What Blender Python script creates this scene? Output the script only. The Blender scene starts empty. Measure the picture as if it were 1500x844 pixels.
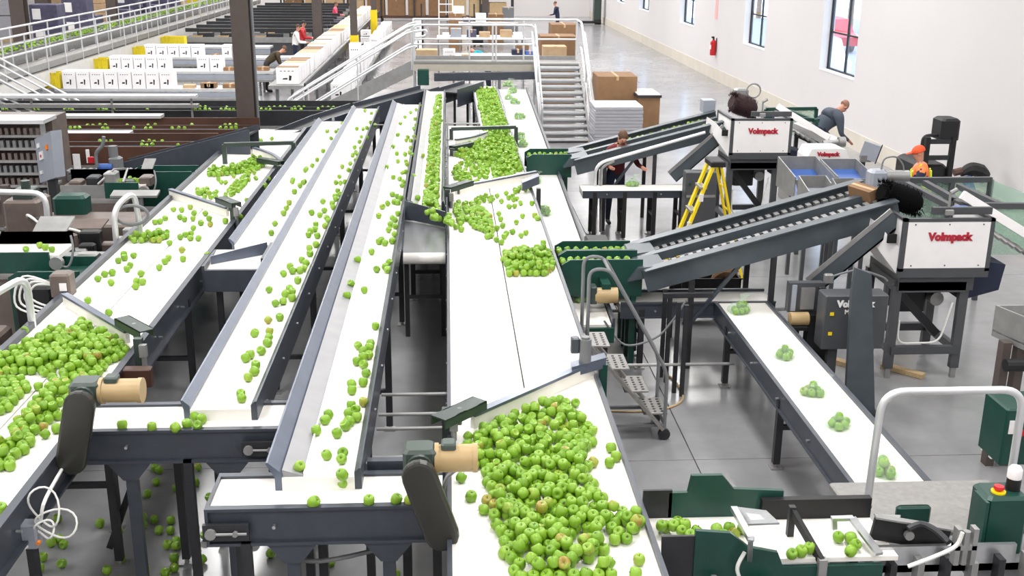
import bpy, bmesh, math, random
from mathutils import Vector, Matrix
random.seed(7)
sc = bpy.context.scene
COL = sc.collection
V3 = Vector

# ---------------------------------------------------------------- camera
F = 1600.0; HC = 4.7
_p = math.atan((422 + 80) / F); _y = math.atan(100 / math.hypot(F, 502)); _r = math.radians(0.5)
CW = V3((math.sin(_y) * math.cos(_p), math.cos(_y) * math.cos(_p), -math.sin(_p)))
_r0 = V3((math.cos(_y), -math.sin(_y), 0)); _u0 = _r0.cross(CW)
CR = _r0 * math.cos(_r) + _u0 * math.sin(_r); CU = -_r0 * math.sin(_r) + _u0 * math.cos(_r)
CAMP = V3((0, 0, HC))
cam = bpy.data.cameras.new('camera'); camo = bpy.data.objects.new('camera', cam); COL.objects.link(camo)
cam.sensor_width = 36; cam.lens = 36 * F / 1500; cam.clip_end = 400
camo.matrix_world = Matrix(((CR.x, CU.x, -CW.x, 0), (CR.y, CU.y, -CW.y, 0), (CR.z, CU.z, -CW.z, HC), (0, 0, 0, 1)))
sc.camera = camo
def ray(x, y): return CR * ((x - 750) / F) + CU * ((422 - y) / F) + CW
def G(x, y, z=0.0):                      # survey: the point at height z seen there
    d = ray(x, y); return CAMP + d * ((z - HC) / d.z)
def D(x, y, Y):                          # survey: the point at distance Y down the hall
    d = ray(x, y); return CAMP + d * (Y / d.y)
def XP(x, y, X):                         # survey: the point on the plane X
    d = ray(x, y); return CAMP + d * (X / d.x)

# ---------------------------------------------------------------- light
world = bpy.data.worlds.new('world'); sc.world = world; world.use_nodes = True
bg = world.node_tree.nodes['Background']; bg.inputs[0].default_value = (0.72, 0.85, 1.0, 1); bg.inputs[1].default_value = 4.0
LIGHT_W = 330
for lx in (-22, -13, -5, 2.2, 8):
    for ly in (-1, 7, 15, 24, 34, 46, 60, 72):
        l = bpy.data.lights.new('high_bay_lamp', 'AREA'); l.shape = 'RECTANGLE'; l.size = 1.6; l.size_y = 3.2
        l.energy = LIGHT_W * (1.9 if ly > 40 else 1.5 if ly > 20 else 1.0) * (0.55 if lx == 8 else 1); l.color = (1.0, 0.985, 0.97)
        o = bpy.data.objects.new('high_bay_lamp', l); o.location = (lx, ly, 9.2); COL.objects.link(o)
sc.view_settings.view_transform = 'Standard'; sc.view_settings.look = 'None'
sc.view_settings.gamma = 1; sc.view_settings.use_curve_mapping = False
sc.view_settings.exposure = 0.24

# ---------------------------------------------------------------- materials
def lin(c):
    return tuple(((v / 255) / 12.92 if v / 255 <= 0.04045 else ((v / 255 + 0.055) / 1.055) ** 2.4) for v in c)
def mat(name, rgb, rough=0.5, metal=0.0, var=0.12, scale=6.0, bump=0.0, spec=0.5, stretch=None, alpha=None):
    m = bpy.data.materials.new(name); m.use_nodes = True
    nt = m.node_tree; b = nt.nodes['Principled BSDF']; L = nt.links
    c = lin(rgb)
    geo = nt.nodes.new('ShaderNodeNewGeometry')
    nz = nt.nodes.new('ShaderNodeTexNoise'); nz.inputs['Scale'].default_value = scale; nz.inputs['Detail'].default_value = 4
    if stretch:
        mp = nt.nodes.new('ShaderNodeMapping'); mp.inputs['Scale'].default_value = stretch
        L.new(geo.outputs['Position'], mp.inputs['Vector']); L.new(mp.outputs[0], nz.inputs['Vector'])
    else: L.new(geo.outputs['Position'], nz.inputs['Vector'])
    rp = nt.nodes.new('ShaderNodeValToRGB')
    rp.color_ramp.elements[0].position = 0.3; rp.color_ramp.elements[1].position = 0.72
    rp.color_ramp.elements[0].color = tuple(v * (1 - var) for v in c) + (1,)
    rp.color_ramp.elements[1].color = tuple(min(1, v * (1 + var)) for v in c) + (1,)
    L.new(nz.outputs['Fac'], rp.inputs['Fac']); L.new(rp.outputs['Color'], b.inputs['Base Color'])
    b.inputs['Roughness'].default_value = rough; b.inputs['Metallic'].default_value = metal
    b.inputs['Specular IOR Level'].default_value = spec
    if bump:
        bp = nt.nodes.new('ShaderNodeBump'); bp.inputs['Strength'].default_value = bump; bp.inputs['Distance'].default_value = 0.01
        L.new(nz.outputs['Fac'], bp.inputs['Height']); L.new(bp.outputs['Normal'], b.inputs['Normal'])
    if alpha is not None: b.inputs['Alpha'].default_value = alpha
    return m
M = {}
M['belt'] = mat('white_belt', (236, 233, 226), 0.55, var=0.05, scale=2.0, stretch=(3, .5, 1))
M['steel'] = mat('painted_steel', (64, 69, 78), 0.38, 0.2, var=0.12)
M['steelB'] = mat('blue_grey_sheen_steel', (96, 104, 120), 0.3, 0.35, var=0.1)  # lighter bluish copy of the rail steel; belt rails' specular sheen put into colour
M['plate'] = mat('dull_guide_plate', (142, 142, 144), .5, var=.06)
M['dark'] = mat('dark_steel', (36, 37, 41), 0.5, var=0.2)
M['black'] = mat('black_plastic', (14, 14, 16), 0.55, var=0.2)
M['brush'] = mat('black_bristle', (8, 8, 10), 0.9, var=0.4, scale=60, bump=0.8, spec=0.1)
M['maroonbrush'] = mat('dark_maroon_drum', (42, 14, 20), 0.75, var=0.4, scale=40, bump=0.6)
M['green'] = mat('dark_green_enamel', (12, 62, 52), 0.4, var=0.15)
M['inox'] = mat('stainless', (196, 198, 200), 0.3, 0.85, var=0.06, scale=20, stretch=(1, 12, 1))
M['alu'] = mat('aluminium_tube', (214, 215, 217), 0.38, 0.55, var=0.05)
M['galv'] = mat('galvanised_sheet', (150, 150, 149), 0.42, 0.5, var=0.1, scale=8)
M['uhmw'] = mat('white_plastic_board', (232, 229, 220), 0.45, var=0.05)
M['white'] = mat('white_enamel', (232, 230, 230), 0.4, var=0.03)
M['tan'] = mat('tan_motor_paint', (178, 152, 108), 0.42, var=0.08)
M['yellow'] = mat('yellow_fibreglass', (238, 208, 10), 0.45, var=0.07)
M['yelcrate'] = mat('yellow_mesh_plastic', (222, 205, 40), 0.5, var=0.15, scale=30)
M['card'] = mat('cardboard', (132, 100, 70), 0.8, var=0.1, scale=5)
M['cardL'] = mat('light_cardboard', (184, 156, 122), 0.8, var=0.1, scale=5)
M['wcard'] = mat('white_carton_board', (236, 234, 235), 0.7, var=0.04)
M['ink'] = mat('black_print', (30, 28, 36), 0.8, var=0.1)
M['redink'] = mat('red_lettering', (170, 28, 50), 0.5, var=0.1)
M['wrap'] = mat('pallet_stretch_wrap', (160, 160, 166), 0.25, var=0.08, scale=3, stretch=(1, 1, 9), bump=0.25)
M['wood'] = mat('raw_timber', (186, 160, 120), 0.75, var=0.15, scale=4, stretch=(2, 18, 6))
M['rust'] = mat('brown_red_enamel', (74, 46, 34), 0.5, var=0.4, scale=1.2)
M['purple'] = mat('dark_violet_crate', (74, 72, 96), 0.6, var=0.25)
M['blue'] = mat('blue_plastic', (62, 98, 168), 0.4, var=0.12)
M['grey'] = mat('grey_cabinet_enamel', (150, 155, 166), 0.4, var=0.05)
M['cabdark'] = mat('charcoal_cabinet_enamel', (70, 72, 76), 0.42, var=0.08)
M['hose'] = mat('translucent_white_hose', (225, 225, 220), 0.4, var=0.04)
M['cable'] = mat('grey_conduit', (112, 114, 116), 0.5, var=0.05)
M['red'] = mat('red_enamel', (190, 24, 34), 0.35, var=0.05)
M['orange'] = mat('orange_lamp', (235, 130, 40), 0.4, var=0.05)
M['skin'] = mat('skin', (196, 140, 116), 0.5, var=0.06, scale=12)
M['hair'] = mat('brown_hair', (92, 66, 46), 0.7, var=0.15, scale=40)
M['cap'] = mat('orange_cap_cloth', (224, 84, 40), 0.75, var=0.06)
M['navy'] = mat('navy_cloth', (34, 40, 62), 0.85, var=0.12)
M['slate'] = mat('slate_cloth', (72, 80, 92), 0.85, var=0.12)
M['maroon'] = mat('maroon_cloth', (104, 34, 40), 0.85, var=0.12)
M['teal'] = mat('teal_cloth', (20, 150, 165), 0.85, var=0.1)
M['vest'] = mat('orange_vest_cloth', (245, 130, 70), 0.7, var=0.05)
M['olive'] = mat('olive_cloth', (60, 50, 30), .85, var=.15); M['pinkc'] = mat('pink_cloth', (250, 90, 120), .8, var=.05); M['hairthin'] = mat('short_greying_hair', (150, 112, 92), .7, var=.1)
M['lime'] = mat('lime_reflective_tape', (215, 240, 60), 0.5, var=0.04)
M['concrete'] = mat('concrete_base', (205, 198, 186), 0.6, var=0.06, scale=1.5)
M['leaf'] = mat('tree_leaves', (96, 140, 50), 0.7, var=0.3, scale=3)
M['asphalt'] = mat('asphalt', (150, 150, 152), 0.9, var=0.1)
M['wall'] = mat('painted_wall', (208, 205, 205), 0.75, var=0.015, scale=0.6, bump=0.02)
M['ceil'] = mat('ceiling_panel', (225, 225, 225), 0.8, var=0.03)
M['fascia'] = mat('beige_fascia', (176, 170, 158), .5, .2, var=.06); M['fascia2'] = mat('pale_fascia', (206, 204, 200), .5, var=.05)
M['deck'] = mat('tread_plate', (140, 138, 135), 0.45, 0.4, var=0.12, scale=25, bump=0.3)
# polished concrete
def floor_mat():
    m = bpy.data.materials.new('polished_concrete'); m.use_nodes = True; nt = m.node_tree; L = nt.links
    b = nt.nodes['Principled BSDF']; geo = nt.nodes.new('ShaderNodeNewGeometry')
    n1 = nt.nodes.new('ShaderNodeTexNoise'); n1.inputs['Scale'].default_value = 0.55; n1.inputs['Detail'].default_value = 8; n1.inputs['Roughness'].default_value = .62
    n2 = nt.nodes.new('ShaderNodeTexNoise'); n2.inputs['Scale'].default_value = 7; n2.inputs['Detail'].default_value = 6
    for n in (n1, n2): L.new(geo.outputs['Position'], n.inputs['Vector'])
    rp = nt.nodes.new('ShaderNodeValToRGB')
    rp.color_ramp.elements[0].position = .3; rp.color_ramp.elements[1].position = .7
    rp.color_ramp.elements[0].color = lin((130, 130, 132)) + (1,); rp.color_ramp.elements[1].color = lin((160, 160, 162)) + (1,)
    mx = nt.nodes.new('ShaderNodeMix'); mx.data_type = 'RGBA'; mx.blend_type = 'MULTIPLY'; mx.inputs['Factor'].default_value = .12
    L.new(n1.outputs['Fac'], rp.inputs['Fac']); L.new(rp.outputs['Color'], mx.inputs['A']); L.new(n2.outputs['Fac'], mx.inputs['B'])
    L.new(mx.outputs['Result'], b.inputs['Base Color'])
    mr = nt.nodes.new('ShaderNodeMapRange'); mr.inputs['To Min'].default_value = .17; mr.inputs['To Max'].default_value = .24
    L.new(n1.outputs['Fac'], mr.inputs['Value']); L.new(mr.outputs[0], b.inputs['Roughness'])
    b.inputs['Specular IOR Level'].default_value = .6
    return m
M['floor'] = floor_mat()
def glass_mat(name, rgb, a, rough=.03):
    m = bpy.data.materials.new(name); m.use_nodes = True; nt = m.node_tree; nt.nodes.clear()
    out = nt.nodes.new('ShaderNodeOutputMaterial'); mx = nt.nodes.new('ShaderNodeMixShader'); t = nt.nodes.new('ShaderNodeBsdfTransparent')
    g = nt.nodes.new('ShaderNodeBsdfPrincipled'); g.inputs['Base Color'].default_value = lin(rgb) + (1,); g.inputs['Roughness'].default_value = rough
    t.inputs['Color'].default_value = tuple(.5 + .5 * v for v in lin(rgb)) + (1,)
    nz = nt.nodes.new('ShaderNodeTexNoise'); nz.inputs['Scale'].default_value = 9
    mr = nt.nodes.new('ShaderNodeMapRange'); mr.inputs['To Min'].default_value = a * .8; mr.inputs['To Max'].default_value = a * 1.2
    nt.links.new(nz.outputs['Fac'], mr.inputs['Value']); nt.links.new(mr.outputs[0], mx.inputs['Fac'])
    nt.links.new(t.outputs[0], mx.inputs[1]); nt.links.new(g.outputs[0], mx.inputs[2]); nt.links.new(mx.outputs[0], out.inputs['Surface'])
    return m
M['glass'] = glass_mat('window_glass', (225, 235, 250), .12)
M['gglass'] = glass_mat('green_tinted_guard', (200, 224, 210), .3)
M['film'] = glass_mat('clear_bag_film', (225, 240, 225), .16, .12)
def apple_mat():
    m = bpy.data.materials.new('green_apple_skin'); m.use_nodes = True; nt = m.node_tree; L = nt.links
    b = nt.nodes['Principled BSDF']; geo = nt.nodes.new('ShaderNodeNewGeometry'); oi = nt.nodes.new('ShaderNodeObjectInfo')
    ad = nt.nodes.new('ShaderNodeMath'); L.new(geo.outputs['Random Per Island'], ad.inputs[0]); L.new(oi.outputs['Random'], ad.inputs[1])
    fr = nt.nodes.new('ShaderNodeMath'); fr.operation = 'FRACT'; L.new(ad.outputs[0], fr.inputs[0])
    rp = nt.nodes.new('ShaderNodeValToRGB'); e = rp.color_ramp.elements
    e[0].position = 0; e[0].color = lin((108, 150, 34)) + (1,); e[1].position = 1; e[1].color = lin((142, 174, 56)) + (1,)
    k = e.new(.5); k.color = lin((122, 164, 40)) + (1,)
    k = e.new(.9); k.color = lin((130, 168, 52)) + (1,)
    L.new(fr.outputs[0], rp.inputs['Fac'])
    # a blush on a few apples, on one cheek
    tc = nt.nodes.new('ShaderNodeTexNoise'); tc.inputs['Scale'].default_value = 9; L.new(geo.outputs['Position'], tc.inputs['Vector'])
    g1 = nt.nodes.new('ShaderNodeMapRange'); g1.inputs['From Min'].default_value = .92; g1.inputs['From Max'].default_value = .985
    L.new(fr.outputs[0], g1.inputs['Value'])
    g2 = nt.nodes.new('ShaderNodeMapRange'); g2.inputs['From Min'].default_value = .42; g2.inputs['From Max'].default_value = .62
    L.new(tc.outputs['Fac'], g2.inputs['Value'])
    ml = nt.nodes.new('ShaderNodeMath'); ml.operation = 'MULTIPLY'; L.new(g1.outputs[0], ml.inputs[0]); L.new(g2.outputs[0], ml.inputs[1])
    ms = nt.nodes.new('ShaderNodeMath'); ms.operation = 'MULTIPLY'; L.new(ml.outputs[0], ms.inputs[0]); ms.inputs[1].default_value = .75
    mx = nt.nodes.new('ShaderNodeMix'); mx.data_type = 'RGBA'; L.new(ms.outputs[0], mx.inputs['Factor'])
    L.new(rp.outputs['Color'], mx.inputs['A']); mx.inputs['B'].default_value = lin((160, 112, 60)) + (1,)
    L.new(mx.outputs['Result'], b.inputs['Base Color'])
    b.inputs['Roughness'].default_value = .33; b.inputs['Specular IOR Level'].default_value = .45
    return m
M['apple'] = apple_mat()
M['calyx'] = mat('apple_calyx', (72, 84, 26), .8, var=.2)

# ---------------------------------------------------------------- helpers
class MB:
    def __init__(s): s.v = []; s.f = []; s.mi = []; s.slot = 0
    def add(s, vs, fs):
        b = len(s.v); s.v += [V3(v) for v in vs]; s.f += [tuple(i + b for i in f) for f in fs]; s.mi += [s.slot] * len(fs); return s
    def box(s, x0, x1, y0, y1, z0, z1):
        return s.add([(x0, y0, z0), (x1, y0, z0), (x1, y1, z0), (x0, y1, z0), (x0, y0, z1), (x1, y0, z1), (x1, y1, z1), (x0, y1, z1)],
                     [(3, 2, 1, 0), (4, 5, 6, 7), (0, 1, 5, 4), (1, 2, 6, 5), (2, 3, 7, 6), (3, 0, 4, 7)])
    def bbox(s, x0, x1, y0, y1, z0, z1, c=.01):      # box with chamfered top and vertical edges
        pts = [(x0 + c, y0), (x1 - c, y0), (x1, y0 + c), (x1, y1 - c), (x1 - c, y1), (x0 + c, y1), (x0, y1 - c), (x0, y0 + c)]
        cx, cy = (x0 + x1) / 2, (y0 + y1) / 2
        def sh(p): return (p[0] + (c if p[0] < cx else -c), p[1] + (c if p[1] < cy else -c))
        vs = [(p[0], p[1], z0) for p in pts] + [(p[0], p[1], z1 - c) for p in pts] + [(*sh(p), z1) for p in pts]
        fs = [tuple(range(7, -1, -1)), tuple(range(16, 24))]
        for r in (0, 8):
            for i in range(8): fs.append((r + i, r + (i + 1) % 8, r + 8 + (i + 1) % 8, r + 8 + i))
        return s.add(vs, fs)
    def beam(s, p, q, w, h, up=(0, 0, 1)):
        p = V3(p); q = V3(q); d = (q - p).normalized(); u = V3(up)
        if abs(d.dot(u)) > .98: u = V3((0, 1, 0))
        a = d.cross(u).normalized() * (w / 2); b = a.cross(d).normalized() * (h / 2)
        vs = [p - a - b, p + a - b, p + a + b, p - a + b, q - a - b, q + a - b, q + a + b, q - a + b]
        return s.add(vs, [(3, 2, 1, 0), (4, 5, 6, 7), (0, 1, 5, 4), (1, 2, 6, 5), (2, 3, 7, 6), (3, 0, 4, 7)])
    def prism(s, pts, vec):
        n = len(pts); vec = V3(vec); pts = [V3(p) for p in pts]
        nn = V3((0, 0, 0))
        for i in range(n): nn += pts[i].cross(pts[(i + 1) % n])
        if nn.dot(vec) > 0: pts = pts[::-1]
        return s.add(pts + [p + vec for p in pts], [tuple(range(n)), tuple(range(2 * n - 1, n - 1, -1))] +
                     [(i, i + n, (i + 1) % n + n, (i + 1) % n) for i in range(n)])
    def tube(s, path, r, n=8, closed=False):
        path = [V3(p) for p in path]; m = len(path); rings = []; a = None
        for i, p in enumerate(path):
            t = (path[(i + 1) % m] - path[i - 1]) if closed else (path[min(i + 1, m - 1)] - path[max(i - 1, 0)])
            t.normalize() if t.length > 1e-9 else None
            if a is None: a = t.orthogonal().normalized()
            else:
                a = a - t * a.dot(t); a = a.normalized() if a.length > 1e-6 else t.orthogonal().normalized()
            b = t.cross(a); rr = r
            if isinstance(r, (list, tuple)):
                w = i / (m - 1) * (len(r) - 1); j = min(int(w), len(r) - 2); rr = r[j] + (r[j + 1] - r[j]) * (w - j)
            rings.append([p + (a * math.cos(2 * math.pi * k / n) + b * math.sin(2 * math.pi * k / n)) * rr for k in range(n)])
        vs = [v for g in rings for v in g]; fs = []
        for i in range(m if closed else m - 1):
            j = (i + 1) % m
            for k in range(n): fs.append((i * n + k, i * n + (k + 1) % n, j * n + (k + 1) % n, j * n + k))
        if not closed: fs += [tuple(range(n - 1, -1, -1)), tuple((m - 1) * n + k for k in range(n))]
        return s.add(vs, fs)
    def cyl(s, p, q, r, n=16, r2=None): return s.tube([p, q], [r, r if r2 is None else r2], n)
    def build(s, name, m, parent=None, smooth=False, origin=None, bevel=0):
        ms = m if isinstance(m, (list, tuple)) else [m]
        off = V3((0, 0, 0))
        if parent is not None: off = V3(parent.get('_o', (0, 0, 0)))
        elif origin is not None: off = V3(origin)
        me = bpy.data.meshes.new(name); me.from_pydata([v - off for v in s.v], [], s.f)
        for x in ms: me.materials.append(M[x] if isinstance(x, str) else x)
        if len(ms) > 1: me.polygons.foreach_set('material_index', s.mi)
        if smooth:
            me.polygons.foreach_set('use_smooth', [True] * len(me.polygons)); me.set_sharp_from_angle(angle=math.radians(40))
        me.update()
        o = bpy.data.objects.new(name, me); COL.objects.link(o)
        if parent is not None: o.parent = parent; o['_o'] = tuple(off)
        else: o.location = off; o['_o'] = tuple(off)
        return o
def bez(pts, n=6):                       # smooth polyline through points (Catmull-Rom)
    pts = [V3(p) for p in pts]; out = []
    for i in range(len(pts) - 1):
        a, b, c, d = pts[max(i - 1, 0)], pts[i], pts[i + 1], pts[min(i + 2, len(pts) - 1)]
        for k in range(n):
            t = k / n; out.append(.5 * ((2 * b) + (c - a) * t + (2 * a - 5 * b + 4 * c - d) * t * t + (3 * b - a - 3 * c + d) * t ** 3))
    out.append(pts[-1]); return out
def fillet(pts, r=.12, n=5):             # bent tube: straight runs with rounded corners
    pts = [V3(p) for p in pts]; out = [pts[0]]
    for i in range(1, len(pts) - 1):
        p = pts[i]; d0 = pts[i - 1] - p; d1 = pts[i + 1] - p; rr = min(r, d0.length * .49, d1.length * .49)
        a = p + d0.normalized() * rr; b = p + d1.normalized() * rr
        for k in range(n + 1):
            t = k / n; out.append(a * (1 - t) ** 2 + p * 2 * t * (1 - t) + b * t * t)
    out.append(pts[-1]); return out
def tag(o, label=None, cat=None, group=None, kind=None):
    if label: o['label'] = label
    if cat: o['category'] = cat
    if group: o['group'] = group
    if kind: o['kind'] = kind
    return o
def thing(name, label, cat, loc=(0, 0, 0), group=None):
    o = bpy.data.objects.new(name, None); o.empty_display_size = .1; COL.objects.link(o); o.location = loc; o['_o'] = tuple(loc)
    return tag(o, label, cat, group)
def dup(root, dloc, label=None, group=None, rotz=None):
    r = root.copy(); COL.objects.link(r); r.location = root.location + V3(dloc); r['_o'] = tuple(r.location)
    if label: r['label'] = label
    if group: r['group'] = group
    if rotz is not None: r.rotation_euler.z = rotz
    for ch in list(root.children):
        c = ch.copy(); COL.objects.link(c); c.parent = r; c['_o'] = tuple(r.location)
        for g in list(ch.children):
            d = g.copy(); COL.objects.link(d); d.parent = c; d['_o'] = tuple(r.location)
    return r
def struct(name, mb, m, parent=None):
    o = mb.build(name, m, parent)
    if parent is None: o['kind'] = 'structure'
    return o
def text_mesh(txt, size, depth=.004, bold=.0, align='CENTER'):
    cu = bpy.data.curves.new('t', 'FONT'); cu.body = txt; cu.size = size; cu.extrude = depth; cu.offset = bold; cu.align_x = align; cu.resolution_u = 3
    o = bpy.data.objects.new('t', cu); COL.objects.link(o)
    me = bpy.data.meshes.new_from_object(o.evaluated_get(bpy.context.evaluated_depsgraph_get()))
    bpy.data.objects.remove(o); bpy.data.curves.remove(cu); return me
def letter(name, txt, size, m, parent, center, right=(1, 0, 0), up=(0, 0, 1), bold=.0, depth=.004):
    me = text_mesh(txt, size, depth, bold); r = V3(right).normalized(); u = V3(up).normalized(); n = r.cross(u)
    off = V3(parent.get('_o', (0, 0, 0))) if parent else V3((0, 0, 0)); c = V3(center) - off
    h = size * .35
    for v in me.vertices: v.co = c + r * v.co.x + u * (v.co.y - h) + n * v.co.z
    me.materials.clear(); me.materials.append(M[m]); me.update()
    o = bpy.data.objects.new(name, me); COL.objects.link(o); o.parent = parent; o['_o'] = tuple(off); return o
# ================================================================ setting
XR = 9.9
fb = MB().box(-34, XR + .4, -4, 78, -.3, -.012)
floor = struct('floor', fb, 'dark')
xs = [-33.67 + 6 * i for i in range(8)]; xs = xs[:] ; xs[-1] = XR + .3
ys = [-4, 3.4, 9.4, 15.4, 21.4, 27.4, 33.4, 39.4, 47.4, 55.4, 63.4, 71.4, 78]
xe = [-34] + [-27.67 + 6 * i for i in range(6)] + [XR + .3]     # joints at ... -3.67, 2.33
for i in range(len(xe) - 1):
    for j in range(len(ys) - 1):
        MB().bbox(xe[i] + .005, xe[i + 1] - .005, ys[j] + .005, ys[j + 1] - .005, -.012, 0, .002).build('slab', 'floor', floor)
CH = 9.6
struct('ceiling', MB().box(-34, XR + .4, -4, 78, CH, CH + .3), 'ceil')
struct('wall_left', MB().box(-34.3, -34, -4, 78, 0, CH), 'wall')
struct('wall_back', MB().box(-34, XR + .4, 78, 78.3, 0, CH), 'wall')
struct('wall_front', MB().box(-34, XR + .4, -4.3, -4, 0, CH), 'wall')
# right wall with window openings
wins = []
for (fx, fy, nx, ny) in ((1200, 98, 1251, 115), (1088, 64, 1119.5, 73.5), (995, 35, 1016, 41.5), (936, 16, 950, 21), (903.5, 8, 914, 11.5)):
    a = XP(fx, fy, XR); b = XP(nx, ny, XR); wins.append([min(a.y, b.y), max(a.y, b.y), (a.z + b.z) / 2])
wins.sort()
WT = .32; SILL = sum(w[2] for w in wins[:3]) / 3; WTOP = SILL + 3.0
print('WINS', wins, SILL)
wb = MB(); y = -4
for (a, b, z) in wins:
    wb.box(XR, XR + WT, y, a, 0, CH); wb.box(XR, XR + WT, a, b, 0, SILL); wb.box(XR, XR + WT, a, b, WTOP, CH); y = b
wb.box(XR, XR + WT, y, 78, 0, CH)
struct('wall_right', wb, 'wall')
struct('baseboard_right', MB().box(XR - .02, XR, -4, 78, 0, .42), 'concrete')
for i, (a, b, z) in enumerate(wins):
    fr = MB(); x0, x1 = XR + .2, XR + .28; t = .055
    fr.box(x0, x1, a, a + t, SILL, WTOP); fr.box(x0, x1, b - t, b, SILL, WTOP); fr.box(x0, x1, a, b, SILL, SILL + t); fr.box(x0, x1, a, b, WTOP - t, WTOP)
    w = struct(f'window_{i+1}', fr, 'black')
    mid = (a + b) / 2
    MB().box(x0 + .01, x1 - .01, mid - .025, mid + .025, SILL + t, WTOP - t).build('mullion', 'black', w)
    for k in (1, 2):
        zz = SILL + 3.0 * k / 3 - .02
        MB().box(x0 + .012, x1 - .012, a + t, b - t, zz - .02, zz + .02).build('glazing_bar', 'black', w)
    for s in range(2):
        for k in range(3):
            ya, yb = (a + t, mid - .025) if s == 0 else (mid + .025, b - t)
            MB().box(x0 + .035, x0 + .043, ya, yb, SILL + k + .06, SILL + k + .96).build('pane', 'glass', w)
    MB().box(XR - .01, XR + .2, a + .001, b - .001, SILL, SILL + .015).build('sill', 'white', w)
# yard outside the windows
tag(MB().box(XR + .4, 40, -4, 78, -.5, -.05).build('car_park_ground', 'asphalt'), kind='structure')
def car(label, x, y, mt):
    t = thing('parked_car', label, 'car', (x, y, -.05))
    prof = [(-2.2, .35), (-2.25, .75), (-1.5, .95), (-.9, 1.5), (.9, 1.55), (1.7, 1.0), (2.2, .85), (2.25, .35)]
    MB().prism([(x - .9, y + p[0], p[1] - .05) for p in prof], (1.8, 0, 0)).build('body', mt, t)
    MB().prism([(x - .92, y - 1.3, 1.0), (x - .92, y - .85, 1.4), (x - .92, y + .8, 1.42), (x - .92, y + 1.45, 1.0)], (1.84, 0, 0)).build('side_window', 'black', t)
    for sy in (-1.4, 1.4):
        for sx in (-.93, .75): MB().cyl((x + sx, y + sy, .29), (x + sx + .18, y + sy, .29), .34, 14).build('wheel', 'black', t)
a1 = XP(1232, 60, XR + 5); car('white car parked outside the nearest window', XR + 4, a1.y + .6, 'white')
a1 = XP(1240, 30, XR + 9); car('red car parked outside behind the white car', XR + 8.5, a1.y + 1.5, 'red')
for lab, (px, py, X, h) in {'leafy green tree outside the nearest window': (1248, 5, XR + 14, 5.5), 'leafy green tree outside the second nearest window': (1112, 10, XR + 12, 5)}.items():
    c = XP(px, py, X); t = thing('yard_tree', lab, 'tree', (c.x, c.y, -.05))
    MB().tube([(c.x, c.y, -.05), (c.x, c.y, h * .5), (c.x + .2, c.y, h * .8)], [.2, .15, .08], 8).build('trunk', 'card', t)
    lf = MB()
    for k in range(900):
        v = V3((random.gauss(0, 1), random.gauss(0, 1), random.gauss(0, .8))); v = v.normalized() * (random.random() ** .4) * 2.2
        p = V3((c.x, c.y, h * .75)) + v; a = V3((random.uniform(-1, 1), random.uniform(-1, 1), random.uniform(-1, 1))).normalized() * .22; b = a.orthogonal().normalized() * .14
        lf.add([p - a, p + b, p + a, p - b], [(0, 1, 2, 3)])
    o = lf.build('foliage', 'leaf', t); o['kind'] = 'stuff'
# steel columns
COLS = []
def column(label, px, py, Y, w, yel=None):
    p = D(px, py, Y); t = thing('steel_column', label, 'column', (p.x, Y, 0))
    COLS.append((p.x, Y)); f = w * .5; m = MB(); bp = .03 if yel else .08
    m.box(p.x - f, p.x + f, Y - f, Y - f + .03, 0, CH).box(p.x - f, p.x + f, Y + f - .03, Y + f, 0, CH).box(p.x - .02, p.x + .02, Y - f + .03, Y + f - .03, 0, CH)
    m.build('i_beam', 'column', t)
    MB().box(p.x - f - bp, p.x + f + bp, Y - f - bp, Y + f + bp, 0, .025).build('base_plate', 'dark', t)
    if yel: MB().box(p.x - f - .03, p.x + f + .03, Y - f - .03, Y + f + .03, .03, yel).build('yellow_guard', 'yellow', t)
    return t, p
M['column'] = mat('brown_grey_column_paint', (82, 72, 68), .5, var=.08)
cl, cp = column('thick brown steel column rising behind the far end of the left belts', 361, 150, 23.2, .36)
MB().tube([(cp.x + .24, 23.1, 0), (cp.x + .24, 23.1, CH)], .03).build('conduit', 'cable', cl)
column('brown steel column standing beside the row of open cartons', 466, 50, 44.5, .36)
column('brown steel column with yellow foot beside the aisle, nearer of two', 519, 60, 44, .26, 1.3)
column('brown steel column with yellow foot beside the aisle, farther of two', 548, 38, 56, .26, 1.6)
column('brown steel column at the left edge among dark crates', 31, 40, 42, .5)
column('brown steel column second from the left edge', 65, 20, 47, .5, 2.2)
column('brown steel column in front of the far white wall and stair', 165, 20, 52, .42)
column('grey steel column in front of the storage racks', 711, 22, 60, .35)
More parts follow.
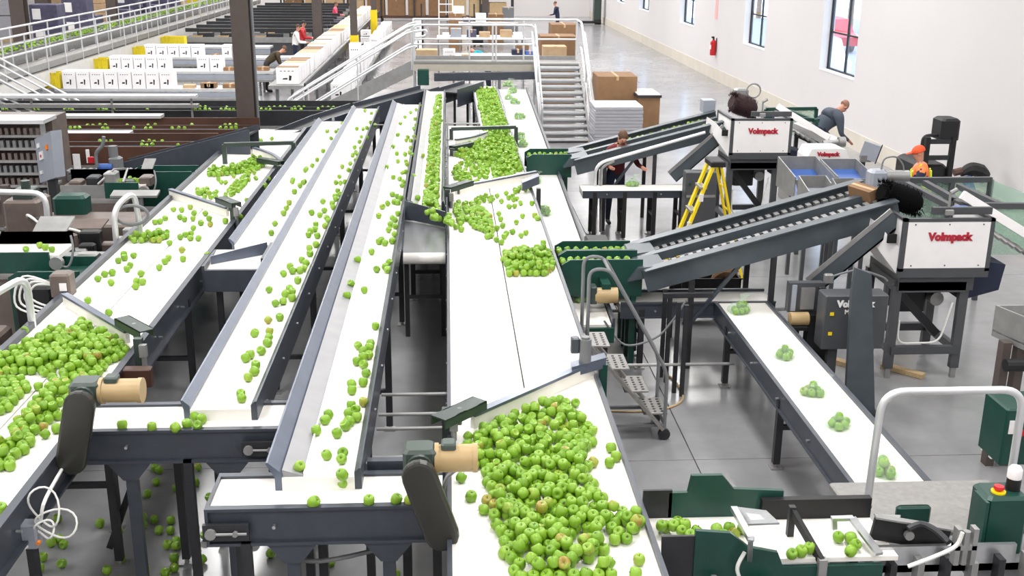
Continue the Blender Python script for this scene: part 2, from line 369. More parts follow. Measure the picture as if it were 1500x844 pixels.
# ================================================================ belt conveyors
def conveyor(label, u0, u1, v0, v1, z, axis='y', lanes=1, side_h=.2, lip=.05, rail=.045, sm='steel', lm='dark', legs=(), z1=None, group=None, name='belt_conveyor', bm='belt',
             flare=(0, 0), leg_in=.0, cat='conveyor', ends=(0, 0), splits=None, inset=0.0):
    z1 = z if z1 is None else z1
    zz = lambda v: z + (z1 - z) * (v - v0) / (v1 - v0)
    P = (lambda u, v, h: V3((u, v, h))) if axis == 'y' else (lambda u, v, h: V3((v, u, h)))
    loc = P((u0 + u1) / 2, v0, 0); t = thing(name, label, cat, loc, group)
    cuts = splits or [u0 + (u1 - u0) * i / lanes for i in range(lanes + 1)]
    for i in range(len(cuts) - 1):
        a = cuts[i] + (.007 if i else 0); b = cuts[i + 1] - (.007 if i < len(cuts) - 2 else 0)
        pr = [P(a, v0, zz(v0)), P(b, v0, zz(v0)), P(b, v1, zz(v1)), P(a, v1, zz(v1))]
        MB().prism(pr, (0, 0, -.02)).build('belt', bm, t)
    MB().prism([P(cuts[0], v0, zz(v0)), P(cuts[-1], v0, zz(v0)), P(cuts[-1], v0, zz(v0) - .09), P(cuts[0], v0, zz(v0) - .09)], P(0, -.004, 0)).build('belt_nose', bm, t)
    pr = [P(u0, v0 + .01, zz(v0) - .025), P(u1, v0 + .01, zz(v0) - .025), P(u1, v1, zz(v1) - .025), P(u0, v1, zz(v1) - .025)]
    MB().prism(pr, (0, 0, -.1)).build('bed', 'dark', t)
    for s, (e, d) in enumerate(((u0, -1), (u1, 1))):
        fl = flare[s]
        sec = [(e, -side_h), (e, lip), (e + d * fl, lip + fl * .9), (e + d * (fl + .012), lip + fl * .9), (e + d * (fl + .012 + (rail if fl == 0 else 0)), lip + fl * .9 - (0 if fl == 0 else .012)), (e + d * rail, lip - .03), (e + d * rail, -side_h)] if fl else \
              [(e, -side_h), (e, lip), (e + d * rail, lip), (e + d * rail, lip - .02), (e + d * .022, lip - .02), (e + d * .022, -side_h + .02), (e + d * rail, -side_h + .02), (e + d * rail, -side_h)]
        m = MB(); n = len(sec)
        vs = [P(q[0], v0, zz(v0) + q[1]) for q in sec] + [P(q[0], v1, zz(v1) + q[1]) for q in sec]
        fs = [(i, (i + 1) % n, (i + 1) % n + n, i + n) for i in range(n)] + [tuple(range(n - 1, -1, -1)), tuple(range(n, 2 * n))]
        m.add(vs, fs); o = m.build('side_rail', sm, t)
        bo = MB(); k = v0 + .4
        while k < v1 - .2:
            q = P(e + d * (rail), k, zz(k) - side_h * .45); w = P(e + d * (rail + .012), k, zz(k) - side_h * .45)
            bo.cyl(q - (w - q) * 2, w, .012, 6); k += .9
        bb = bo.build('bolts', 'inox', o); bb['kind'] = 'stuff'
    for e, v in ((ends[0], v0), (ends[1], v1)):
        if e:
            d = -1 if v == v0 else 1
            pr = [P(u0 - rail, v, zz(v) - side_h), P(u1 + rail, v, zz(v) - side_h), P(u1 + rail, v, zz(v) + (lip if e > 1 else -.03)), P(u0 - rail, v, zz(v) + (lip if e > 1 else -.03))]
            MB().prism(pr, P(0, d * .02, 0)).build('end_plate', sm, t)
    for v in legs:
        top = zz(v) - side_h
        for u in (u0 + leg_in, u1 - leg_in):
            q = P(u, v, 0)
            MB().box(q.x - .032, q.x + .032, q.y - .032, q.y + .032, .05, top + .1).build('leg', lm, t)
            MB().cyl((q.x, q.y, 0), (q.x, q.y, .06), .018, 8).box(q.x - .055, q.x + .055, q.y - .055, q.y + .055, 0, .014).build('levelling_foot', 'galv', t)
        MB().beam(P(u0 + leg_in, v, .42), P(u1 - leg_in, v, .42), .045, .045).build('cross_brace', lm, t)
    return t
ZA = 1.25; ZB = 1.45
A = conveyor('wide two lane white belt on the left side of the hall', -3.88, -2.79, 5.0, 21.3, ZA, lanes=2, side_h=.26, lip=.06, rail=.06, legs=(5.6, 8.3, 11.2, 14.2, 17.4, 20.5))
Cc = conveyor('wide two lane white belt running down the centre of the photo', 0.0, 1.2, 4.2, 21.8, ZA, side_h=.24, lip=.035, rail=.03, splits=[0, .6, 1.2], legs=(5.2, 8.0, 11.0, 14.0, 17.2, 20.6))
Cf = conveyor('narrow apple covered belt feeding the far end of the centre belt', .64, 1.2, 21.85, 28.2, ZA, side_h=.24, lip=.035, rail=.03, legs=(24.5, 27.4))
B1 = conveyor('narrow white belt ending in a small steel box, leftmost of the four narrow belts', -2.42, -1.98, 12.05, 21.1, ZB, flare=(.05, 0), rail=.028, side_h=.24, lip=.03, legs=(12.5, 15.5, 19))
B2 = conveyor('long narrow white belt ending at the left cross belt', -1.9, -1.46, 7.45, 22.8, ZB, flare=(.05, .03), side_h=.24, lip=.03, sm='steel', legs=(8.2, 11.2, 14.6, 18, 21.5))
B3 = conveyor('long narrow white belt with polished guide plate ending at the right cross belt', -1.08, -.62, 6.35, 23.4, ZB, flare=(.085, .03), side_h=.24, lip=.03, legs=(7.4, 10.2, 13.4, 17, 21))
B4 = conveyor('narrow belt crowded with apples beside the centre belt, ending in a steel chute', -.5, -.1, 14.0, 25.6, ZB, flare=(.04, .02), side_h=.24, lip=.03, legs=(14.4, 17.5, 21, 24.6))
MB().prism([(-1.078, 6.36, ZB + .05), (-.945, 6.36, ZB + .006), (-.945, 6.36, ZB), (-1.078, 6.36, ZB + .001)], (0, 17.0, 0)).build('guide_plate', 'plate', B3)
MB().box(-.945, -.935, 6.36, 23.3, ZB, ZB + .028).build('guide_strip', 'white', B3)
MB().prism([(-.498, 14.02, ZB + .05), (-.40, 14.02, ZB + .006), (-.40, 14.02, ZB), (-.498, 14.02, ZB + .001)], (0, 11.5, 0)).build('guide_plate', 'galv', B4)
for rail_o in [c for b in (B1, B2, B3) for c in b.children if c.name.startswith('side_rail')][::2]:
    rail_o.data.materials[0] = M['steelB']  # left rails take the lighter tone, their sheen painted in
# cross belts
X1 = conveyor('short cross belt carrying apples from the narrow belts to the left belt', 7.3, 7.72, -2.72, -1.12, 1.36, axis='x', side_h=.24, lip=.02, rail=.05, ends=(0, 2))
X2 = conveyor('short cross belt carrying apples towards the centre belt, nearest to the camera', 6.13, 6.52, -1.5, -.06, 1.36, axis='x', side_h=.24, lip=.02, rail=.05, ends=(2, 0))
def cross_fittings(t, xa, xb, yf, zt, gus, bl, legs):
    for gx in gus:
        MB().prism([(gx - .16, yf + .02, zt), (gx + .16, yf + .02, zt), (gx + .05, yf + .02, zt - .14), (gx - .05, yf + .02, zt - .14)], (0, .02, 0)).build('gusset_plate', 'steel', t)
        MB().box(gx - .04, gx + .04, yf + .04, yf + .1, .02, zt - .02).build('leg', 'steel', t)
    for lx, ly in legs:
        MB().box(lx - .03, lx + .03, ly - .03, ly + .03, .05, zt + .02).build('leg', 'dark', t)
        MB().box(lx - .06, lx + .06, ly - .05, ly + .05, 0, .014).cyl((lx, ly, 0), (lx, ly, .06), .018, 8).build('levelling_foot', 'galv', t)
    b = MB().box(bl, bl + .28, yf - .035, yf - .005, zt + .06, zt + .17).build('belt_tensioner', 'dark', t)
    MB().cyl((bl + .02, yf - .05, zt + .115), (bl + .27, yf - .05, zt + .115), .009, 8).cyl((bl + .05, yf - .06, zt + .115), (bl + .05, yf - .02, zt + .115), .035, 10).cyl((bl + .2, yf - .062, zt + .115), (bl + .2, yf - .03, zt + .115), .018, 6).build('tension_screw', 'galv', b)
cross_fittings(X1, -2.72, -1.12, 7.25, 1.12, (-2.32, -1.62), -1.5, ((-2.62, 7.75), (-2.1, 7.75), (-1.9, 7.28), (-1.2, 7.75)))
cross_fittings(X2, -1.5, -.06, 6.08, 1.12, (-1.0, -.4), -1.53, ((-1.4, 6.5), (-1.28, 6.1), (-.86, 6.5), (-.3, 6.5), (-.1, 6.5)))
p0, p1 = G(118, 673, 1.02), G(420, 674, 1.02)
MB().tube(bez([(p0.x - .15, p0.y, .88), (p0.x, p0.y, .99), (p0.x + .12, p0.y, 1.02), (p1.x, p1.y, 1.02)]), .011).build('air_pipe', 'alu', X1)
MB().beam((-2.72, 7.85, .1), (-2.35, 7.85, 1.0), .05, .05).build('diagonal_brace', 'dark', A)
# gearmotors with chain guards
def drive(t, gx, gy, gz, foot, L):
    m = MB().bbox(gx - .1, gx + .1, gy - .09, gy + .09, gz - .08, gz + .09, .02).cyl((gx, gy - .12, gz), (gx, gy + .1, gz), .075, 16)
    g = m.build('gearbox', 'gearbox', t)
    mo = MB().cyl((gx + .1, gy, gz), (gx + .1 + L, gy, gz), .085, 24).cyl((gx + .1 + L, gy, gz), (gx + .13 + L, gy, gz), .09, 24).cyl((gx + .09, gy, gz), (gx + .115, gy, gz), .095, 24)
    mo.build('motor', 'tan', t, smooth=True)
    MB().bbox(gx + .13, gx + .22, gy - .05, gy + .05, gz + .075, gz + .115, .01).build('terminal_box', 'gearbox', t)
    a = V3((gx, gy - .14, gz - .03)); b = V3(foot); d = (b - a).normalized(); s = V3((0, -1, 0)).cross(d).normalized(); r = .105; pts = []
    for k in range(9):
        th = math.pi * k / 8; pts.append(a + s * r * math.cos(th) - d * r * math.sin(th))
    for k in range(9):
        th = math.pi * k / 8; pts.append(b - s * r * math.cos(th) + d * r * math.sin(th))
    gd = MB().prism(pts, (0, -.07, 0)).build('chain_guard', 'guard', t, bevel=1)
    bv = gd.modifiers.new('b', 'BEVEL'); bv.width = .02; bv.segments = 2
M['gearbox'] = mat('grey_green_gearbox', (64, 76, 70), .4, var=.1)
M['guard'] = mat('dark_olive_chain_guard', (42, 42, 38), .35, var=.12)
g1 = G(128, 573, 1.72); drive(X1, g1.x, g1.y, 1.72, (g1.x - .1, g1.y - .14, 1.28), .25)
g2 = G(615, 672, 1.72); drive(X2, g2.x, g2.y, 1.72, (g2.x + .13, g2.y - .14, 1.3), .22)
MB().tube(bez([G(412, 815, .92), G(470, 822, .9), G(560, 803, .95), G(612, 782, 1.0), G(640, 745, 1.2), G(655, 700, 1.4), (g2.x + .25, g2.y, 1.66)]), .016).build('motor_cable', 'cable', X2, smooth=True)
# tie rods between the polished belt and the centre belt
for py in (578, 607, 628, 670):
    p = G(590, py, 1.22)
    if p.y > 6.6: MB().cyl((-.56, p.y, 1.22), (-.02, p.y, 1.22), .014, 10).build('tie_rod', 'galv', Cc)
MB().box(-.56, -.04, 6.62, 6.68, 1.2, 1.42).build('frame_rail', 'steel', B3)
for (xa, py) in ((-1.42, 578), (-1.42, 582)):
    p = G(400, 578, 1.2)
MB().cyl((-1.42, p.y, 1.15), (-1.2, p.y, 1.15), .014, 8).build('tie_rod', 'galv', B2)
for py, xa, xb in ((183, -1.36, -1.2), (181, -.08, .6)):
    p = G(650, py, 1.5); MB().cyl((xa, p.y, 1.5), (xb, p.y, 1.5), .014, 8).build('tie_rod', 'galv', B3 if xa < -1 else Cf)
# small discharge box under the leftmost narrow belt
t = thing('discharge_box', 'small dark steel box with tilted white tray at the end of the leftmost narrow belt', 'chute', (-2.2, 11.6, 0))
q = [G(308, 405, 1.2), G(382, 405, 1.2)]
MB().box(-2.62, -2.0, 11.35, 11.4, 1.12, 1.36).build('front_panel', 'steel', t)
MB().prism([(-2.62, 11.4, 1.32), (-2.0, 11.4, 1.32), (-2.0, 12.04, 1.4), (-2.62, 12.04, 1.4)], (0, 0, -.02)).build('tray', 'belt', t)
MB().prism([(-2.6, 11.62, 1.34), (-2.03, 11.9, 1.36), (-2.03, 11.9, 1.52), (-2.6, 11.62, 1.44)], (0, .02, 0)).build('deflector_plate', 'steelB', t)
MB().box(-2.02, -1.97, 11.38, 12.05, 1.12, 1.48).build('side_panel', 'steel', t)
MB().box(-2.65, -2.62, 11.38, 12.05, 1.12, 1.4).build('side_panel', 'steel', t)
for x in (-2.5, -2.12): MB().box(x - .03, x + .03, 11.45, 11.51, 0, 1.12).build('leg', 'dark', t)
# stainless chute below the crowded belt
t = thing('steel_chute', 'polished steel chute at the end of the crowded narrow belt', 'chute', (-.3, 13.2, 0))
MB().prism([(-.56, 12.8, 1.1), (-.05, 12.8, 1.1), (-.05, 13.6, 1.34), (-.56, 13.6, 1.34)], (0, 0, -.02)).build('slide', 'inox', t)
MB().cyl((-.56, 12.78, 1.07), (-.05, 12.78, 1.07), .07, 16).build('end_roller', 'belt', t, smooth=True)
MB().prism([(-.58, 12.75, 1.0), (-.58, 13.98, 1.2), (-.58, 13.98, 1.56), (-.58, 12.75, 1.18)], (.02, 0, 0)).build('side_panel', 'steel', t)
MB().prism([(-.04, 12.75, 1.0), (-.04, 13.98, 1.2), (-.04, 13.98, 1.56), (-.04, 12.75, 1.18)], (.02, 0, 0)).build('side_panel', 'steel', t)
MB().prism([(-.56, 13.6, 1.36), (-.05, 13.4, 1.3), (-.05, 13.4, 1.5), (-.56, 13.6, 1.6)], (0, .02, 0)).build('deflector_plate', 'steel', t)
for x in (-.53, -.08): MB().box(x - .028, x + .028, 12.95, 13.01, 0, 1.05).build('leg', 'dark', t)
MB().box(-.5, -.1, 12.96, 13.0, .5, .54).build('cross_brace', 'dark', t)
# inclined feeder troughs behind the belts
def trough(label, p, q, w=.5, h=.34):
    p = V3(p); q = V3(q); d = (q - p).normalized(); n = d.cross(V3((0, 0, 1))).normalized()
    t = thing('feeder_trough', label, 'conveyor', ((p.x + q.x) / 2, (p.y + q.y) / 2, 0))
    MB().prism([p - n * w / 2, p + n * w / 2, q + n * w / 2, q - n * w / 2], (0, 0, -.03)).build('bed', 'dark', t)
    for s in (-1, 1):
        a, b = p + n * s * w / 2, q + n * s * w / 2
        MB().prism([a - V3((0, 0, h)), b - V3((0, 0, h)), b + V3((0, 0, .08)), a + V3((0, 0, .08))], n * .025 * s).build('side_panel', 'steel', t)
    for k in (.25, .75):
        c = p.lerp(q, k)
        MB().box(c.x - .03, c.x + .03, c.y - .03, c.y + .03, 0, c.z - .05).build('leg', 'dark', t)
    return t
TR = [(G(180, 243, .95), G(372, 193, 1.6)), (D(398, 206, 20.9), D(472, 176, 21.9)), (D(474, 176, 22.0), D(529, 158, 23.4)),
      (D(531, 158, 23.9), D(629, 131, 26.2)), (D(656, 135, 26.3), D(694, 123, 27.6))]
for i, lab in enumerate(('dark inclined feeder trough rising to the far end of the wide left belt', 'dark inclined feeder trough between the wide left belt and the leftmost narrow belt',
                         'dark inclined feeder trough between the two leftmost narrow belts', 'dark inclined feeder trough behind the polished belt',
                         'short dark feeder trough between the crowded narrow belt and the centre belt')):
    trough(lab, *TR[i])
# sloping bag belt right of the centre belt, far feed belts and the bagged apple belt
Db = thing('bag_belt', 'white belt carrying bagged apples beside the right edge of the centre belt', 'conveyor', (1.6, 11, 0))
pr = [V3((1.3, 11.2, .75)), V3((1.76, 11.2, .75)), V3((1.97, 28, 1.2)), V3((1.3, 28, 1.2))]
MB().prism(pr, (0, 0, -.03)).build('belt', 'belt', Db)
MB().beam((1.785, 11.2, .72), (2.0, 28, 1.17), .03, .2).build('side_rail', 'steel', Db)
MB().beam((1.27, 11.2, .7), (1.27, 28, 1.15), .03, .14).build('side_rail', 'steel', Db)
MB().box(1.27, 1.79, 11.16, 11.2, .55, .72).build('end_plate', 'green', Db)
for y in (11.8, 15, 18.5, 22, 26):
    MB().box(1.76, 1.82, y, y + .06, 0, .6 + (y - 11) * .026).build('leg', 'dark', Db)
    MB().box(1.3, 1.36, y, y + .06, 0, .6 + (y - 11) * .026).build('leg', 'dark', Db)
E1 = conveyor('white belt with bagged apples running toward the handrail at right', 3.06, 3.62, 7.0, 11.75, .8, side_h=.2, lip=.025, rail=.04, legs=(7.5, 9.2, 11.2))
Fb = conveyor('short white cross belt feeding the bagged apple belt', 11.8, 12.25, 1.95, 3.75, .78, axis='x', side_h=.16, lip=.03, rail=.04, legs=(2.2, 3.5))
Hb = conveyor('far white cross belt on black caster legs behind the yellow stepladder', 17.55, 18.0, 2.2, 4.15, .85, axis='x', side_h=.12, lip=.0, rail=.03, lm='black', legs=(2.4, 2.9, 3.4, 3.85))
MB().cyl((1.9, 12.4, .5), (4.2, 12.4, .5), .02, 8).build('tie_pipe', 'galv', Fb)
MB().cyl((1.9, 11.0, .35), (3.1, 11.0, .35), .018, 8).build('tie_pipe', 'galv', E1)
# ================================================================ diverter arms on the wide belts
def diverter(label, p, q, z, bracket_px, bz, post_px, h=.1, curve=0.0, tail=.12):
    a = G(p[0], p[1], z); b = G(q[0], q[1], z); t = thing('belt_diverter', label, 'conveyor part', ((a.x + b.x) / 2, (a.y + b.y) / 2, z))
    d = (b - a).normalized(); n = V3((d.y, -d.x, 0)); pts = []
    for k in range(9):
        s = k / 8; pts.append(a.lerp(b, s) + n * curve * math.sin(math.pi * s))
    m = MB(); c = MB()
    for i in range(8):
        u, v = pts[i], pts[i + 1]
        m.prism([u + n * .02, v + n * .02, v - n * .02, u - n * .02], (0, 0, h))
        c.prism([u + n * .03 + V3((0, 0, h)), v + n * .03 + V3((0, 0, h)), v - n * .035 + V3((0, 0, h)), u - n * .035 + V3((0, 0, h))], (0, 0, .025))
    m.build('board', 'uhmw', t); c.build('top_rail', 'steelB', t)
    e0, e1 = G(*bracket_px[0], bz), G(*bracket_px[1], bz); dd = (e1 - e0).normalized(); nn = V3((dd.y, -dd.x, 0))
    br = MB().prism([e0 - nn * .07, e1 - nn * .07, e1 + nn * .07, e0 + nn * .07], (0, 0, -.012))
    br.prism([e0 - nn * .07, e1 - nn * .07, e1 - nn * .06, e0 - nn * .06], (0, 0, -.07)).prism([e0 + nn * .06, e1 + nn * .06, e1 + nn * .07, e0 + nn * .07], (0, 0, -.07))
    br.build('bracket_channel', 'brk', t)
    pp = G(*post_px, z - .1)
    MB().box(pp.x - .035, pp.x + .035, pp.y - .03, pp.y + .03, z - .2, bz - .02).build('post', 'brk', t)
    ac = MB().cyl((pp.x + .05, pp.y - .05, z - .05), (pp.x + .05, pp.y - .05, bz - .08), .022, 10).box(pp.x + .02, pp.x + .08, pp.y - .08, pp.y - .03, bz - .17, bz - .06)
    ac.build('air_cylinder', 'galv', t)
    MB().cyl((e0.lerp(e1, .5).x, e0.lerp(e1, .5).y, z + h), (e0.lerp(e1, .5).x, e0.lerp(e1, .5).y, bz), .018, 10).build('pivot_pin', 'galv', t)
    return t
M['brk'] = mat('grey_green_bracket', (58, 70, 66), .4, .2, var=.1)
diverter('white diverter board across the wide left belt, above the nearest apple heap', (96, 447), (188, 503), ZA + .02, ((178, 464), (215, 484)), 1.5, (207, 545))
diverter('white diverter board across the middle of the wide left belt', (250, 289), (334, 317), ZA + .02, ((322, 288), (346, 297)), 1.52, (343, 335))
diverter('white diverter board across the centre belt, above the nearest apple heap', (692, 628), (868, 549), ZA + .02, ((642, 612), (703, 584)), 1.5, (655, 655))
diverter('white diverter board across the centre belt below the far apple bank', (668, 285), (786, 262), ZA + .02, ((655, 274), (688, 264)), 1.52, (656, 312))
diverter('curved white diverter at the far end of the wide left belt', (372, 226), (412, 246), ZA + .02, ((380, 231), (412, 236)), 1.4, (410, 262), curve=-.08)
diverter('curved white diverter in front of the densest far bank on the centre belt', (668, 214), (713, 202), ZA + .02, ((662, 214), (690, 208)), 1.4, (662, 235), curve=.08)
# the near boards' right hand pivots with geared motor
t = thing('diverter_pivot', 'grey pivot head with small motor at the right end of the nearest diverter board', 'conveyor part', (1.26, 8.85, ZA))
a, b = G(838, 538, 1.42), G(888, 524, 1.42)
MB().prism([a, b, b + V3((0, .12, 0)), a + V3((0, .12, 0))], (0, 0, -.09)).build('pivot_channel', 'steelB', t)
MB().cyl((a.x + .12, a.y + .12, 1.42), (a.x + .12, a.y + .12, 1.62), .05, 14).cyl((a.x + .12, a.y + .12, 1.6), (a.x + .12, a.y + .12, 1.64), .035, 12).build('motor', 'cable', t, smooth=True)
MB().bbox(a.x + .0, a.x + .07, a.y + .1, a.y + .18, 1.5, 1.63).build('terminal_box', 'steel', t)
MB().box(1.25, 1.31, b.y - .02, b.y + .06, .9, 1.36).build('post', 'green', t)
t = thing('diverter_pivot', 'blue grey pivot head at the right end of the far straight diverter board', 'conveyor part', (1.26, 16, ZA))
a, b = G(765, 268, 1.45), G(790, 258, 1.45)
MB().prism([a, b, b + V3((0, .2, 0)), a + V3((0, .2, 0))], (0, 0, -.12)).build('pivot_channel', 'steelB', t)
MB().box(1.26, 1.32, a.y, a.y + .08, .9, 1.36).build('post', 'dark', t)
# gantries over the far diverters
for lab, px0, px1, Y in (('dark gantry bar over the far end of the wide left belt', (328, 212), (430, 209), 17.9), ('dark gantry bar over the far end of the centre belt', (661, 189), (756, 186), 20.2)):
    p, q = D(*px0, Y), D(*px1, Y); t = thing('gantry', lab, 'frame', ((p.x + q.x) / 2, Y, 0))
    MB().beam(p, q, .09, .06).build('cross_beam', 'brk', t)
    for e in (p, q): MB().box(e.x - .035, e.x + .035, Y - .03, Y + .03, .9, e.z).build('post', 'brk', t)
t = thing('control_box', 'small dark control box on bracket beside the wide left belt', 'box', (-2.6, 8.4, 1.1))
p = G(195, 555, 1.2); MB().bbox(p.x - .1, p.x + .16, p.y - .05, p.y + .05, 1.14, 1.3).build('housing', 'rust', t); MB().box(p.x - .16, p.x + .05, p.y - .04, p.y + .1, .95, 1.14).build('bracket', 'dark', t)
t = thing('junction_box', 'grey junction box with looped white hoses below the wide left belt', 'box', (-2.75, 6.1, .9))
p = D(45, 775, 6.5)
MB().bbox(p.x - .06, p.x + .07, 6.4, 6.5, p.z - .09, p.z + .08).build('housing', 'grey', t)
MB().box(p.x - .05, p.x - .0, 6.5, 6.58, 0, 1.1).build('post', 'dark', t)
for k, (rx, rz, ox, oz) in enumerate(((.09, .14, .14, .2), (.13, .1, .2, .08), (.06, .06, .12, .04))):
    pts = [V3((p.x + ox + rx * math.cos(u) - .3 * oz * math.sin(u) * .3, 6.42 + .03 * math.sin(2 * u), p.z + oz + rz * math.sin(u))) for u in [2 * math.pi * i / 20 for i in range(20)]]
    MB().tube(pts, .007, 6, closed=True).build('hose', 'hose', t, smooth=True)
MB().tube(bez([D(60, 762, 6.42), D(75, 715, 6.6), G(150, 600, 1.0), G(280, 445, 1.0)]), .012, 6).build('hose', 'hose', t, smooth=True)
MB().tube(bez([D(40, 800, 6.4), D(15, 815, 6.3), D(-20, 830, 6.2)]), .013, 6).build('hose', 'hose', t, smooth=True)
MB().cyl((p.x + .09, 6.39, p.z - .03), (p.x + .09, 6.36, p.z - .03), .013, 8).build('indicator_lamp', 'orange', t)
# ================================================================ green transfers and elevators at right
def transfer(label, x0, x1, y0, y1, z, zb, group=None):
    t = thing('green_transfer_trough', label, 'conveyor', ((x0 + x1) / 2, (y0 + y1) / 2, 0))
    for s, y in (('front', y0), ('back', y1)):
        MB().prism([(x0, y, zb + .1), (x0 + .15, y, zb), (x1, y, zb), (x1, y, z + .1), (x0 + .1, y, z + .1), (x0, y, z + .04)], (0, .03, 0)).build('side_plate', 'green', t)
    MB().box(x0 + .02, x1, y0 + .03, y1, z - .03, z - .005).build('belt', 'green', t)
    MB().cyl((x0 + .05, y0 + .03, z - .045), (x0 + .05, y1, z - .045), .04, 12).build('roller', 'dark', t)
    for y in (y0 + .05, y1 - .05): MB().box(x1 - .12, x1 - .06, y - .03, y + .03, 0, zb + .05).build('leg', 'green', t)
    return t
transfer('dark green trough taking apples off the centre belt, nearer of two', 1.27, 2.2, 11.85, 12.25, 1.2, .86)
transfer('dark green trough taking apples off the centre belt, farther of two', 1.29, 2.22, 12.5, 12.9, 1.14, .9)
transfer('dark green double trough leading to the far apple elevator', 1.33, 2.1, 18.4, 18.95, 1.2, .9)
def elevator(label, xa, za, xb, zb, y0, y1, steps, extra):
    t = thing('apple_elevator', label, 'conveyor', ((xa + xb) / 2, (y0 + y1) / 2, 0)); ym = (y0 + y1) / 2; d = V3((xb - xa, 0, zb - za)).normalized(); n = V3((-d.z, 0, d.x))
    for y in (y0, ym, y1):
        w = .035 if y != ym else .12; h = .26 if y != ym else .1
        a, b = V3((xa - .12, y - w / 2, za - .0)), V3((xb, y - w / 2, zb))
        MB().prism([a - n * (h - .08), b - n * (h - .08), b + n * .08, a + n * .08], (0, w, 0)).build('side_rail' if y != ym else 'centre_rail', 'steelE', t)
    for y in (y0, y1):
        a, b = V3((xa - .1, y - .08, za + .0)), V3((xb, y - .08, zb)); s = 1 if y == y0 else -1
        MB().prism([a + n * .08, b + n * .08, b + n * .095, a + n * .095], (0, .16, 0)).build('top_flange', 'steelE', t)
    for s, (ya, yb) in enumerate(((y0 + .02, ym - .06), (ym + .06, y1 - .02))):
        a, b = V3((xa, ya, za)), V3((xb, ya, zb))
        o = MB().prism([a - n * .03, b - n * .03, b - n * .01, a - n * .01], (0, yb - ya, 0)).build('lane_belt', 'dark', t)
        L = (V3((xb, 0, zb)) - V3((xa, 0, za))).length; c = MB(); k = .08; yc = yb - (yb - ya) * .45
        while k < L - .1:
            q = V3((xa, 0, za)) + d * k
            c.prism([V3((q.x, yc, q.z)) - n * .01, V3((q.x, yc, q.z)) + d * .055 - n * .01, V3((q.x, yc, q.z)) + d * .055 + n * .035, V3((q.x, yc, q.z)) + n * .035], (0, .11, 0)); k += steps
        o = c.build('cleats', 'galv' if extra else 'dark', o); o['kind'] = 'stuff'
        MB().prism([V3((xa - .3, ya, za - .06)), V3((xa, ya, za - .0)), V3((xa + .12, ya, za + .14)), V3((xa - .18, ya, za + .1))], (0, yb - ya, 0)).build('intake_hood', 'steelE', t)
    for k in (.16, .5):
        q = V3((xa, 0, za)).lerp(V3((xb, 0, zb)), k)
        for y in (y0 + .02, y1 - .02):
            MB().box(q.x - .03, q.x + .03, y - .025, y + .025, .0, q.z - .12).build('leg', 'dark', t)
    q = V3((xa, 0, za)).lerp(V3((xb, 0, zb)), .16); r = V3((xa, 0, za)).lerp(V3((xb, 0, zb)), .36)
    MB().beam((q.x, y0 + .02, .55), (r.x, y0 + .02, r.z - .15), .04, .04).build('knee_brace', 'steel', t)
    # angled drop leg at the head
    a, b = V3((xb - .98, y0 - .25, zb - .86)), V3((xb - .1, y0 - .25, zb - .06)); dd = (b - a).normalized(); nn = V3((-dd.z, 0, dd.x))
    MB().prism([a - nn * .1, b - nn * .1, b + nn * .1, a + nn * .1], (0, .04, 0)).build('drop_leg_plate', 'steelE', t)
    MB().prism([a - nn * .1, b - nn * .1, b - nn * .08, a - nn * .08], (0, .24, 0)).build('drop_leg_pan', 'dark', t)
    MB().beam(a + nn * .115, b + nn * .115, .05, .02, up=(0, 1, 0)).build('drop_leg_edge', 'galv', t)
    return t
M['steelE'] = mat('slate_elevator_steel', (72, 80, 86), .4, .15, var=.1)
E_near = elevator('near slate grey inclined elevator with two empty cleated lanes', 2.32, 1.12, 5.05, 1.92, 11.75, 12.85, .1, True)
E_far = elevator('far slate grey inclined elevator carrying two rows of apples', 2.25, 1.16, 4.75, 1.84, 18.2, 19.2, .11, False)
pa = D(872, 330, 17.9); MB().tube(fillet([(pa.x, 17.9, .05), D(872, 240, 17.9), D(1033, 194, 17.9)], .2), .028, 8).build('guard_pipe', 'alu', E_far, smooth=True)
MB().tube(fillet([(pa.x + .1, 17.95, .05), D(880, 245, 17.95), D(900, 236, 17.95)], .2), .022, 8).build('guard_pipe', 'galv', E_far, smooth=True)
t = thing('carton_on_elevator', 'small brown carton tilted on the top of the near elevator', 'carton', D(1265, 292, 12.3))
c = D(1265, 288, 12.3)
def rbox(m, c, hx, hy, hz, rot):
    R = rot if isinstance(rot, Matrix) else Matrix.Rotation(rot, 3, 'Z'); vs = [V3(c) + R @ V3((sx * hx, sy * hy, sz * hz)) for sz in (-1, 1) for sy, sx in ((-1, -1), (-1, 1), (1, 1), (1, -1))]
    return m.add(vs, [(3, 2, 1, 0), (4, 5, 6, 7), (0, 1, 5, 4), (1, 2, 6, 5), (2, 3, 7, 6), (3, 0, 4, 7)])
RT = Matrix.Rotation(.3, 3, 'Z') @ Matrix.Rotation(-.30, 3, 'Y')
rbox(MB(), c + V3((0, 0, .05)), .07, .2, .07, RT).build('box_body', 'card', t)
rbox(MB(), c + V3((0, 0, .05)) + RT @ V3((0, 0, .072)), .02, .2, .002, RT).build('tape', 'cardL', t)
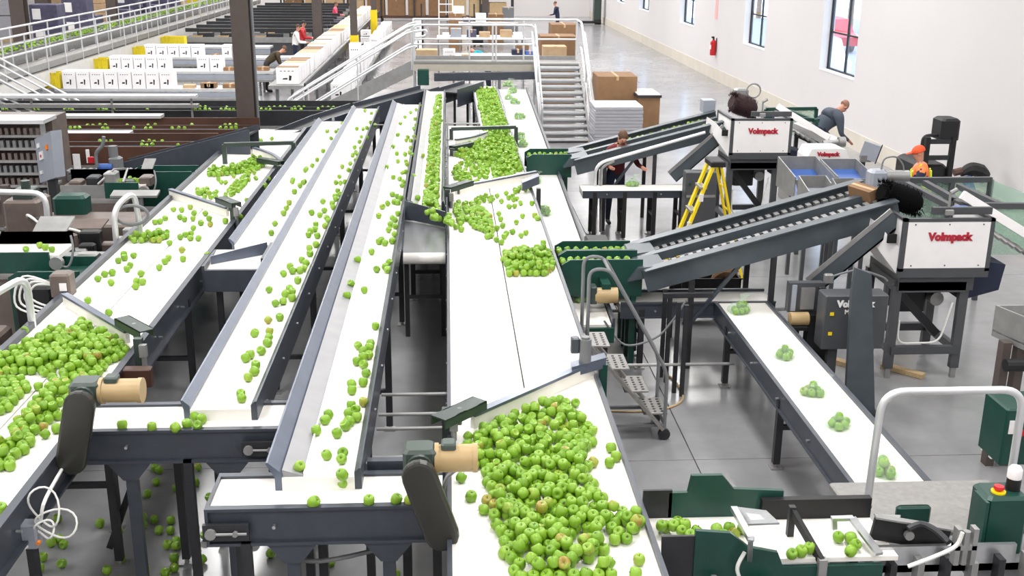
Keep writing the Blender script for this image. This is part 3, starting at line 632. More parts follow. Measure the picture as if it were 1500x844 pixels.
# weighing and bagging heads with the maker's lettering
def weigher(label, x0, y0, dz, wall):
    t = thing('weighing_head', label, 'machine', (x0 + .5, y0 + .5, 0)); x1 = x0 + 1.02; z0, z1 = 1.3 + dz, 1.9 + dz
    fp = MB().box(x0 + .05, x1 - .05, y0, y0 + .012, z0 + .04, z1 - .04).build('front_panel', 'white', t)
    sc_ = MB()
    for bx in (.12, .5, .88):
        for bz in (z0 + .07, z1 - .065): sc_.cyl((x0 + bx + .01, y0 - .006, bz), (x0 + bx + .01, y0, bz), .008, 6)
    sc_.build('screws', 'dark', fp)['kind'] = 'stuff'
    letter('lettering', 'Volmpack', .12, 'redink', fp, (x0 + .53, y0 - .004, z1 - .2), bold=.0075)
    fr = MB()
    for x in (x0, x1 - .05):
        fr.box(x, x + .05, y0, y0 + .05, z0, z1)
    fr.box(x0, x1, y0, y0 + .05, z1 - .035, z1).box(x0, x1, y0, y0 + .06, z0 - .07, z0 + .035)
    fr.box(x0, x0 + .05, y0 + .95, y0 + 1, z0, z1).box(x1 - .05, x1, y0 + .95, y0 + 1, z0, z1).box(x0, x0 + .05, y0, y0 + 1, z1 - .03, z1).box(x1 - .05, x1, y0, y0 + 1, z1 - .03, z1)
    fr.build('panel_frame', 'cabdark', t)
    MB().box(x0 + .01, x0 + .03, y0 + .05, y0 + .95, z0 + .25, z1 - .04).build('side_panel', 'white', t)
    MB().box(x1 - .03, x1 - .01, y0 + .05, y0 + .95, z0, z1 - .04).build('side_panel', 'white', t)
    MB().prism([(x0 - .22, y0 + .3, z0 + .28), (x0 + .02, y0 + .1, z0 - .05), (x0 + .02, y0 + .1, z0 + .25), (x0 - .2, y0 + .3, z0 + .5)], (0, .6, 0)).build('intake_hopper', 'white', t)
    MB().box(x0 - .12, x0 - .02, y0 + .1, y0 + .13, z0 + .3, z0 + .4).build('intake_slot', 'black', t)
    MB().box(x0 + .04, x1 - .12, y0 + .06, y0 + .92, z0 - .24, z0 - .07).build('lower_pan', 'cabdark', t)
    for lx in (x0 + .05, x1 - .2):
        for ly in (y0 + .08, y0 + .86):
            MB().box(lx - .05, lx + .05, ly, ly + .07, .12, z0 - .2).build('leg', 'cabdark', t)
            MB().box(lx - .03, lx + .03, ly + .01, ly + .05, 0, .12).build('foot', 'galv', t)
    for zz, hh in ((z0 - .26, .12), (.3, .09)):
        for ly in (y0 + .06, y0 + .86): MB().box(x0 + .05, x1 - .2, ly, ly + .07, zz, zz + hh).build('cross_bar', 'cabdark', t)
        for lx in (x0 + .02, x1 - .23): MB().box(lx, lx + .06, y0 + .12, y0 + .86, zz, zz + hh).build('side_bar', 'cabdark', t)
    # mechanism between the legs
    MB().beam((x0 + .15, y0 + .45, z0 - .3), (x1 - .3, y0 + .45, .42), .12, .09).build('discharge_slide', 'dark', t)
    MB().bbox(x0 + .2, x0 + .55, y0 + .4, y0 + .7, z0 - .6, z0 - .26, .03).build('gear_housing', 'black', t)
    MB().cyl((x0 + .62, y0 + .3, z0 - .42), (x0 + .62, y0 + .55, z0 - .42), .08, 14).build('motor', 'galv', t)
    MB().tube(fillet([(x0 + .12, y0 + .1, z0 - .6), (x0 + .12, y0 + .1, .42), (x1 - .4, y0 + .12, .42), (x1 - .3, y0 + .12, z0 - .4)], .12), .012, 6).build('air_hose', 'hose', t, smooth=True)
    # shroud at right and inclined infeed guide
    MB().prism([(x1, y0 + .25, z0 + .05), (x1 + .32, y0 + .25, z0 + .0), (x1 + .28, y0 + .25, z0 - .3), (x1 - .15, y0 + .25, z0 - .42), (x1 - .12, y0 + .25, z0 - .08)], (0, .5, 0)).build('dark_shroud', 'navy', t)
    w = MB().beam((x1 - .05, y0 + .75, z1 + .1), (x1 + .75, y0 + .35, z1 - .38), .26, .1, up=(0, .2, 1)); w.build('chute_cover', 'white', t)
    rb = MB()
    for k in range(6): rb.beam((x1 + .03 + k * .09, y0 + .45, z1 - .16 - k * .05), (x1 + .09 + k * .09, y0 + .2, z1 - .24 - k * .05), .035, .03)
    rb.build('ribs', 'galv', t)['kind'] = 'stuff'
    # top rail, bracket and drive
    MB().box(x0 + .35, x1, y0 + .1, y0 + .15, z1 + .02, z1 + .1).build('top_rail', 'cabdark', t)
    MB().cyl((x0 + .53, y0 + .12, z1), (x0 + .53, y0 + .12, z1 + .26), .015, 8).cyl((x0 + .53, y0 + .12, z1 + .26), (x0 + .6, y0 + .12, z1 + .3), .025, 8).bbox(x0 + .48, x0 + .58, y0 + .07, y0 + .17, z1 + .02, z1 + .08).build('sensor_post', 'galv', t)
    MB().bbox(x0 + .65, x0 + .85, y0 + .2, y0 + .35, z1, z1 + .07, .02).build('blue_valve', 'blue', t)
    return t
Wn = weigher('near weighing head with white front panel and red lettering on a charcoal frame', 4.94, 11.28, 0, 0)
Wf = weigher('far weighing head with white front panel and red lettering behind the stepladder', 4.62, 17.6, .13, 0)
# rotating brushes at the elevator heads
def brush(t, p, L, r, m, name):
    p = V3(p); b = MB(); b.tube([p + V3((L * (k / 8 - .5), .25 * L * (k / 8 - .5), -.35 * L * (k / 8 - .5))) for k in range(9)], [r * .6, r * .9, r, r * 1.02, r, r * .98, r, r * .9, r * .6], 18)
    o = b.build('drum', m, t, smooth=True); q = MB()
    for k in range(1400):
        s = random.uniform(-.5, .5); th = random.uniform(0, 2 * math.pi); c = p + V3((L * s, .25 * L * s, -.35 * L * s)); dr = V3((random.uniform(-.3, .3), math.cos(th), math.sin(th)))
        a = c + dr * r * .8; e = c + dr * r * random.uniform(1.05, 1.22); w = V3((.006, 0, .003)); q.add([a - w, a + w, e], [(0, 1, 2)])
    o2 = q.build(name, m, o); o2['kind'] = 'stuff'
pb = D(1318, 290, 12.0); brush(Wn, pb, .5, .15, 'brush', 'bristles')
pb = D(1088, 155, 18.6); brush(Wf, pb, .44, .17, 'maroonbrush', 'bristles')
p = D(1284, 258, 12.4); MB().bbox(p.x - .1, p.x + .1, 12.3, 12.5, p.z - .18, p.z + .08, .03).build('drive_gearbox', 'grey', Wn); MB().cyl((p.x + .1, 12.4, p.z), (p.x + .38, 12.4, p.z), .07, 16).build('drive_motor', 'galv', Wn, smooth=True)
MB().tube(bez([D(1291, 248, 12.4), D(1296, 233, 12.4), D(1312, 230, 12.4), D(1322, 240, 12.4), D(1324, 250, 12.4)]), .01, 6).build('drive_cable', 'cable', Wn, smooth=True)
p = D(1085, 136, 18.8); MB().bbox(p.x - .12, p.x + .12, 18.7, 18.9, p.z - .1, p.z + .08, .03).build('drive_gearbox', 'galv', Wf); p = D(1104, 133, 18.7)
MB().tube([p + V3((.12 * math.cos(u), 0, .12 * math.sin(u))) for u in [2 * math.pi * k / 18 for k in range(18)]], .014, 6, closed=True).build('drive_pulley', 'galv', Wf, smooth=True)
p = D(1048, 160, 18.9); t = thing('grey_tote', 'small grey blue tote behind the top of the far elevator', 'box', p); MB().bbox(p.x - .12, p.x + .1, 19.3, 19.6, p.z - .12, p.z + .1).build('tote_body', 'grey', t)
# guarded frame behind the near head
t = thing('guard_enclosure', 'dark bar frame with green tinted guards behind the near weighing head', 'machine', (6.6, 13.6, 0))
zt = 1.72; A1 = D(1317, 264, 14.2); B1_ = D(1452, 263, 14.2); C1 = D(1400, 306, 12.45); D1 = D(1560, 302, 12.45)
for a, b in ((A1, B1_), (A1, D(1398, 306, 12.4)), (D(1355, 268, 14.0), D(1426, 308, 12.4)), (D(1404, 273, 14.0), D(1462, 300, 12.6)), (D(1412, 301, 12.6), D1)):
    MB().beam(a, b, .07, .07).build('frame_bar', 'cabdark', t)
for e in (A1, B1_, D(1395, 266, 14.2), D1): MB().box(e.x - .03, e.x + .03, e.y - .03, e.y + .03, 0, e.z).build('leg', 'cabdark', t)
MB().prism([A1 + V3((.05, .05, -.02)), B1_ + V3((0, .05, -.02)), B1_ + V3((0, .05, -.6)), A1 + V3((.05, .05, -.6))], (0, .01, 0)).build('guard_panel', 'gglass', t)
MB().prism([B1_, D(1540, 300, 12.6), D(1540, 300, 12.6) - V3((0, 0, .7)), B1_ - V3((0, 0, .7))], (.01, 0, 0)).build('guard_panel', 'gglass', t)
MB().prism([D(1415, 304, 12.6), D1, D1 - V3((0, 0, .6)), D(1415, 304, 12.6) - V3((0, 0, .6))], (0, .01, 0)).build('guard_panel', 'gglass', t)
t = thing('guard_enclosure', 'dark bar frame with green tinted guards behind the far weighing head', 'machine', (5.6, 20, 0))
q = [D(1130, 168, 19.6), D(1190, 159, 20.6), D(1193, 168, 20.2), D(1160, 180, 19.2)]
for a, b in ((D(1122, 160, 20.6), D(1196, 159, 20.6)), (D(1155, 162, 20.6), D(1196, 178, 19.3)), (D(1120, 172, 19.4), D(1200, 176, 19.4))):
    MB().beam(a, b, .06, .06).build('frame_bar', 'green', t)
for e in (D(1122, 160, 20.6), D(1196, 159, 20.6), D(1196, 178, 19.3)): MB().box(e.x - .03, e.x + .03, e.y - .03, e.y + .03, 0, e.z).build('leg', 'green', t)
e, f = D(1124, 161, 20.6), D(1194, 160, 20.6); MB().prism([e, f, f - V3((0, 0, .5)), e - V3((0, 0, .5))], (0, .01, 0)).build('guard_panel', 'gglass', t)
# control cabinet and splayed post
t = thing('control_cabinet', 'charcoal control cabinet with white lettering and two yellow stickers', 'cabinet', (4.25, 10.8, 0))
cb = MB().bbox(3.94, 4.62, 10.7, 10.95, .62, 1.22, .012).build('housing', 'cabdark', t)
letter('lettering', 'Volmpack', .098, 'white', cb, (D(1254, 444, 10.69).x, 10.695, 1.13), bold=.006); letter('lettering', 'MD12', .066, 'white', cb, (D(1249, 457, 10.69).x, 10.695, 1.04), bold=.002)
for z in (1.0, .78): MB().box(4.0, 4.04, 10.69, 10.7, z, z + .035).build('sticker', 'yellow', cb)
for x in (4.1, 4.5): MB().box(x - .05, x + .05, 10.78, 10.86, 0, .62).build('leg', 'cabdark', t)
t = thing('splayed_post', 'tapered grey green steel post standing in front of the control cabinet', 'post', (4.3, 10.35, 0))
a, b, c, d_ = D(1245, 402, 10.35), D(1277, 402, 10.35), D(1284, 590, 10.35), D(1240, 590, 10.35)
MB().prism([V3((d_.x, 10.35, .0)), V3((c.x, 10.35, .0)), V3((b.x, 10.35, a.z)), V3((a.x + .06, 10.35, a.z + .06)), V3((a.x + .04, 10.35, a.z - .2))], (0, .06, 0)).build('post_body', 'steelE', t)
MB().box(d_.x - .05, c.x + .05, 10.28, 10.48, 0, .012).build('foot_plate', 'dark', t)

t = thing('electrical_cabinet', 'open black electrical panel with pale module beside the bagged apple belt', 'cabinet', (3.75, 10.9, 0))
a, b = D(1157, 415, 11.2), D(1203, 457, 11.2)
MB().box(a.x, b.x, 11.2, 11.3, b.z, a.z).build('back_box', 'cabdark', t); MB().box(a.x + .13, a.x + .28, 11.17, 11.2, b.z + .04, a.z - .05).build('module', 'galv', t)
MB().box(a.x + .03, a.x + .08, 11.18, 11.2, b.z + .02, a.z - .02).build('duct', 'grey', t)
for k in range(3): MB().bbox(b.x - .06, b.x + .02, 11.16, 11.2, b.z + .03 + k * .1, b.z + .1 + k * .1).build('relay', 'black', t)
MB().box(a.x + .1, a.x + .16, 11.22, 11.3, 0, b.z).box(b.x - .1, b.x - .04, 11.22, 11.3, 0, b.z).build('stand', 'black', t)
p = D(1170, 467, 11.1); MB().cyl((p.x - .1, 11.1, p.z), (p.x + .1, 11.1, p.z), .075, 18).build('tan_motor', 'tan', t, smooth=True); MB().box(p.x + .1, p.x + .35, 11.05, 11.2, .2, p.z + .05).build('drive_cover', 'black', t)
MB().bbox(p.x - .1, p.x + .1, 11.04, 11.18, p.z - .12, p.z - .07).build('motor_mount', 'black', t)
p = D(1213, 407, 11.3); MB().bbox(p.x - .05, p.x + .05, 11.25, 11.32, p.z - .05, p.z + .05).build('switch_box', 'galv', t)
MB().tube(bez([p, D(1255, 396, 11.3), D(1290, 405, 11.3), D(1300, 412, 11.3)]), .013, 6).build('conduit', 'cable', t, smooth=True)
for lab, pa, pb in (('longer timber batten lying on the floor beneath the near weighing head', (1292, 535), (1353, 551)), ('short timber batten lying behind the splayed post', (1222, 528), (1278, 543))):
    a, b = G(*pa, .03), G(*pb, .03); o = MB().beam(a, b, .1, .05).build('timber_batten', 'wood', origin=a); tag(o, lab, 'timber')
# blue lined hoppers and second lettered hood between the two heads
t = thing('bagging_hood', 'white rounded hood with red lettering between the two weighing heads', 'machine', (6.1, 16.6, 0))
a, b = D(1182, 238, 16.4), D(1244, 218, 16.4); w = b.x - a.x; pts = [(a.x, a.z), (a.x, a.z + .08), (a.x + .06, b.z - .01), (a.x + .12, b.z), (b.x - .12, b.z), (b.x - .04, b.z - .02), (b.x, a.z + .08), (b.x, a.z)]
hd = MB().prism([(x, 16.4, z) for x, z in pts], (0, .5, 0)).build('hood', 'white', t)
letter('lettering', 'Volmpack', .085, 'redink', hd, ((a.x + b.x) / 2, 16.395, a.z + .13), bold=.006)
MB().cyl((a.x + .28, 16.7, a.z - .15), (b.x - .2, 16.7, a.z - .15), .13, 16).build('roller', 'rust', t, smooth=True)
for x in (a.x + .03, b.x - .03): MB().box(x - .03, x + .03, 16.6, 16.66, 0, a.z).build('leg', 'cabdark', t)
def hopper(label, px0, px1, Y, dep, h, lining='blue'):
    a, b = D(*px0, Y), D(*px1, Y); z = a.z; t = thing('collecting_hopper', label, 'hopper', ((a.x + b.x) / 2, Y + dep / 2, 0)); x0, x1 = a.x, b.x
    for nm, pr, v in (('front_wall', [(x0 + .1, Y, z - h), (x1 - .05, Y, z - h), (x1, Y, z - h * .4), (x0, Y, z - h * .4)], (0, .015, 0)), ('back_wall', [(x0 + .02, Y + dep, z - h), (x1 - .02, Y + dep, z - h), (x1, Y + dep, z), (x0, Y + dep, z)], (0, .015, 0)),
                      ('side_wall', [(x0, Y, z - h), (x0, Y + dep, z - h), (x0, Y + dep, z), (x0, Y, z - h * .3)], (.015, 0, 0)), ('side_wall', [(x1, Y, z - h), (x1, Y + dep, z - h), (x1, Y + dep, z), (x1, Y, z - h * .3)], (-.015, 0, 0))):
        MB().prism(pr, v).build(nm, 'galv', t)
    MB().prism([(x0 + .02, Y + .02, z - h + .02), (x1 - .02, Y + .02, z - h + .02), (x1 - .02, Y + dep, z - h * .45), (x0 + .02, Y + dep, z - h * .45)], (0, 0, -.012)).build('lining', lining, t)
    for x in (x0 + .04, x1 - .04): MB().box(x - .025, x + .025, Y + .1, Y + .15, 0, z - h).build('leg', 'cabdark', t)
    return t
hopper('blue lined steel hopper under the white hood, left of two', (1166, 246), (1225, 246), 15.4, .9, .45)
hopper('blue lined steel hopper right of the white hood', (1228, 248), (1284, 248), 15.3, .8, .35)
hopper('lower pale blue hopper just behind the near elevator', (1186, 268), (1228, 268), 14.6, .5, .4, 'grey')
hopper('small galvanised hopper left of the tilted carton', (1233, 270), (1268, 270), 14.4, .4, .4, 'galv')
t = thing('white_chute', 'long white inclined chute in front of the bending man', 'chute', (6.5, 18.3, 0))
a, b = D(1168, 184, 18.6), D(1222, 209, 17.9); MB().beam(a, b, .24, .12).build('chute_cover', 'white', t); MB().beam(a + V3((0, -.1, -.12)), b + V3((0, -.1, -.12)), .2, .08).build('underside', 'dark', t)
for e in (a, b): MB().box(e.x - .03, e.x + .03, e.y - .03, e.y + .03, 0, e.z - .1).build('leg', 'dark', t)
p = D(1232, 208, 17.5); MB().cyl((p.x - .05, 17.5, p.z), (p.x + .06, 17.5, p.z), .085, 16).cyl((p.x - .3, 17.5, p.z - .03), (p.x - .05, 17.5, p.z), .05, 12).build('end_motor', 'galv', t, smooth=True)
t = thing('operator_screen', 'tilted grey operator screen on a post right of the white hood', 'screen', (6.9, 16.2, 0)); p = D(1275, 222, 16.2)
RS = Matrix.Rotation(-.5, 3, 'Z') @ Matrix.Rotation(.25, 3, 'Y')
rbox(MB(), p, .13, .04, .13, RS).build('housing', 'grey', t); rbox(MB(), p + RS @ V3((.132, 0, 0)), .006, .04, .15, RS).build('bezel', 'black', t)
MB().box(p.x - .12, p.x - .06, 16.2, 16.26, 0, p.z - .08).build('post', 'dark', t); MB().box(p.x - .14, p.x + .02, 16.18, 16.24, p.z - .16, p.z - .06).build('bracket', 'cable', t)
# machine frame under the far head: tall panel and dark wheeled cart
t = thing('tool_cart', 'low black wheeled cart with rags under the near elevator', 'cart', (3.6, 13.4, 0)); a, b = D(1000, 395, 13.3), D(1085, 425, 13.3)
MB().box(a.x, b.x, 13.3, 13.9, .2, .26).box(a.x, b.x, 13.3, 13.32, .26, .62).box(a.x, b.x, 13.88, 13.9, .26, .62).box(b.x - .02, b.x, 13.3, 13.9, .26, .62).build('tray', 'black', t)
for x in (a.x + .06, b.x - .06):
    for y in (13.36, 13.84): MB().cyl((x - .02, y, .07), (x + .02, y, .07), .07, 12).box(x - .01, x + .01, y - .02, y + .02, .07, .2).build('caster', 'cable', t)
p = D(1068, 408, 13.28); t2 = MB().tube(bez([(p.x - .15, 13.5, .55), (p.x - .05, 13.4, .68), (p.x + .06, 13.5, .62), (p.x + .16, 13.55, .64)]), [.04, .09, .08, .03], 8).build('leather_glove', 'card', origin=p, smooth=True); tag(t2, 'tan leather work glove lying in the black wheeled cart', 'glove')
t = thing('floor_cabinet', 'slim charcoal floor cabinet behind the stepladder', 'cabinet', (4.3, 16.8, 0)); a = D(1005, 262, 16.8); b = D(1062, 262, 16.8)
MB().bbox(a.x, b.x - .12, 16.8, 17.05, .05, a.z + .1).build('housing', 'cabdark', t); MB().box(a.x + .02, b.x - .14, 16.79, 16.8, .9, .94).build('rail', 'galv', t)
MB().bbox(a.x + .05, a.x + .09, 16.78, 16.8, 1.1, 1.14).build('lamp', 'green', t)
# yellow stepladder
t = thing('stepladder', 'yellow fibreglass stepladder standing open between the two elevators', 'ladder', (4.0, 15.5, 0)); ap = D(1046, 238, 15.5)
fl, fr_ = D(974, 390, 15.5), D(1082, 390, 15.5); front, rear = [], []
for y in (15.3, 15.7):
    MB().beam((ap.x - .04, y + (.04 if y < 15.5 else -.04), ap.z), (fl.x, y, .02), .035, .1, up=(0, 1, 0)).build('front_rail', 'yellow', t)
    MB().beam((ap.x + .06, y + (.04 if y < 15.5 else -.04), ap.z), (fr_.x, y, .02), .03, .075, up=(0, 1, 0)).build('rear_rail', 'yellow', t)
    MB().box(fl.x - .06, fl.x + .06, y - .03, y + .03, 0, .05).build('foot', 'black', t); MB().box(fr_.x - .05, fr_.x + .05, y - .03, y + .03, 0, .05).build('foot', 'black', t)
for k in range(1, 5):
    s = k / 5; x = ap.x - .04 + (fl.x - ap.x) * s; z = ap.z * (1 - s)
    MB().box(x - .05, x + .05, 15.32, 15.68, z - .02, z + .01).build('step', 'galv', t)
    xr = ap.x + .06 + (fr_.x - ap.x - .06) * s; MB().cyl((xr, 15.33, z), (xr, 15.67, z), .014, 8).build('rear_brace', 'yellow', t)
MB().bbox(ap.x - .09, ap.x + .12, 15.28, 15.72, ap.z - .03, ap.z + .05, .015).build('top_cap', 'black', t)
for k in (.28, .52): MB().box(ap.x - .02 + (fl.x - ap.x) * k - .04, ap.x + (fl.x - ap.x) * k, 15.27, 15.285, ap.z * (1 - k) - .05, ap.z * (1 - k) + .06).build('label_plate', 'white', t)
t = thing('stepladder', 'small yellow stepladder with black top half hidden under the near green trough', 'ladder', (2.0, 13.4, 0)); ap = D(874, 356, 13.6); 
for y in (13.45, 13.75):
    MB().beam((ap.x - .05, y, ap.z), (ap.x - .2, y, 0.02), .03, .08, up=(0, 1, 0)).build('rear_rail', 'yellow', t); MB().beam((ap.x + .06, y, ap.z), (ap.x + .38, y, 0.02), .03, .08, up=(0, 1, 0)).build('front_rail', 'yellow', t)
MB().bbox(ap.x - .14, ap.x + .16, 13.4, 13.8, ap.z - .04, ap.z + .06, .02).build('top_cap', 'black', t)
for s in (.3, .6, .85): MB().box(ap.x + .06 + .32 * s - .05, ap.x + .06 + .32 * s + .05, 13.46, 13.74, ap.z * (1 - s) - .02, ap.z * (1 - s) + .01).build('step', 'galv', t)
p = D(893, 445, 11.3); t = thing('gearmotor', 'tan gearmotor hanging below the nearer green trough', 'motor', p); MB().cyl((p.x - .13, 11.6, p.z), (p.x + .13, 11.6, p.z), .09, 18).build('motor', 'tan', t, smooth=True); MB().bbox(p.x - .18, p.x - .11, 11.52, 11.68, p.z - .08, p.z + .12).build('terminal_box', 'brk', t); MB().box(p.x - .05, p.x + .05, 11.56, 11.86, p.z + .08, p.z + .14).build('mount', 'green', t)
p = D(782, 262, 18.2)
# rolling step unit beside the centre belt
t = thing('step_unit', 'grey perforated step unit with looped handrails beside the centre belt', 'steps', (1.8, 10.1, 0))
for k in range(4):
    x = 1.42 + k * .2; z = 1.0 - k * .24
    tr = MB().bbox(x - .11, x + .13, 9.88, 10.28, z - .02, z, .005).build('tread', 'deck', t); hs = MB()
    for i in range(6):
        for j in range(3): hs.cyl((x - .06 + j * .07, 9.92 + i * .06, z), (x - .06 + j * .07, 9.92 + i * .06, z + .004), .015, 8)
    hs.build('perforations', 'dark', tr)['kind'] = 'stuff'
for y in (9.86, 10.3):
    MB().beam((1.34, y, 1.02), (2.1, y, .12), .03, .1, up=(0, 1, 0)).build('stringer', 'deck', t)
    MB().tube(fillet([(1.32, y, 0), (1.32, y, 1.78), (1.52, y, 1.78), (2.12, y, .72), (2.12, y, .08)], .12), .018, 8).build('handrail', 'cable', t, smooth=True)
    MB().cyl((2.12, y - .02, .06), (2.12, y + .02, .06), .06, 14).build('caster', 'dark', t)
    MB().beam((1.32, y, .16), (2.12, y, .16), .03, .03).build('base_bar', 'cable', t)
MB().tube([(1.52, 9.86, 1.75), (1.52, 10.3, 1.75)], .016, 8).build('cross_bar', 'cable', t)
MB().tube([(2.12, 9.86, .16), (2.12, 10.3, .16)], .016, 8).build('cross_bar', 'cable', t)
# slender posts with pipe loop behind it
t = thing('conduit_stand', 'group of slender dark posts joined by a tan floor hose near the step unit', 'stand', (2.5, 11.3, 0))
for px, py in ((975, 560), (987, 575), (998, 580), (968, 552)):
    g = G(px, py); MB().box(g.x - .022, g.x + .022, g.y - .022, g.y + .022, 0, 1.05).build('post', 'dark', t)
gp = [G(x, y, .012) for x, y in ((870, 600), (920, 603), (970, 600), (1000, 585), (990, 560), (975, 548))]; MB().tube(bez(gp), .012, 6).build('floor_hose', 'wood', t, smooth=True)
gp = [D(x, y, 11.2) for x, y in ((885, 470), (915, 505), (960, 495), (985, 470), (1005, 440))]; MB().tube(bez(gp), .013, 6).build('cable', 'cable', t, smooth=True)
MB().beam((2.35, 11.35, 1.03), (2.9, 11.35, 1.03), .05, .05).build('top_bar', 'dark', t)
# cartons and wrapped pallet by the crossover stairs
def carton(label, x0, x1, y0, y1, z0, z1, m='card', group=None, name='carton', top=None):
    t = thing(name, label, 'carton', ((x0 + x1) / 2, (y0 + y1) / 2, z0), group); MB().bbox(x0, x1, y0, y1, z0, z1, .012).build('box_body', m, t)
    MB().box((x0 + x1) / 2 - .03, (x0 + x1) / 2 + .03, y0 - .002, y1 + .002, z1 - .1, z1 + .002).build('tape', 'cardL' if m != 'wcard' else 'uhmw', t); return t
a, b = D(872, 150, 25.6), D(943, 150, 25.6); t = thing('wrapped_pallet', 'grey stretch wrapped pallet of stacked sheets beside the crossover stairs', 'pallet', ((a.x + b.x) / 2, 26, 0))
zt = D(900, 157, 25.6).z
for k in range(12): MB().bbox(a.x + random.uniform(-.01, .01), b.x + random.uniform(-.01, .01), 25.6, 26.7, .14 + (zt - .14) * k / 12, .14 + (zt - .14) * (k + 1) / 12 - .006, .015).build('sheet_layer', 'wrap', t)
MB().box(a.x + .01, b.x - .01, 25.62, 26.68, zt - .004, zt + .012).build('top_sheet', 'white', t)
for y in (25.62, 26.1, 26.58): MB().box(a.x, b.x, y, y + .1, 0, .14).build('pallet_runner', 'wood', t)
a, b = D(876, 112, 27.3), D(934, 112, 27.3); carton('large brown carton standing behind the wrapped pallet', a.x, b.x, 27.3, 28.4, 0, D(900, 112, 27.3).z)
a, b = D(936, 140, 26.7), D(968, 140, 26.7); t = thing('bulk_bin', 'tall brown bulk bin with pale rim right of the wrapped pallet', 'carton', ((a.x + b.x) / 2, 27, 0)); z = D(950, 140, 26.7).z
MB().bbox(a.x, b.x, 26.75, 27.9, 0, z, .01).build('bin_body', 'card', t); MB().box(a.x - .03, b.x + .03, 26.72, 27.93, z - .06, z).build('rim', 'dark', t); MB().box(a.x, b.x, 26.75, 27.9, z, z + .02).build('liner', 'white', t)
a, b = D(808, 50, 37), D(846, 50, 37); carton('large brown carton beyond the top of the crossover stairs', a.x, b.x, 37, 38.2, 0, D(820, 36, 37).z)
a, b = D(792, 62, 34), D(845, 62, 34); carton('open brown carton just beyond the crossover stairs', a.x, b.x, 34, 35, 0, D(820, 53, 34).z, 'card')
p = D(888, 95, 31); t = thing('waste_bin', 'small dark green waste bin on the floor beyond the brown carton', 'bin', (p.x, 31, 0)); MB().tube([(p.x, 31, 0), (p.x, 31, .85), (p.x, 31, .9)], [.13, .16, .14], 12).build('bin_body', 'brk', t)
MB().tube([(p.x, 31, .9), (p.x, 31, .94)], [.15, .1], 12).build('lid', 'dark', t)
p = XP(1045.5, 68, XR - .1); t = thing('fire_extinguisher', 'red fire extinguisher mounted on the right wall between the windows', 'extinguisher', (XR - .12, p.y, p.z))
MB().tube([(XR - .12, p.y, p.z - .32), (XR - .12, p.y, p.z - .3), (XR - .12, p.y, p.z + .16), (XR - .12, p.y, p.z + .24)], [.1, .11, .11, .04], 14).build('cylinder', 'red', t, smooth=True)
MB().cyl((XR - .12, p.y, p.z + .22), (XR - .12, p.y, p.z + .33), .035, 10).box(XR - .2, XR - .1, p.y - .02, p.y + .02, p.z + .3, p.z + .36).build('valve', 'black', t); MB().box(XR - .235, XR - .15, p.y - .06, p.y + .06, p.z - .1, p.z + .06).build('label_plate', 'white', t)
MB().box(XR - .02, XR - .003, p.y - .05, p.y + .05, p.z - .2, p.z + .3).build('wall_bracket', 'dark', t)
p = XP(1050, 14, XR); o = MB().box(XR - .015, XR, p.y - .16, p.y + .16, p.z - .3, p.z + .3).build('wall_notice', 'notice', origin=p) if False else None
M['notice'] = mat('pale_pink_notice', (225, 170, 170), .6, var=.05)
t = thing('wall_notice', 'pale pink notice on the right wall above the fire extinguisher', 'sign', (XR, p.y, p.z)); MB().box(XR - .012, XR - .001, p.y - .2, p.y + .2, p.z - .35, p.z + .35).build('board', 'notice', t)
# ================================================================ crossover platform and stairs
def stair(t, top, bot, wvec, n, m='deck', rails=True, tread_d=.26):
    top = V3(top); bot = V3(bot); w = V3(wvec); run = bot - top
    for k in range(n):
        s = (k + .5) / n; c = top + run * s; hd = V3((run.x, run.y, 0)).normalized()
        a = c - hd * tread_d / 2; b = c + hd * tread_d / 2
        MB().prism([a, b, b + w, a + w], (0, 0, -.04)).build('tread', m, t)
    for e in (V3((0, 0, 0)), w): MB().beam(top + e - V3((0, 0, .08)), bot + e - V3((0, 0, .08)) + V3((0, 0, .06)), .05, .2).build('stringer', 'galv', t)
P0 = D(606, 88, 29.7).x; XS = 2.32; XE = 3.56; ZP = 1.68
t = thing('crossover_platform', 'grey crossover platform with tube railings spanning the centre belts', 'platform', (1.3, 30, 0)); CP = t
MB().box(P0, XE, 29.7, 30.75, ZP - .03, ZP).build('deck_plate', 'deck', t); MB().box(P0, XS, 29.66, 29.7, ZP - .2, ZP).build('fascia', 'fascia', t); MB().box(P0, XS, 29.64, 29.68, ZP, ZP + .06).build('toe_board', 'galv', t)
MB().box(P0, XE, 30.75, 30.79, ZP - .2, ZP + .1).build('fascia', 'galv', t); MB().box(P0, XE, 29.75, 29.85, ZP - .2, ZP - .03).build('joist', 'galv', t)
MB().beam(D(636, 113, 29.2), D(786, 110, 29.2), .2, .2).build('cross_channel', 'steel', t)
g = D(620, 112, 29.3); MB().bbox(g.x - .15, g.x + .15, 29.2, 29.5, g.z - .22, g.z + .18).build('drive_box', 'green', t)
pm = D(725, 60, 29.7).x
for x in (P0, pm - .06, pm + .03, XS):
    MB().cyl((x, 29.7, 0 if x in (P0, XS) else ZP - .75), (x, 29.7, ZP + .98), .025, 8).build('post', 'alu', t)
for x in (P0, .6, 2.1, XE): MB().cyl((x, 30.75, 0), (x, 30.75, ZP + 1.05), .025, 8).build('post', 'alu', t)
MB().tube(fillet([(P0, 29.7, ZP + .5), (P0, 29.7, ZP + 1.0), (XS, 29.7, ZP + 1.0), (XS, 29.5, ZP + .5)], .15), .028, 8).build('top_rail', 'alu', t, smooth=True)
MB().cyl((P0, 29.7, ZP + .5), (XS, 29.7, ZP + .5), .024, 8).build('mid_rail', 'alu', t, smooth=True)
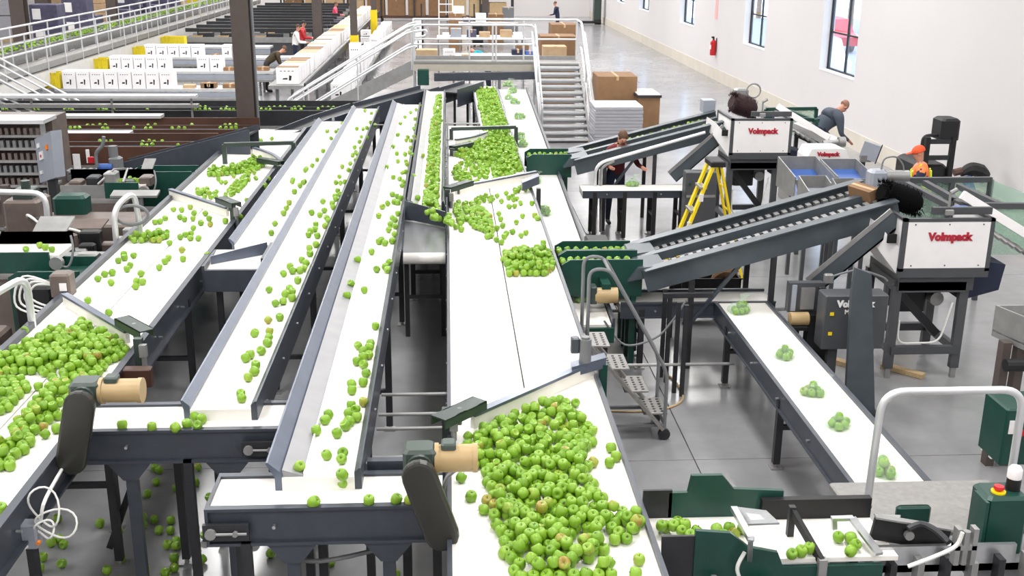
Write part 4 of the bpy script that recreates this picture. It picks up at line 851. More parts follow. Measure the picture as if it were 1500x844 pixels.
MB().cyl((P0, 30.75, ZP + 1.08), (XE, 30.75, ZP + 1.08), .028, 8).build('top_rail', 'alu', t, smooth=True); MB().cyl((P0, 30.75, ZP + .55), (XE, 30.75, ZP + .55), .024, 8).build('mid_rail', 'alu', t, smooth=True)
MB().tube(fillet([(XE, 30.75, ZP + 1.08), (XE, 29.6, ZP + 1.08), (XE, 29.3, ZP + .85)], .2), .028, 8).build('top_rail', 'alu', t, smooth=True)
MB().tube(fillet([(P0 + .02, 30.0, ZP + .8), (P0 + .35, 30.0, ZP + .85), (P0 + .35, 30.0, ZP + .7), (P0 + .05, 30.0, ZP + .65)], .08), .03, 8).build('rail_loop', 'alu', t, smooth=True)
t = thing('crossover_stairs', 'open metal stairs with white tube handrails descending toward the camera', 'stairs', (2.94, 28.4, 0))
stair(t, (XS + .03, 29.7, ZP), (XS + .03, 27.0, .02), (XE - XS - .06, 0, 0), 12, 'alu')
for k in range(12):
    s = (k + .5) / 12; y = 29.7 - 2.7 * s; z = ZP * (1 - s)
    MB().box(XS + .05, XE - .05, y + .11, y + .125, z - .13, z - .04).build('riser', 'alu', t)
for x, dx in ((XS, -.04), (XE, .04)):
    for h, e in ((1.0, 0), (.82, dx * 2), (.42, 0)):
        MB().tube(fillet([(x + e, 29.72, ZP + h), (x + e, 29.55, ZP + h), (x + e, 27.0, h - .05), (x + e, 27.0, .25)], .14), .026, 8).build('handrail', 'alu', t, smooth=True)
    for yy in (27.05, 28.4): MB().cyl((x, yy, 0), (x, yy, (29.7 - 0 - (29.7 - yy) - 27) / 2.7 * ZP + .98), .024, 8).build('post', 'alu', t)
t = thing('crossover_stairs', 'metal stairs with white tube handrails descending left from the crossover platform', 'stairs', (P0 - 1.4, 30.2, 0))
XL = P0 - 2.9
stair(t, (P0, 29.75, ZP), (XL, 29.75, .02), (0, .95, 0), 11)
MB().beam((P0, 29.7, ZP - .1), (XL, 29.7, -.02 + .2), .03, .36).build('side_plate', 'galv', t)
for y in (29.7, 30.72):
    for h in (1.0, .84, .45): MB().tube(fillet([(P0 + .05, y, ZP + h), (P0 - .15, y, ZP + h - .05), (XL - .5, y, h - .3), (XL - .5, y, .1)], .12), .027, 8).build('handrail', 'alu', t, smooth=True)
    for s in (.0, .5, 1.0): MB().cyl((P0 - 2.9 * s - .05, y, 0 if s else 1.5), (P0 - 2.9 * s - .05, y, ZP * (1 - s) + .95), .022, 8).build('post', 'alu', t)
# ================================================================ elevated walkway at far left
XW = -11.3
t = thing('walkway', 'long pale elevated walkway with tube railings receding at far left', 'platform', (XW - .6, 24, 0))
MB().box(XW - 1.2, XW, 22, 69, 1.2, 1.25).build('deck_plate', 'deck', t); MB().box(XW, XW + .06, 22, 69, .82, 1.22).build('fascia', 'fascia2', t); MB().box(XW, XW + .03, 22, 69, 1.28, 1.45).build('toe_board', 'galv', t)
MB().box(XW - .05, XW + .01, 22, 69, 1.25, 1.28).build('gap_strip', 'black', t)
for x, ph in ((XW + .02, 0), (XW - 1.2, .7)):
    for h, n in ((1.08, 'top_rail'), (.6, 'mid_rail')): MB().cyl((x, 27.4 if x > XW - 1 else 22, 1.25 + h), (x, 69, 1.25 + h), .028, 6).build(n, 'alu', t, smooth=True)
    k = 27.4 + ph
    while k < 69: MB().cyl((x, k, .85), (x, k, 2.33), .024, 6).build('post', 'alu', t); k += 1.55
for y in range(24, 69, 6):
    for x in (XW - 1.1, XW - .1): MB().box(x - .05, x + .05, y, y + .1, 0, 1.2).build('leg', 'galv', t)
t = thing('walkway_stairs', 'open metal stairs with handrails coming down from the far left walkway', 'stairs', (XW + 1, 27, 0)); W1 = t
stair(t, (XW + .1, 26.2, 1.24), (XW + 2.2, 26.2, .02), (0, 1.1, 0), 7)
for y in (26.2, 27.3):
    for h in (1.03, .86, .45): MB().tube(fillet([(XW - .3, y, 1.25 + h), (XW + .12, y, 1.25 + h), (XW + 2.6, y, h - .2), (XW + 2.6, y, .1)], .14), .027, 8).build('handrail', 'alu', t, smooth=True)
    for s in (.05, .95): MB().cyl((XW + .1 + 2.1 * s, y, 0), (XW + .1 + 2.1 * s, y, 1.25 * (1 - s) + 1.0), .023, 8).build('post', 'alu', t)
dup(W1, (.35, -3.1, -.25), 'lower metal stairs with handrails at the left edge nearer the camera').location.z = 0
t = thing('overhead_conveyor', 'belt full of green apples running behind the far left walkway', 'conveyor', (XW - 2, 40, 0))
MB().box(XW - 2.6, XW - 1.5, 22, 70, 1.4, 1.5).build('belt', 'dark', t); MB().box(XW - 1.5, XW - 1.45, 22, 70, 1.2, 1.58).build('side_rail', 'galv', t); MB().box(XW - 2.65, XW - 2.6, 22, 70, 1.2, 1.58).build('side_rail', 'galv', t)
for y in range(23, 70, 5):
    for x in (XW - 2.55, XW - 1.55): MB().box(x - .04, x + .04, y, y + .08, 0, 1.4).build('leg', 'galv', t)
# ================================================================ cross lanes of the sizing line at left
FAR = []           # spots for far apples (x, y, z)
def lane(label, x0, x1, y, z, rows, m, gap):
    t = thing('sizing_lane', label, 'conveyor', ((x0 + x1) / 2, y, 0))
    MB().box(x0, x1, y - .02, y + .36 * rows + .1, z - .06, z).build('belt', 'dark', t)
    MB().box(x0, x1, y - .06, y - .02, z - .3, z + .04).build('front_board', m, t); MB().box(x0, x1, y + .36 * rows + .1, y + .36 * rows + .14, z - .3, z + .14).build('back_board', m, t)
    for r in range(1, rows): MB().box(x0, x1, y + .36 * r, y + .36 * r + .03, z, z + .06).build('lane_divider', m, t)
    MB().box(x0, x1, y - .1, y - .06, z - .36, z - .3).build('lower_rail', 'galv', t)
    x = x0 + .4
    while x < x1: MB().box(x - .03, x + .03, y + .1, y + .16, 0, z - .06).build('leg', 'dark', t); x += 2.6
    for r in range(rows):
        x = x0 + .2
        while x < x1 - .1:
            if random.random() > gap:
                for k in range(random.randint(1, 4)):
                    FAR.append((x, y + .36 * r + .17 + random.uniform(-.06, .06), z + .036)); x += random.uniform(.08, .13)
            x += random.uniform(.1, .4)
lane('dark two row apple lane crossing in front of the packing rows', -11.1, -.9, 24.6, 1.12, 2, 'dark', .2)
lane('brown two row apple lane crossing left of the wide left belt', -11.1, -3.9, 22.0, 1.12, 2, 'rust', .3)
lane('brown apple lane nearest the control panel at left', -10.5, -4.4, 20.3, 1.08, 2, 'rust', .62)
MB().box(-9, -4.5, 20.2, 20.25, .5, 1.0)
def guardrail(label, px, Y, z0, z1, x0=None):
    b = D(*px, Y); t = thing('guard_rail', label, 'rail', ((b.x - 2), Y, 0)); x0 = x0 or -11.1
    MB().box(x0, b.x, Y - .16, Y + .16, b.z - .03, b.z + .03).build('top_plate', 'alu', t); MB().box(x0, b.x + .02, Y - .12, Y + .12, b.z - .24, b.z - .17).build('lower_plate', 'galv', t)
    x = b.x - .12
    while x > x0: MB().box(x - .02, x + .02, Y - .02, Y + .02, 0, b.z - .03).build('post', 'galv', t); x -= 1.7
guardrail('polished flat guard rail behind the first apple lane, ending left of the column', (288, 141), 24.2, 0, 0)
guardrail('polished flat guard rail in front of the first apple lane', (238, 170), 22.9, 0, 0)
guardrail('short polished flat guard rail beside the second apple lane', (192, 195), 21.5, 0, 0, -8.2)
guardrail('polished flat guard rail at the left edge above the ribbed machine', (88, 189), 20.0, 0, 0, -10)
p = D(85, 178, 22.9); t = thing('beacon', 'small amber beacon on the polished guard rail at left', 'lamp', p); MB().cyl(p - V3((0, 0, .06)), p + V3((0, 0, .04)), .05, 10).build('lens', 'orange', t); MB().cyl(p - V3((0, 0, .12)), p - V3((0, 0, .06)), .03, 8).build('base', 'dark', t)
# packing rows with white cartons
MARK = None
def wcarton(label, x0, x1, y0, y1, z0, z1, group, top='wcard', name='white_carton'):
    global MARK
    t = thing(name, label, 'carton', ((x0 + x1) / 2, (y0 + y1) / 2, z0), group)
    MB().bbox(x0, x1, y0, y1, z0, z1, .008).build('box_body', 'wcard', t)
    w = x1 - x0; h = z1 - z0; m = MB(); y = y0 - .002; cx = x0 + w * .55; cz = z0 + h * .28
    m.prism([(cx - w * .28, y, cz), (cx - w * .06, y, cz), (cx - w * .06, y, cz + h * .1), (cx - w * .25, y, cz + h * .08)], (0, .002, 0))
    m.prism([(cx, y, cz - h * .06), (cx + w * .09, y, cz - h * .06), (cx + w * .13, y, cz + h * .22), (cx + w * .02, y, cz + h * .26)], (0, .002, 0))
    for k in range(4): m.box(x0 + w * (.18 + .17 * k), x0 + w * (.26 + .17 * k), y, y + .002, z1 - h * .22, z1 - h * .18)
    m.build('print', 'ink', t)
    if top != 'wcard': MB().box(x0 + .02, x1 - .02, y0 + .02, y1 - .02, z1 - .002, z1 + .006).build('open_top', top, t)
    return t
def row(Y, pxs, zb, zt, n, lab, grp):
    x0, x1 = D(pxs[0], 90, Y).x, D(pxs[1], 90, Y).x; w = (x1 - x0) / n; proto = None
    for i in range(n):
        if proto is None: proto = wcarton(lab, x0, x0 + w - .02, Y, Y + .5, zb, zt, grp)
        else: dup(proto, (w * i, random.uniform(-.02, .02), 0))
def bench(label, x0, x1, Y, z, d=.8):
    t = thing('packing_bench', label, 'bench', ((x0 + x1) / 2, Y, 0)); MB().box(x0, x1, Y - .06, Y + d, z - .08, z).build('top', 'alu', t); MB().box(x0, x1, Y - .05, Y - .02, z - .34, z - .1).build('skirt', 'grey', t)
    MB().box(x0, x1, Y - .3, Y - .08, z - .3, z - .24).build('roller_shelf', 'galv', t)
    x = x0 + .3
    while x < x1: MB().box(x - .03, x + .03, Y, Y + .06, 0, z - .08).build('leg', 'cable', t); MB().box(x - .03, x + .03, Y + d - .06, Y + d, 0, z - .08).build('leg', 'cable', t); x += 1.6
for i, (Y, px, zb, zt, n, lx, lab) in enumerate(((32, (88, 252), .71, 1.2, 8, -11.15, 'nearest'), (36, (160, 248), .77, 1.23, 5, -11.15, 'second'), (40.5, (213, 298), .77, 1.2, 5, -11.15, 'third'))):
    bench(f'grey packing bench under the {lab} row of white cartons', lx, -5.6, Y, zb)
    row(Y, px, zb, zt, n, f'white carton with small black print in the {lab} row of the packing area', f'white cartons in the {lab} packing row')
row(36, (288, 326), .77, 1.23, 2, 'white carton of a pair standing left of the thick brown column', 'pair of white cartons left of the column')
row(40.5, (326, 372), .77, 1.2, 3, 'white carton partly hidden behind the thick brown column', 'white cartons behind the thick column')
CB = None
for (Y, z, xa, xb) in ((32, .71, -7.6, -5.8), (36, .77, -8.7, -8.2), (36, .77, -7.2, -5.8), (40.5, .77, -8.5, -8.1), (32, .71, -7.0, -6.9)):
    x = xa
    while x < xb:
        w = random.uniform(.25, .45)
        if random.random() < .75: carton('small tan carton lying on a grey packing bench', x, x + w, Y + .1, Y + .4, z, z + random.uniform(.06, .16), random.choice(('card', 'cardL')), 'small cartons on the packing benches', 'small_carton')
        x += w + random.uniform(.1, .4)
def ycrate(px0, px1, Y, lab):
    a, b = D(*px0, Y), D(*px1, Y); b.z = {32: .711, 36: .771, 40.5: .771}.get(Y, b.z + .005); t = thing('yellow_crate', lab, 'crate', ((a.x + b.x) / 2, Y, min(a.z, b.z))); x0, x1, z0, z1 = a.x, b.x, b.z, a.z
    for nm, bx in (('front_wall', (x0, x1, Y, Y + .02)), ('back_wall', (x0, x1, Y + .5, Y + .52)), ('side_wall', (x0, x0 + .02, Y + .02, Y + .5)), ('side_wall', (x1 - .02, x1, Y + .02, Y + .5))): MB().box(*bx, z0, z1).build(nm, 'yelcrate', t)
    MB().box(x0, x1, Y, Y + .52, z0, z0 + .01).build('base', 'yelcrate', t); r = MB()
    for k in range(7): xx = x0 + (x1 - x0) * k / 6; r.box(xx - .012, xx + .012, Y - .015, Y, z0, z1)
    r.box(x0, x1, Y - .015, Y, z1 - .03, z1).build('ribs', 'yellow', t)['kind'] = 'stuff'
ycrate((50, 107), (88, 128), 32, 'yellow mesh crate at the left end of the nearest carton row'); ycrate((118, 86), (158, 105), 36, 'yellow mesh crate at the left end of the second carton row')
ycrate((178, 69), (213, 84), 40.5, 'yellow mesh crate at the left end of the third carton row'); ycrate((227, 54), (270, 68), 44.5, 'farthest yellow mesh crate beyond the third carton row')
bench('grey packing bench under the farthest yellow crate', -11.1, -7, 44.5, D(240, 68, 44.5).z)
# dark packing lanes receding behind
tan0 = None
for i, Y in enumerate((46.6, 48.7, 50.8, 52.9, 55, 57.3, 59.6, 62, 64.6, 67.5)):
    t = thing('sorting_drop_lane', f'dark drop lane with tan trays, number {i+1} counting back from the farthest yellow crate'.replace('number ' + str(i + 1) + ' counting back', ['first', 'second', 'third', 'fourth', 'fifth', 'sixth', 'seventh', 'eighth', 'ninth', 'tenth'][i] + ' one back'), 'conveyor', (-8, Y, 0))
    x0, x1 = -10.9, -5.2 - i * .06
    MB().box(x0, x1, Y, Y + 1.5, .85, .95).build('bed', 'dark', t); MB().box(x0, x1, Y + .02, Y + .04, .25, .78).build('skirt', 'cabdark', t); MB().box(x0, x1, Y - .03, Y, .78, 1.0).build('front_rail', 'galv', t); MB().box(x0, x1, Y + .7, Y + .9, 1.15, 1.3).build('canopy', 'dark', t)
    x = x0 + .5
    while x < x1 - .2:
        MB().box(x - .03, x + .03, Y + .75, Y + .85, 0, 1.15).build('post', 'dark', t); MB().bbox(x + .1, x + .7, Y + .25, Y + .6, .95, 1.1 + .1 * random.random()).build('chute_head', random.choice(('purple', 'cable', 'dark', 'dark')), t); x += .95
    x = x0 + .6
    while x < x1 - .6:
        q = (x, Y + .05, .95)
        if tan0 is None:
            tan0 = thing('tan_tray', 'small tan tray on the dark drop lanes', 'tray', q, 'tan trays on the drop lanes'); MB().box(x - .2, x + .2, Y + .02, Y + .24, .95, .97).box(x - .2, x + .2, Y + .02, Y + .03, .97, 1.06).box(x - .2, x - .19, Y + .03, Y + .24, .97, 1.06).box(x + .19, x + .2, Y + .03, Y + .24, .97, 1.06).build('tray_body', 'cardL', tan0)
        else: dup(tan0, V3(q) - tan0.location)
        x += random.uniform(1.0, 1.6)
# Y-running lines of cartons beside the aisle
t = thing('roller_conveyor', 'roller conveyor under the receding line of open white cartons', 'conveyor', (-4.4, 45, 0)); MB().box(-4.95, -3.97, 30.7, 66, .86, .96).build('bed', 'galv', t); MB().box(-3.97, -3.92, 30.7, 66, .8, 1.02).build('side_rail', 'dark', t)
for y in range(31, 66, 3): MB().box(-4.8, -4.72, y, y + .08, 0, .86).build('leg', 'cable', t); MB().box(-4.05, -3.97, y, y + .08, 0, .86).build('leg', 'cable', t)
protos = {}
for k in range(52):
    y = 31 + k * .62
    kind = 'card' if k in (0, 3, 4, 9, 10, 15, 22, 23) else ('cardL' if random.random() < .4 else 'wcard'); lab = {'card': 'white carton with brown open top in the line receding beside the aisle', 'cardL': 'white carton filled with tan liners in the line receding beside the aisle', 'wcard': 'closed white carton in the line receding beside the aisle'}[kind]
    if kind not in protos: protos[kind] = (wcarton(lab, -4.76, -4.13, y, y + .56, .965, 1.41, 'white cartons in the line beside the aisle', kind), y)
    else: dup(protos[kind][0], (random.uniform(-.03, .03), y - protos[kind][1], 0))
t = thing('roller_conveyor', 'low roller conveyor under the lower line of white cartons', 'conveyor', (-3.3, 38, 0)); MB().box(-3.42, -2.86, 31.5, 60, .3, .38).build('bed', 'galv', t)
for y in range(32, 60, 4): MB().box(-3.4, -3.34, y, y + .06, 0, .3).build('leg', 'cable', t); MB().box(-2.95, -2.89, y, y + .06, 0, .3).build('leg', 'cable', t)
pr = None
for k in range(34):
    y = 32 + k * .8
    if 37.7 < y < 39.2 or 46 < y < 47.9: continue
    if pr is None: pr = wcarton('white carton standing in the lower line next to the aisle', -3.38, -2.92, y, y + .6, .385, .86, 'white cartons in the lower line beside the aisle')
    else: dup(pr, (random.uniform(-.03, .03), y - 32, 0))
def cart_px(lab, px0, px1, Y, dep=.6, m='card', white=False, legs=True, group=None, on=None):
    a, b = D(px0[0], px0[1], Y), D(px1[0], px1[1], Y)
    if on is None and Y > 45: on = 0
    if on is not None: b.z = on
    if white: return wcarton(lab, a.x, b.x, Y, Y + dep, max(0, b.z), a.z, group)
    return carton(lab, a.x, b.x, Y, Y + dep, max(0, b.z), a.z, m, group)
cart_px('tall white carton stack beside the yellow footed column', (511, 64), (529, 108), 38.5, white=True)
for z, q in ((75, 64), (63, 54), (53, 45)): w_ = D(535, z, 47); wc = (w_, q); cart_px({75: 'lowest of three white cartons stacked behind the yellow footed column', 63: 'middle of three white cartons stacked behind the yellow footed column', 53: 'topmost of three white cartons stacked behind the yellow footed column'}[z], (528, q), (542, z), 47, white=True, on={75: 0, 63: .62, 53: 1.04}[z])
# goods beyond the crossover platform
def slab_table(label, px0, px1, Y, dep, m='white'):
    a, b = D(*px0, Y), D(*px1, Y); t = thing('work_table', label, 'table', ((a.x + b.x) / 2, Y, 0)); MB().box(a.x, b.x, Y, Y + dep, a.z - .05, a.z).build('top', m, t)
    for x in (a.x + .05, b.x - .05):
        for y in (Y + .05, Y + dep - .05): MB().box(x - .03, x + .03, y - .03, y + .03, 0, a.z - .05).build('leg', 'cable', t)
    return a.z
T1 = slab_table('long grey work table just beyond the crossover platform', (604, 90), (735, 90), 33.2, .9, 'galv'); T2 = slab_table('white work table beside the teal shirted worker', (662, 82), (790, 82), 35.6, 1.0)
T3 = slab_table('far white work table in the centre background', (640, 55), (770, 55), 41, 1.2); T4 = slab_table('farthest grey work table in the centre background', (672, 34), (760, 34), 49, 1.2, 'galv')
cart_px('tan carton of leaves on the grey table beyond the platform', (609, 73), (641, 89), 33.4, .5, 'cardL', on=T1); cart_px('white carton on the grey table beyond the platform', (649, 73), (667, 89), 33.4, .5, white=True, on=T1)
cart_px('small tan carton on the grey table beyond the platform', (676, 80), (687, 89), 33.4, .3, 'cardL', on=T1)
cart_px('navy tote on the white work table beyond the platform', (750, 73), (768, 82), 35.9, .4, 'navy', on=T2); cart_px('light blue bundle box on the white work table beyond the platform', (770, 75), (783, 83), 35.9, .4, 'blue', on=T2)
cart_px('brown carton lying on the white work table beyond the platform', (757, 66), (775, 74), 36.3, .4, 'card', on=T2); 
cart_px('blue grey tote on the far white table in the centre', (660, 42), (676, 56), 41.2, .5, 'grey', on=T3); cart_px('dark violet tote on the far white table in the centre', (684, 44), (698, 56), 41.2, .5, 'purple', on=T3)
cart_px('white bucket box on the far white table in the centre', (648, 49), (658, 56), 41.2, .5, 'wcard', on=T3); cart_px('tan box of liners on the far white table in the centre', (702, 47), (718, 56), 41.2, .4, 'cardL', on=T3)
cart_px('small white box right end of the far white table', (752, 48), (765, 56), 41.2, .4, 'wcard', on=T3); cart_px('tan box standing upright on the far white table', (733, 44), (750, 56), 41.2, .3, 'cardL', on=T3)
cart_px('stack of white cartons under the centre rack', (697, 20), (712, 40), 50, .6, white=True, on=T4); cart_px('brown tapered bulk carton before the far ladder', (657, 20), (677, 35), 52, 1.0, 'card'); cart_px('white paper pile on the tapered bulk carton', (664, 10), (680, 20), 52.1, .8, 'wcard', on=D(657, 20, 52).z + .004)
cart_px('violet tote at the far end of the centre background', (679, 26), (690, 36), 50, .5, 'purple', on=T4); cart_px('white carton at the corner of the crossover platform', (604, 28), (617, 40), 46, .6, white=True)
cart_px('dark grey machine box against the far white wall', (737, 11), (753, 22), 62, 1, 'cable'); cart_px('long low brown crate near the far wall', (716, 21), (738, 30), 56, 1.2, 'card')
cart_px('brown carton with folded tan liners behind the stair top', (796, 68), (830, 84), 33, .6, 'cardL')
# storage rack and far machines
t = thing('storage_rack', 'brown pallet rack full of goods at the far end of the aisle', 'rack', (-4, 73, 0))
for k in range(8):
    x = -10.5 + k * 2.1; MB().box(x - .05, x + .05, 72, 72.1, 0, 5).box(x - .05, x + .05, 73.4, 73.5, 0, 5).build('upright', 'dark', t)
for z in (.2, 1.7, 3.2): MB().box(-10.5, 4.2, 72, 73.5, z, z + .12).build('beam_shelf', 'orange' if z > 3 else 'rust', t)
RK = None
for lv, z in ((0, .33), (1, 1.83), (2, 3.33)):
    for k in range(11):
        x = -10.3 + k * 1.3; m = random.choice(['card', 'cardL', 'cardL', 'wood', 'yelcrate' if lv == 2 else 'card']); h = random.uniform(.8, 1.25)
        carton('pallet load of boxes on the far storage rack', x, x + 1.1, 72.15, 73.3, z, z + h, m, 'pallet loads on the far rack', 'pallet_load')
for px, lab in ((612, 'dark upright pallet truck left of the far white ladder'), (700, 'dark upright pallet truck beside the grey far column')):
    a, b = D(px - 8, 8, 54), D(px + 8, 28, 54); t = thing('pallet_truck', lab, 'vehicle', ((a.x + b.x) / 2, 54, 0)); MB().bbox(a.x, b.x, 54, 54.6, .1, 1.0, .05).build('body', 'black', t)
    MB().box(a.x + .05, a.x + .12, 54.1, 54.2, 1.0, max(2, a.z)).box(b.x - .12, b.x - .05, 54.1, 54.2, 1.0, max(2, a.z)).build('mast', 'dark', t)
    for x in (a.x + .1, b.x - .1): MB().cyl((x - .05, 54.2, .12), (x + .05, 54.2, .12), .12, 12).build('wheel', 'cable', t)
t = thing('far_ladder', 'white step ladder in the far centre background', 'ladder', (.1, 56, 0)); a, b = D(643, 32, 56), D(663, 0, 56)
for x in (a.x, b.x): MB().beam((x, 56, 0), (x, 57.5, 3.2), .06, .06).build('rail', 'white', t)
for k in range(8): MB().box(a.x, b.x, 56.1 + k * .18, 56.3 + k * .18, .3 + k * .38, .35 + k * .38).build('tread', 'white', t)
p = D(876, 28, 70); t = thing('floor_sweeper', 'dark upright cleaning machine near the far right corner', 'machine', (p.x, 70, 0)); MB().bbox(p.x - .25, p.x + .2, 70, 70.8, .2, 1.9, .06).build('body', 'brk', t); MB().box(p.x - 1.2, p.x - .1, 70.1, 70.5, .05, .2).build('deck', 'dark', t); MB().cyl((p.x - .2, 70.05, .15), (p.x + .2, 70.05, .15), .15, 10).build('wheel', 'black', t); MB().box(p.x - .06, p.x, 70, 70.1, 1.9, 2.3).build('handle_post', 'dark', t)
# dark violet crates and wrapped loads behind the walkway
VC = 0
def vcrate(x, y, z, w, d, h, lab):
    t = thing('dark_crate', lab, 'crate', (x + w / 2, y + d / 2, z), 'dark violet crates behind the walkway'); MB().bbox(x, x + w, y, y + d, z, z + h, .02).build('crate_body', 'purple', t); MB().box(x + w * .1, x + w * .4, y - .004, y, z + h * .3, z + h * .8).build('pale_label', 'white', t); return t
for i in range(15):
    px = 38 + i * 15; y = 41 + i * 1.55; p = D(px, 60, y)
    if any(abs(p.x - cx) < 1.3 and abs(y - cy) < 1.6 for cx, cy in COLS): continue
    for k, lab in enumerate(('dark violet crate standing on the floor behind the far left walkway', 'dark violet crate stacked second in its pile behind the far left walkway', 'dark violet crate topmost of its pile behind the far left walkway')[:2 + (i % 3 > 0)]):
        vcrate(p.x - .5 + random.uniform(-.06, .06), y + random.uniform(-.05, .05), k * .8, 1.05, .95, .79, lab)
for i, px in enumerate((8, 24)):
    p = D(px, 20, 56 + i * 3); t = thing('wrapped_pallet', ['pale wrapped pallet load at the top left corner', 'pale wrapped pallet load beside the leftmost column'][i], 'pallet', (p.x, p.y, 0))
    for k in range(3): MB().bbox(p.x - 1, p.x + 1, p.y, p.y + 1.3, .15 + k * 1.1, .15 + k * 1.1 + 1.06, .04).build('wrapped_layer', 'wrap', t)
    MB().box(p.x - 1, p.x + 1, p.y, p.y + 1.3, 0, .15).build('pallet_base', 'wood', t)
for i, (px, lab, m) in enumerate(((80, 'pink boxed pallet load behind the violet crates', 'cardL'), (130, 'tan boxed pallet load in front of the far white wall', 'cardL'), (228, 'tall dark crated load left of the stacked sacks', 'wood'), (250, 'tall load of tan sacks at the far end of the walkway', 'cardL'), (274, 'yellow wrapped load at the far end of the walkway', 'yelcrate'))):
    y = 60 + i * 2.2; p = D(px, 10, y); t = thing('pallet_load', lab, 'pallet', (p.x, y, 0)); h = 2.3 if i < 2 else 3.6
    for k in range(5): MB().bbox(p.x - .7, p.x + .7, y, y + 1.2, .14 + h * k / 5, .14 + h * (k + 1) / 5 - .02, .03).build('load_layer', m, t)
    MB().box(p.x - .7, p.x + .7, y, y + 1.2, 0, .14).build('pallet_base', 'wood', t)
t = thing('mezzanine_stair', 'dark steel mezzanine stair against the far left wall', 'stairs', (-24, 72, 0)); a, b = D(96, -8, 70), D(152, 16, 70)
MB().beam((a.x, 70, a.z), (b.x, 70, b.z), .1, .35).build('stringer', 'dark', t); MB().beam((a.x, 71, a.z), (b.x, 71, b.z), .1, .35).build('stringer', 'dark', t); MB().beam((b.x, 70, b.z), (b.x + 4, 70, 0), .1, .3).build('stringer', 'dark', t)
for k in range(10): c = a.lerp(b, k / 10); MB().box(c.x - .12, c.x + .14, 70.05, 70.95, c.z, c.z + .04).build('tread', 'dark', t)
for h in (.6, 1.1): MB().cyl((a.x, 70, a.z + h), (b.x, 70, b.z + h), .03, 6).build('handrail', 'dark', t)
for k in (0, .5, 1): c = a.lerp(b, k); MB().box(c.x - .03, c.x + .03, 69.97, 70.03, 0, c.z + 1.1).build('post', 'dark', t)
# ================================================================ bagging machinery left of the wide left belt
M['taupe'] = mat('taupe_machine_enamel', (104, 92, 86), .45, .15, var=.15)
BAGAP = []       # apples lying in machines (x, y, z)
t = thing('ribbed_sizer', 'grey brown machine with stacked ribbed roller shelves at the left edge', 'machine', (-7.8, 17.6, 0))
MB().box(-10, -6.35, 17.9, 18.6, .2, 2.0).build('body', 'taupe', t)
for k in range(6):
    z = .75 + k * .2; sh = MB().box(-10, -6.3, 17.5, 17.9, z, z + .04).build('shelf', 'galv', t); r = MB()
    x = -9.9
    while x < -6.4: r.box(x, x + .05, 17.52, 17.6, z + .04, z + .15); x += .095
    r.build('ribs', 'taupe' if k % 2 else 'cable', sh)['kind'] = 'stuff'
for x in (-9.9, -8.1, -6.36): MB().box(x - .03, x + .03, 17.48, 17.54, 0, 2.0).build('upright', 'galv', t)
MB().box(-10, -6.3, 17.4, 18.0, 1.98, 2.04).build('top_plate', 'alu', t)
t = thing('operator_cabinet', 'pale grey upright control panel with red and orange stickers at left', 'cabinet', (-6, 17, 0))
a, b, c, d_ = D(66, 202, 17.3), D(90, 190, 16.6), D(96, 258, 16.6), D(74, 266, 17.3)
MB().prism([a, b, c, d_], (-.12, -.12, 0)).build('panel_body', 'grey', t)
u = (b - a); nrm = V3((u.y, -u.x, 0)).normalized() * .0
def onp(s, v): return a.lerp(b, s).lerp(d_.lerp(c, s), v)
dpt = V3((.012, -.012, 0))
for s, v, w, h, m in ((.7, .3, .12, .1, 'orange'), (.32, .42, .22, .18, 'white'), (.2, .18, .14, .1, 'white'), (.2, .78, .12, .08, 'white')):
    MB().prism([onp(s - w / 2, v - h / 2), onp(s + w / 2, v - h / 2), onp(s + w / 2, v + h / 2), onp(s - w / 2, v + h / 2)], (-.13, -.13, 0)).build('sticker', m, t)
MB().prism([onp(.3, .4), onp(.36, .4), onp(.36, .46), onp(.3, .46)], (-.135, -.135, 0)).build('red_mark', 'red', t)
q = (d_ + c) / 2 - V3((.06, .06, 0)); MB().box(q.x - .06, q.x + .06, q.y - .06, q.y + .06, 0, q.z + .02).build('stand', 'dark', t)
t = thing('roller_drive', 'row of chain rollers with gearmotor in front of the brown apple lanes', 'machine', (-5.4, 18.6, 0)); a = D(100, 252, 18.4); b = D(238, 252, 18.4)
MB().box(a.x, b.x, 18.3, 18.6, a.z - .14, a.z - .04).build('base_rail', 'cable', t); r = MB(); x = a.x
while x < b.x: r.cyl((x, 18.3, a.z), (x, 18.55, a.z), .045, 8); x += .11
r.build('rollers', 'cable', t)['kind'] = 'stuff'
for x in (a.x + .1, b.x - .1): MB().box(x - .03, x + .03, 18.4, 18.46, 0, a.z - .14).build('leg', 'dark', t)
p = D(170, 238, 18.4); MB().bbox(p.x - .1, p.x + .1, 18.3, 18.5, p.z - .12, p.z + .1, .03).cyl((p.x - .03, 18.4, p.z + .1), (p.x - .03, 18.4, p.z + .28), .075, 14).build('gearmotor', 'cable', t); p = D(156, 245, 18.3); MB().cyl((p.x - .14, 18.3, p.z), (p.x + .1, 18.3, p.z), .06, 12).build('blue_motor', 'blue', t)
p = D(113, 240, 18.2); MB().box(p.x - .06, p.x + .05, 18.2, 18.22, p.z - .2, p.z + .16).build('white_plate', 'white', t); MB().tube(bez([D(142, 245, 18.2), D(141, 225, 18.2), D(150, 213, 18.2), D(152, 200, 18.2)]), .03, 8).build('bent_pipe', 'cable', t, smooth=True)
p = D(128, 230, 18.2); MB().box(p.x - .02, p.x + .03, 18.2, 18.23, p.z - .1, p.z + .12).build('tag_plate', 'white', t); MB().bbox(p.x + .0, p.x + .1, 18.19, 18.24, p.z - .1, p.z - .0).build('red_tag', 'red', t)
transfer('dark green trough at the left edge of the wide left belt, far one', -5.0, -4.0, 17.0, 17.5, 1.2, .75)
transfer('dark green trough at the left edge of the wide left belt, near one', -4.75, -4.0, 11.55, 12.15, 1.2, .2)
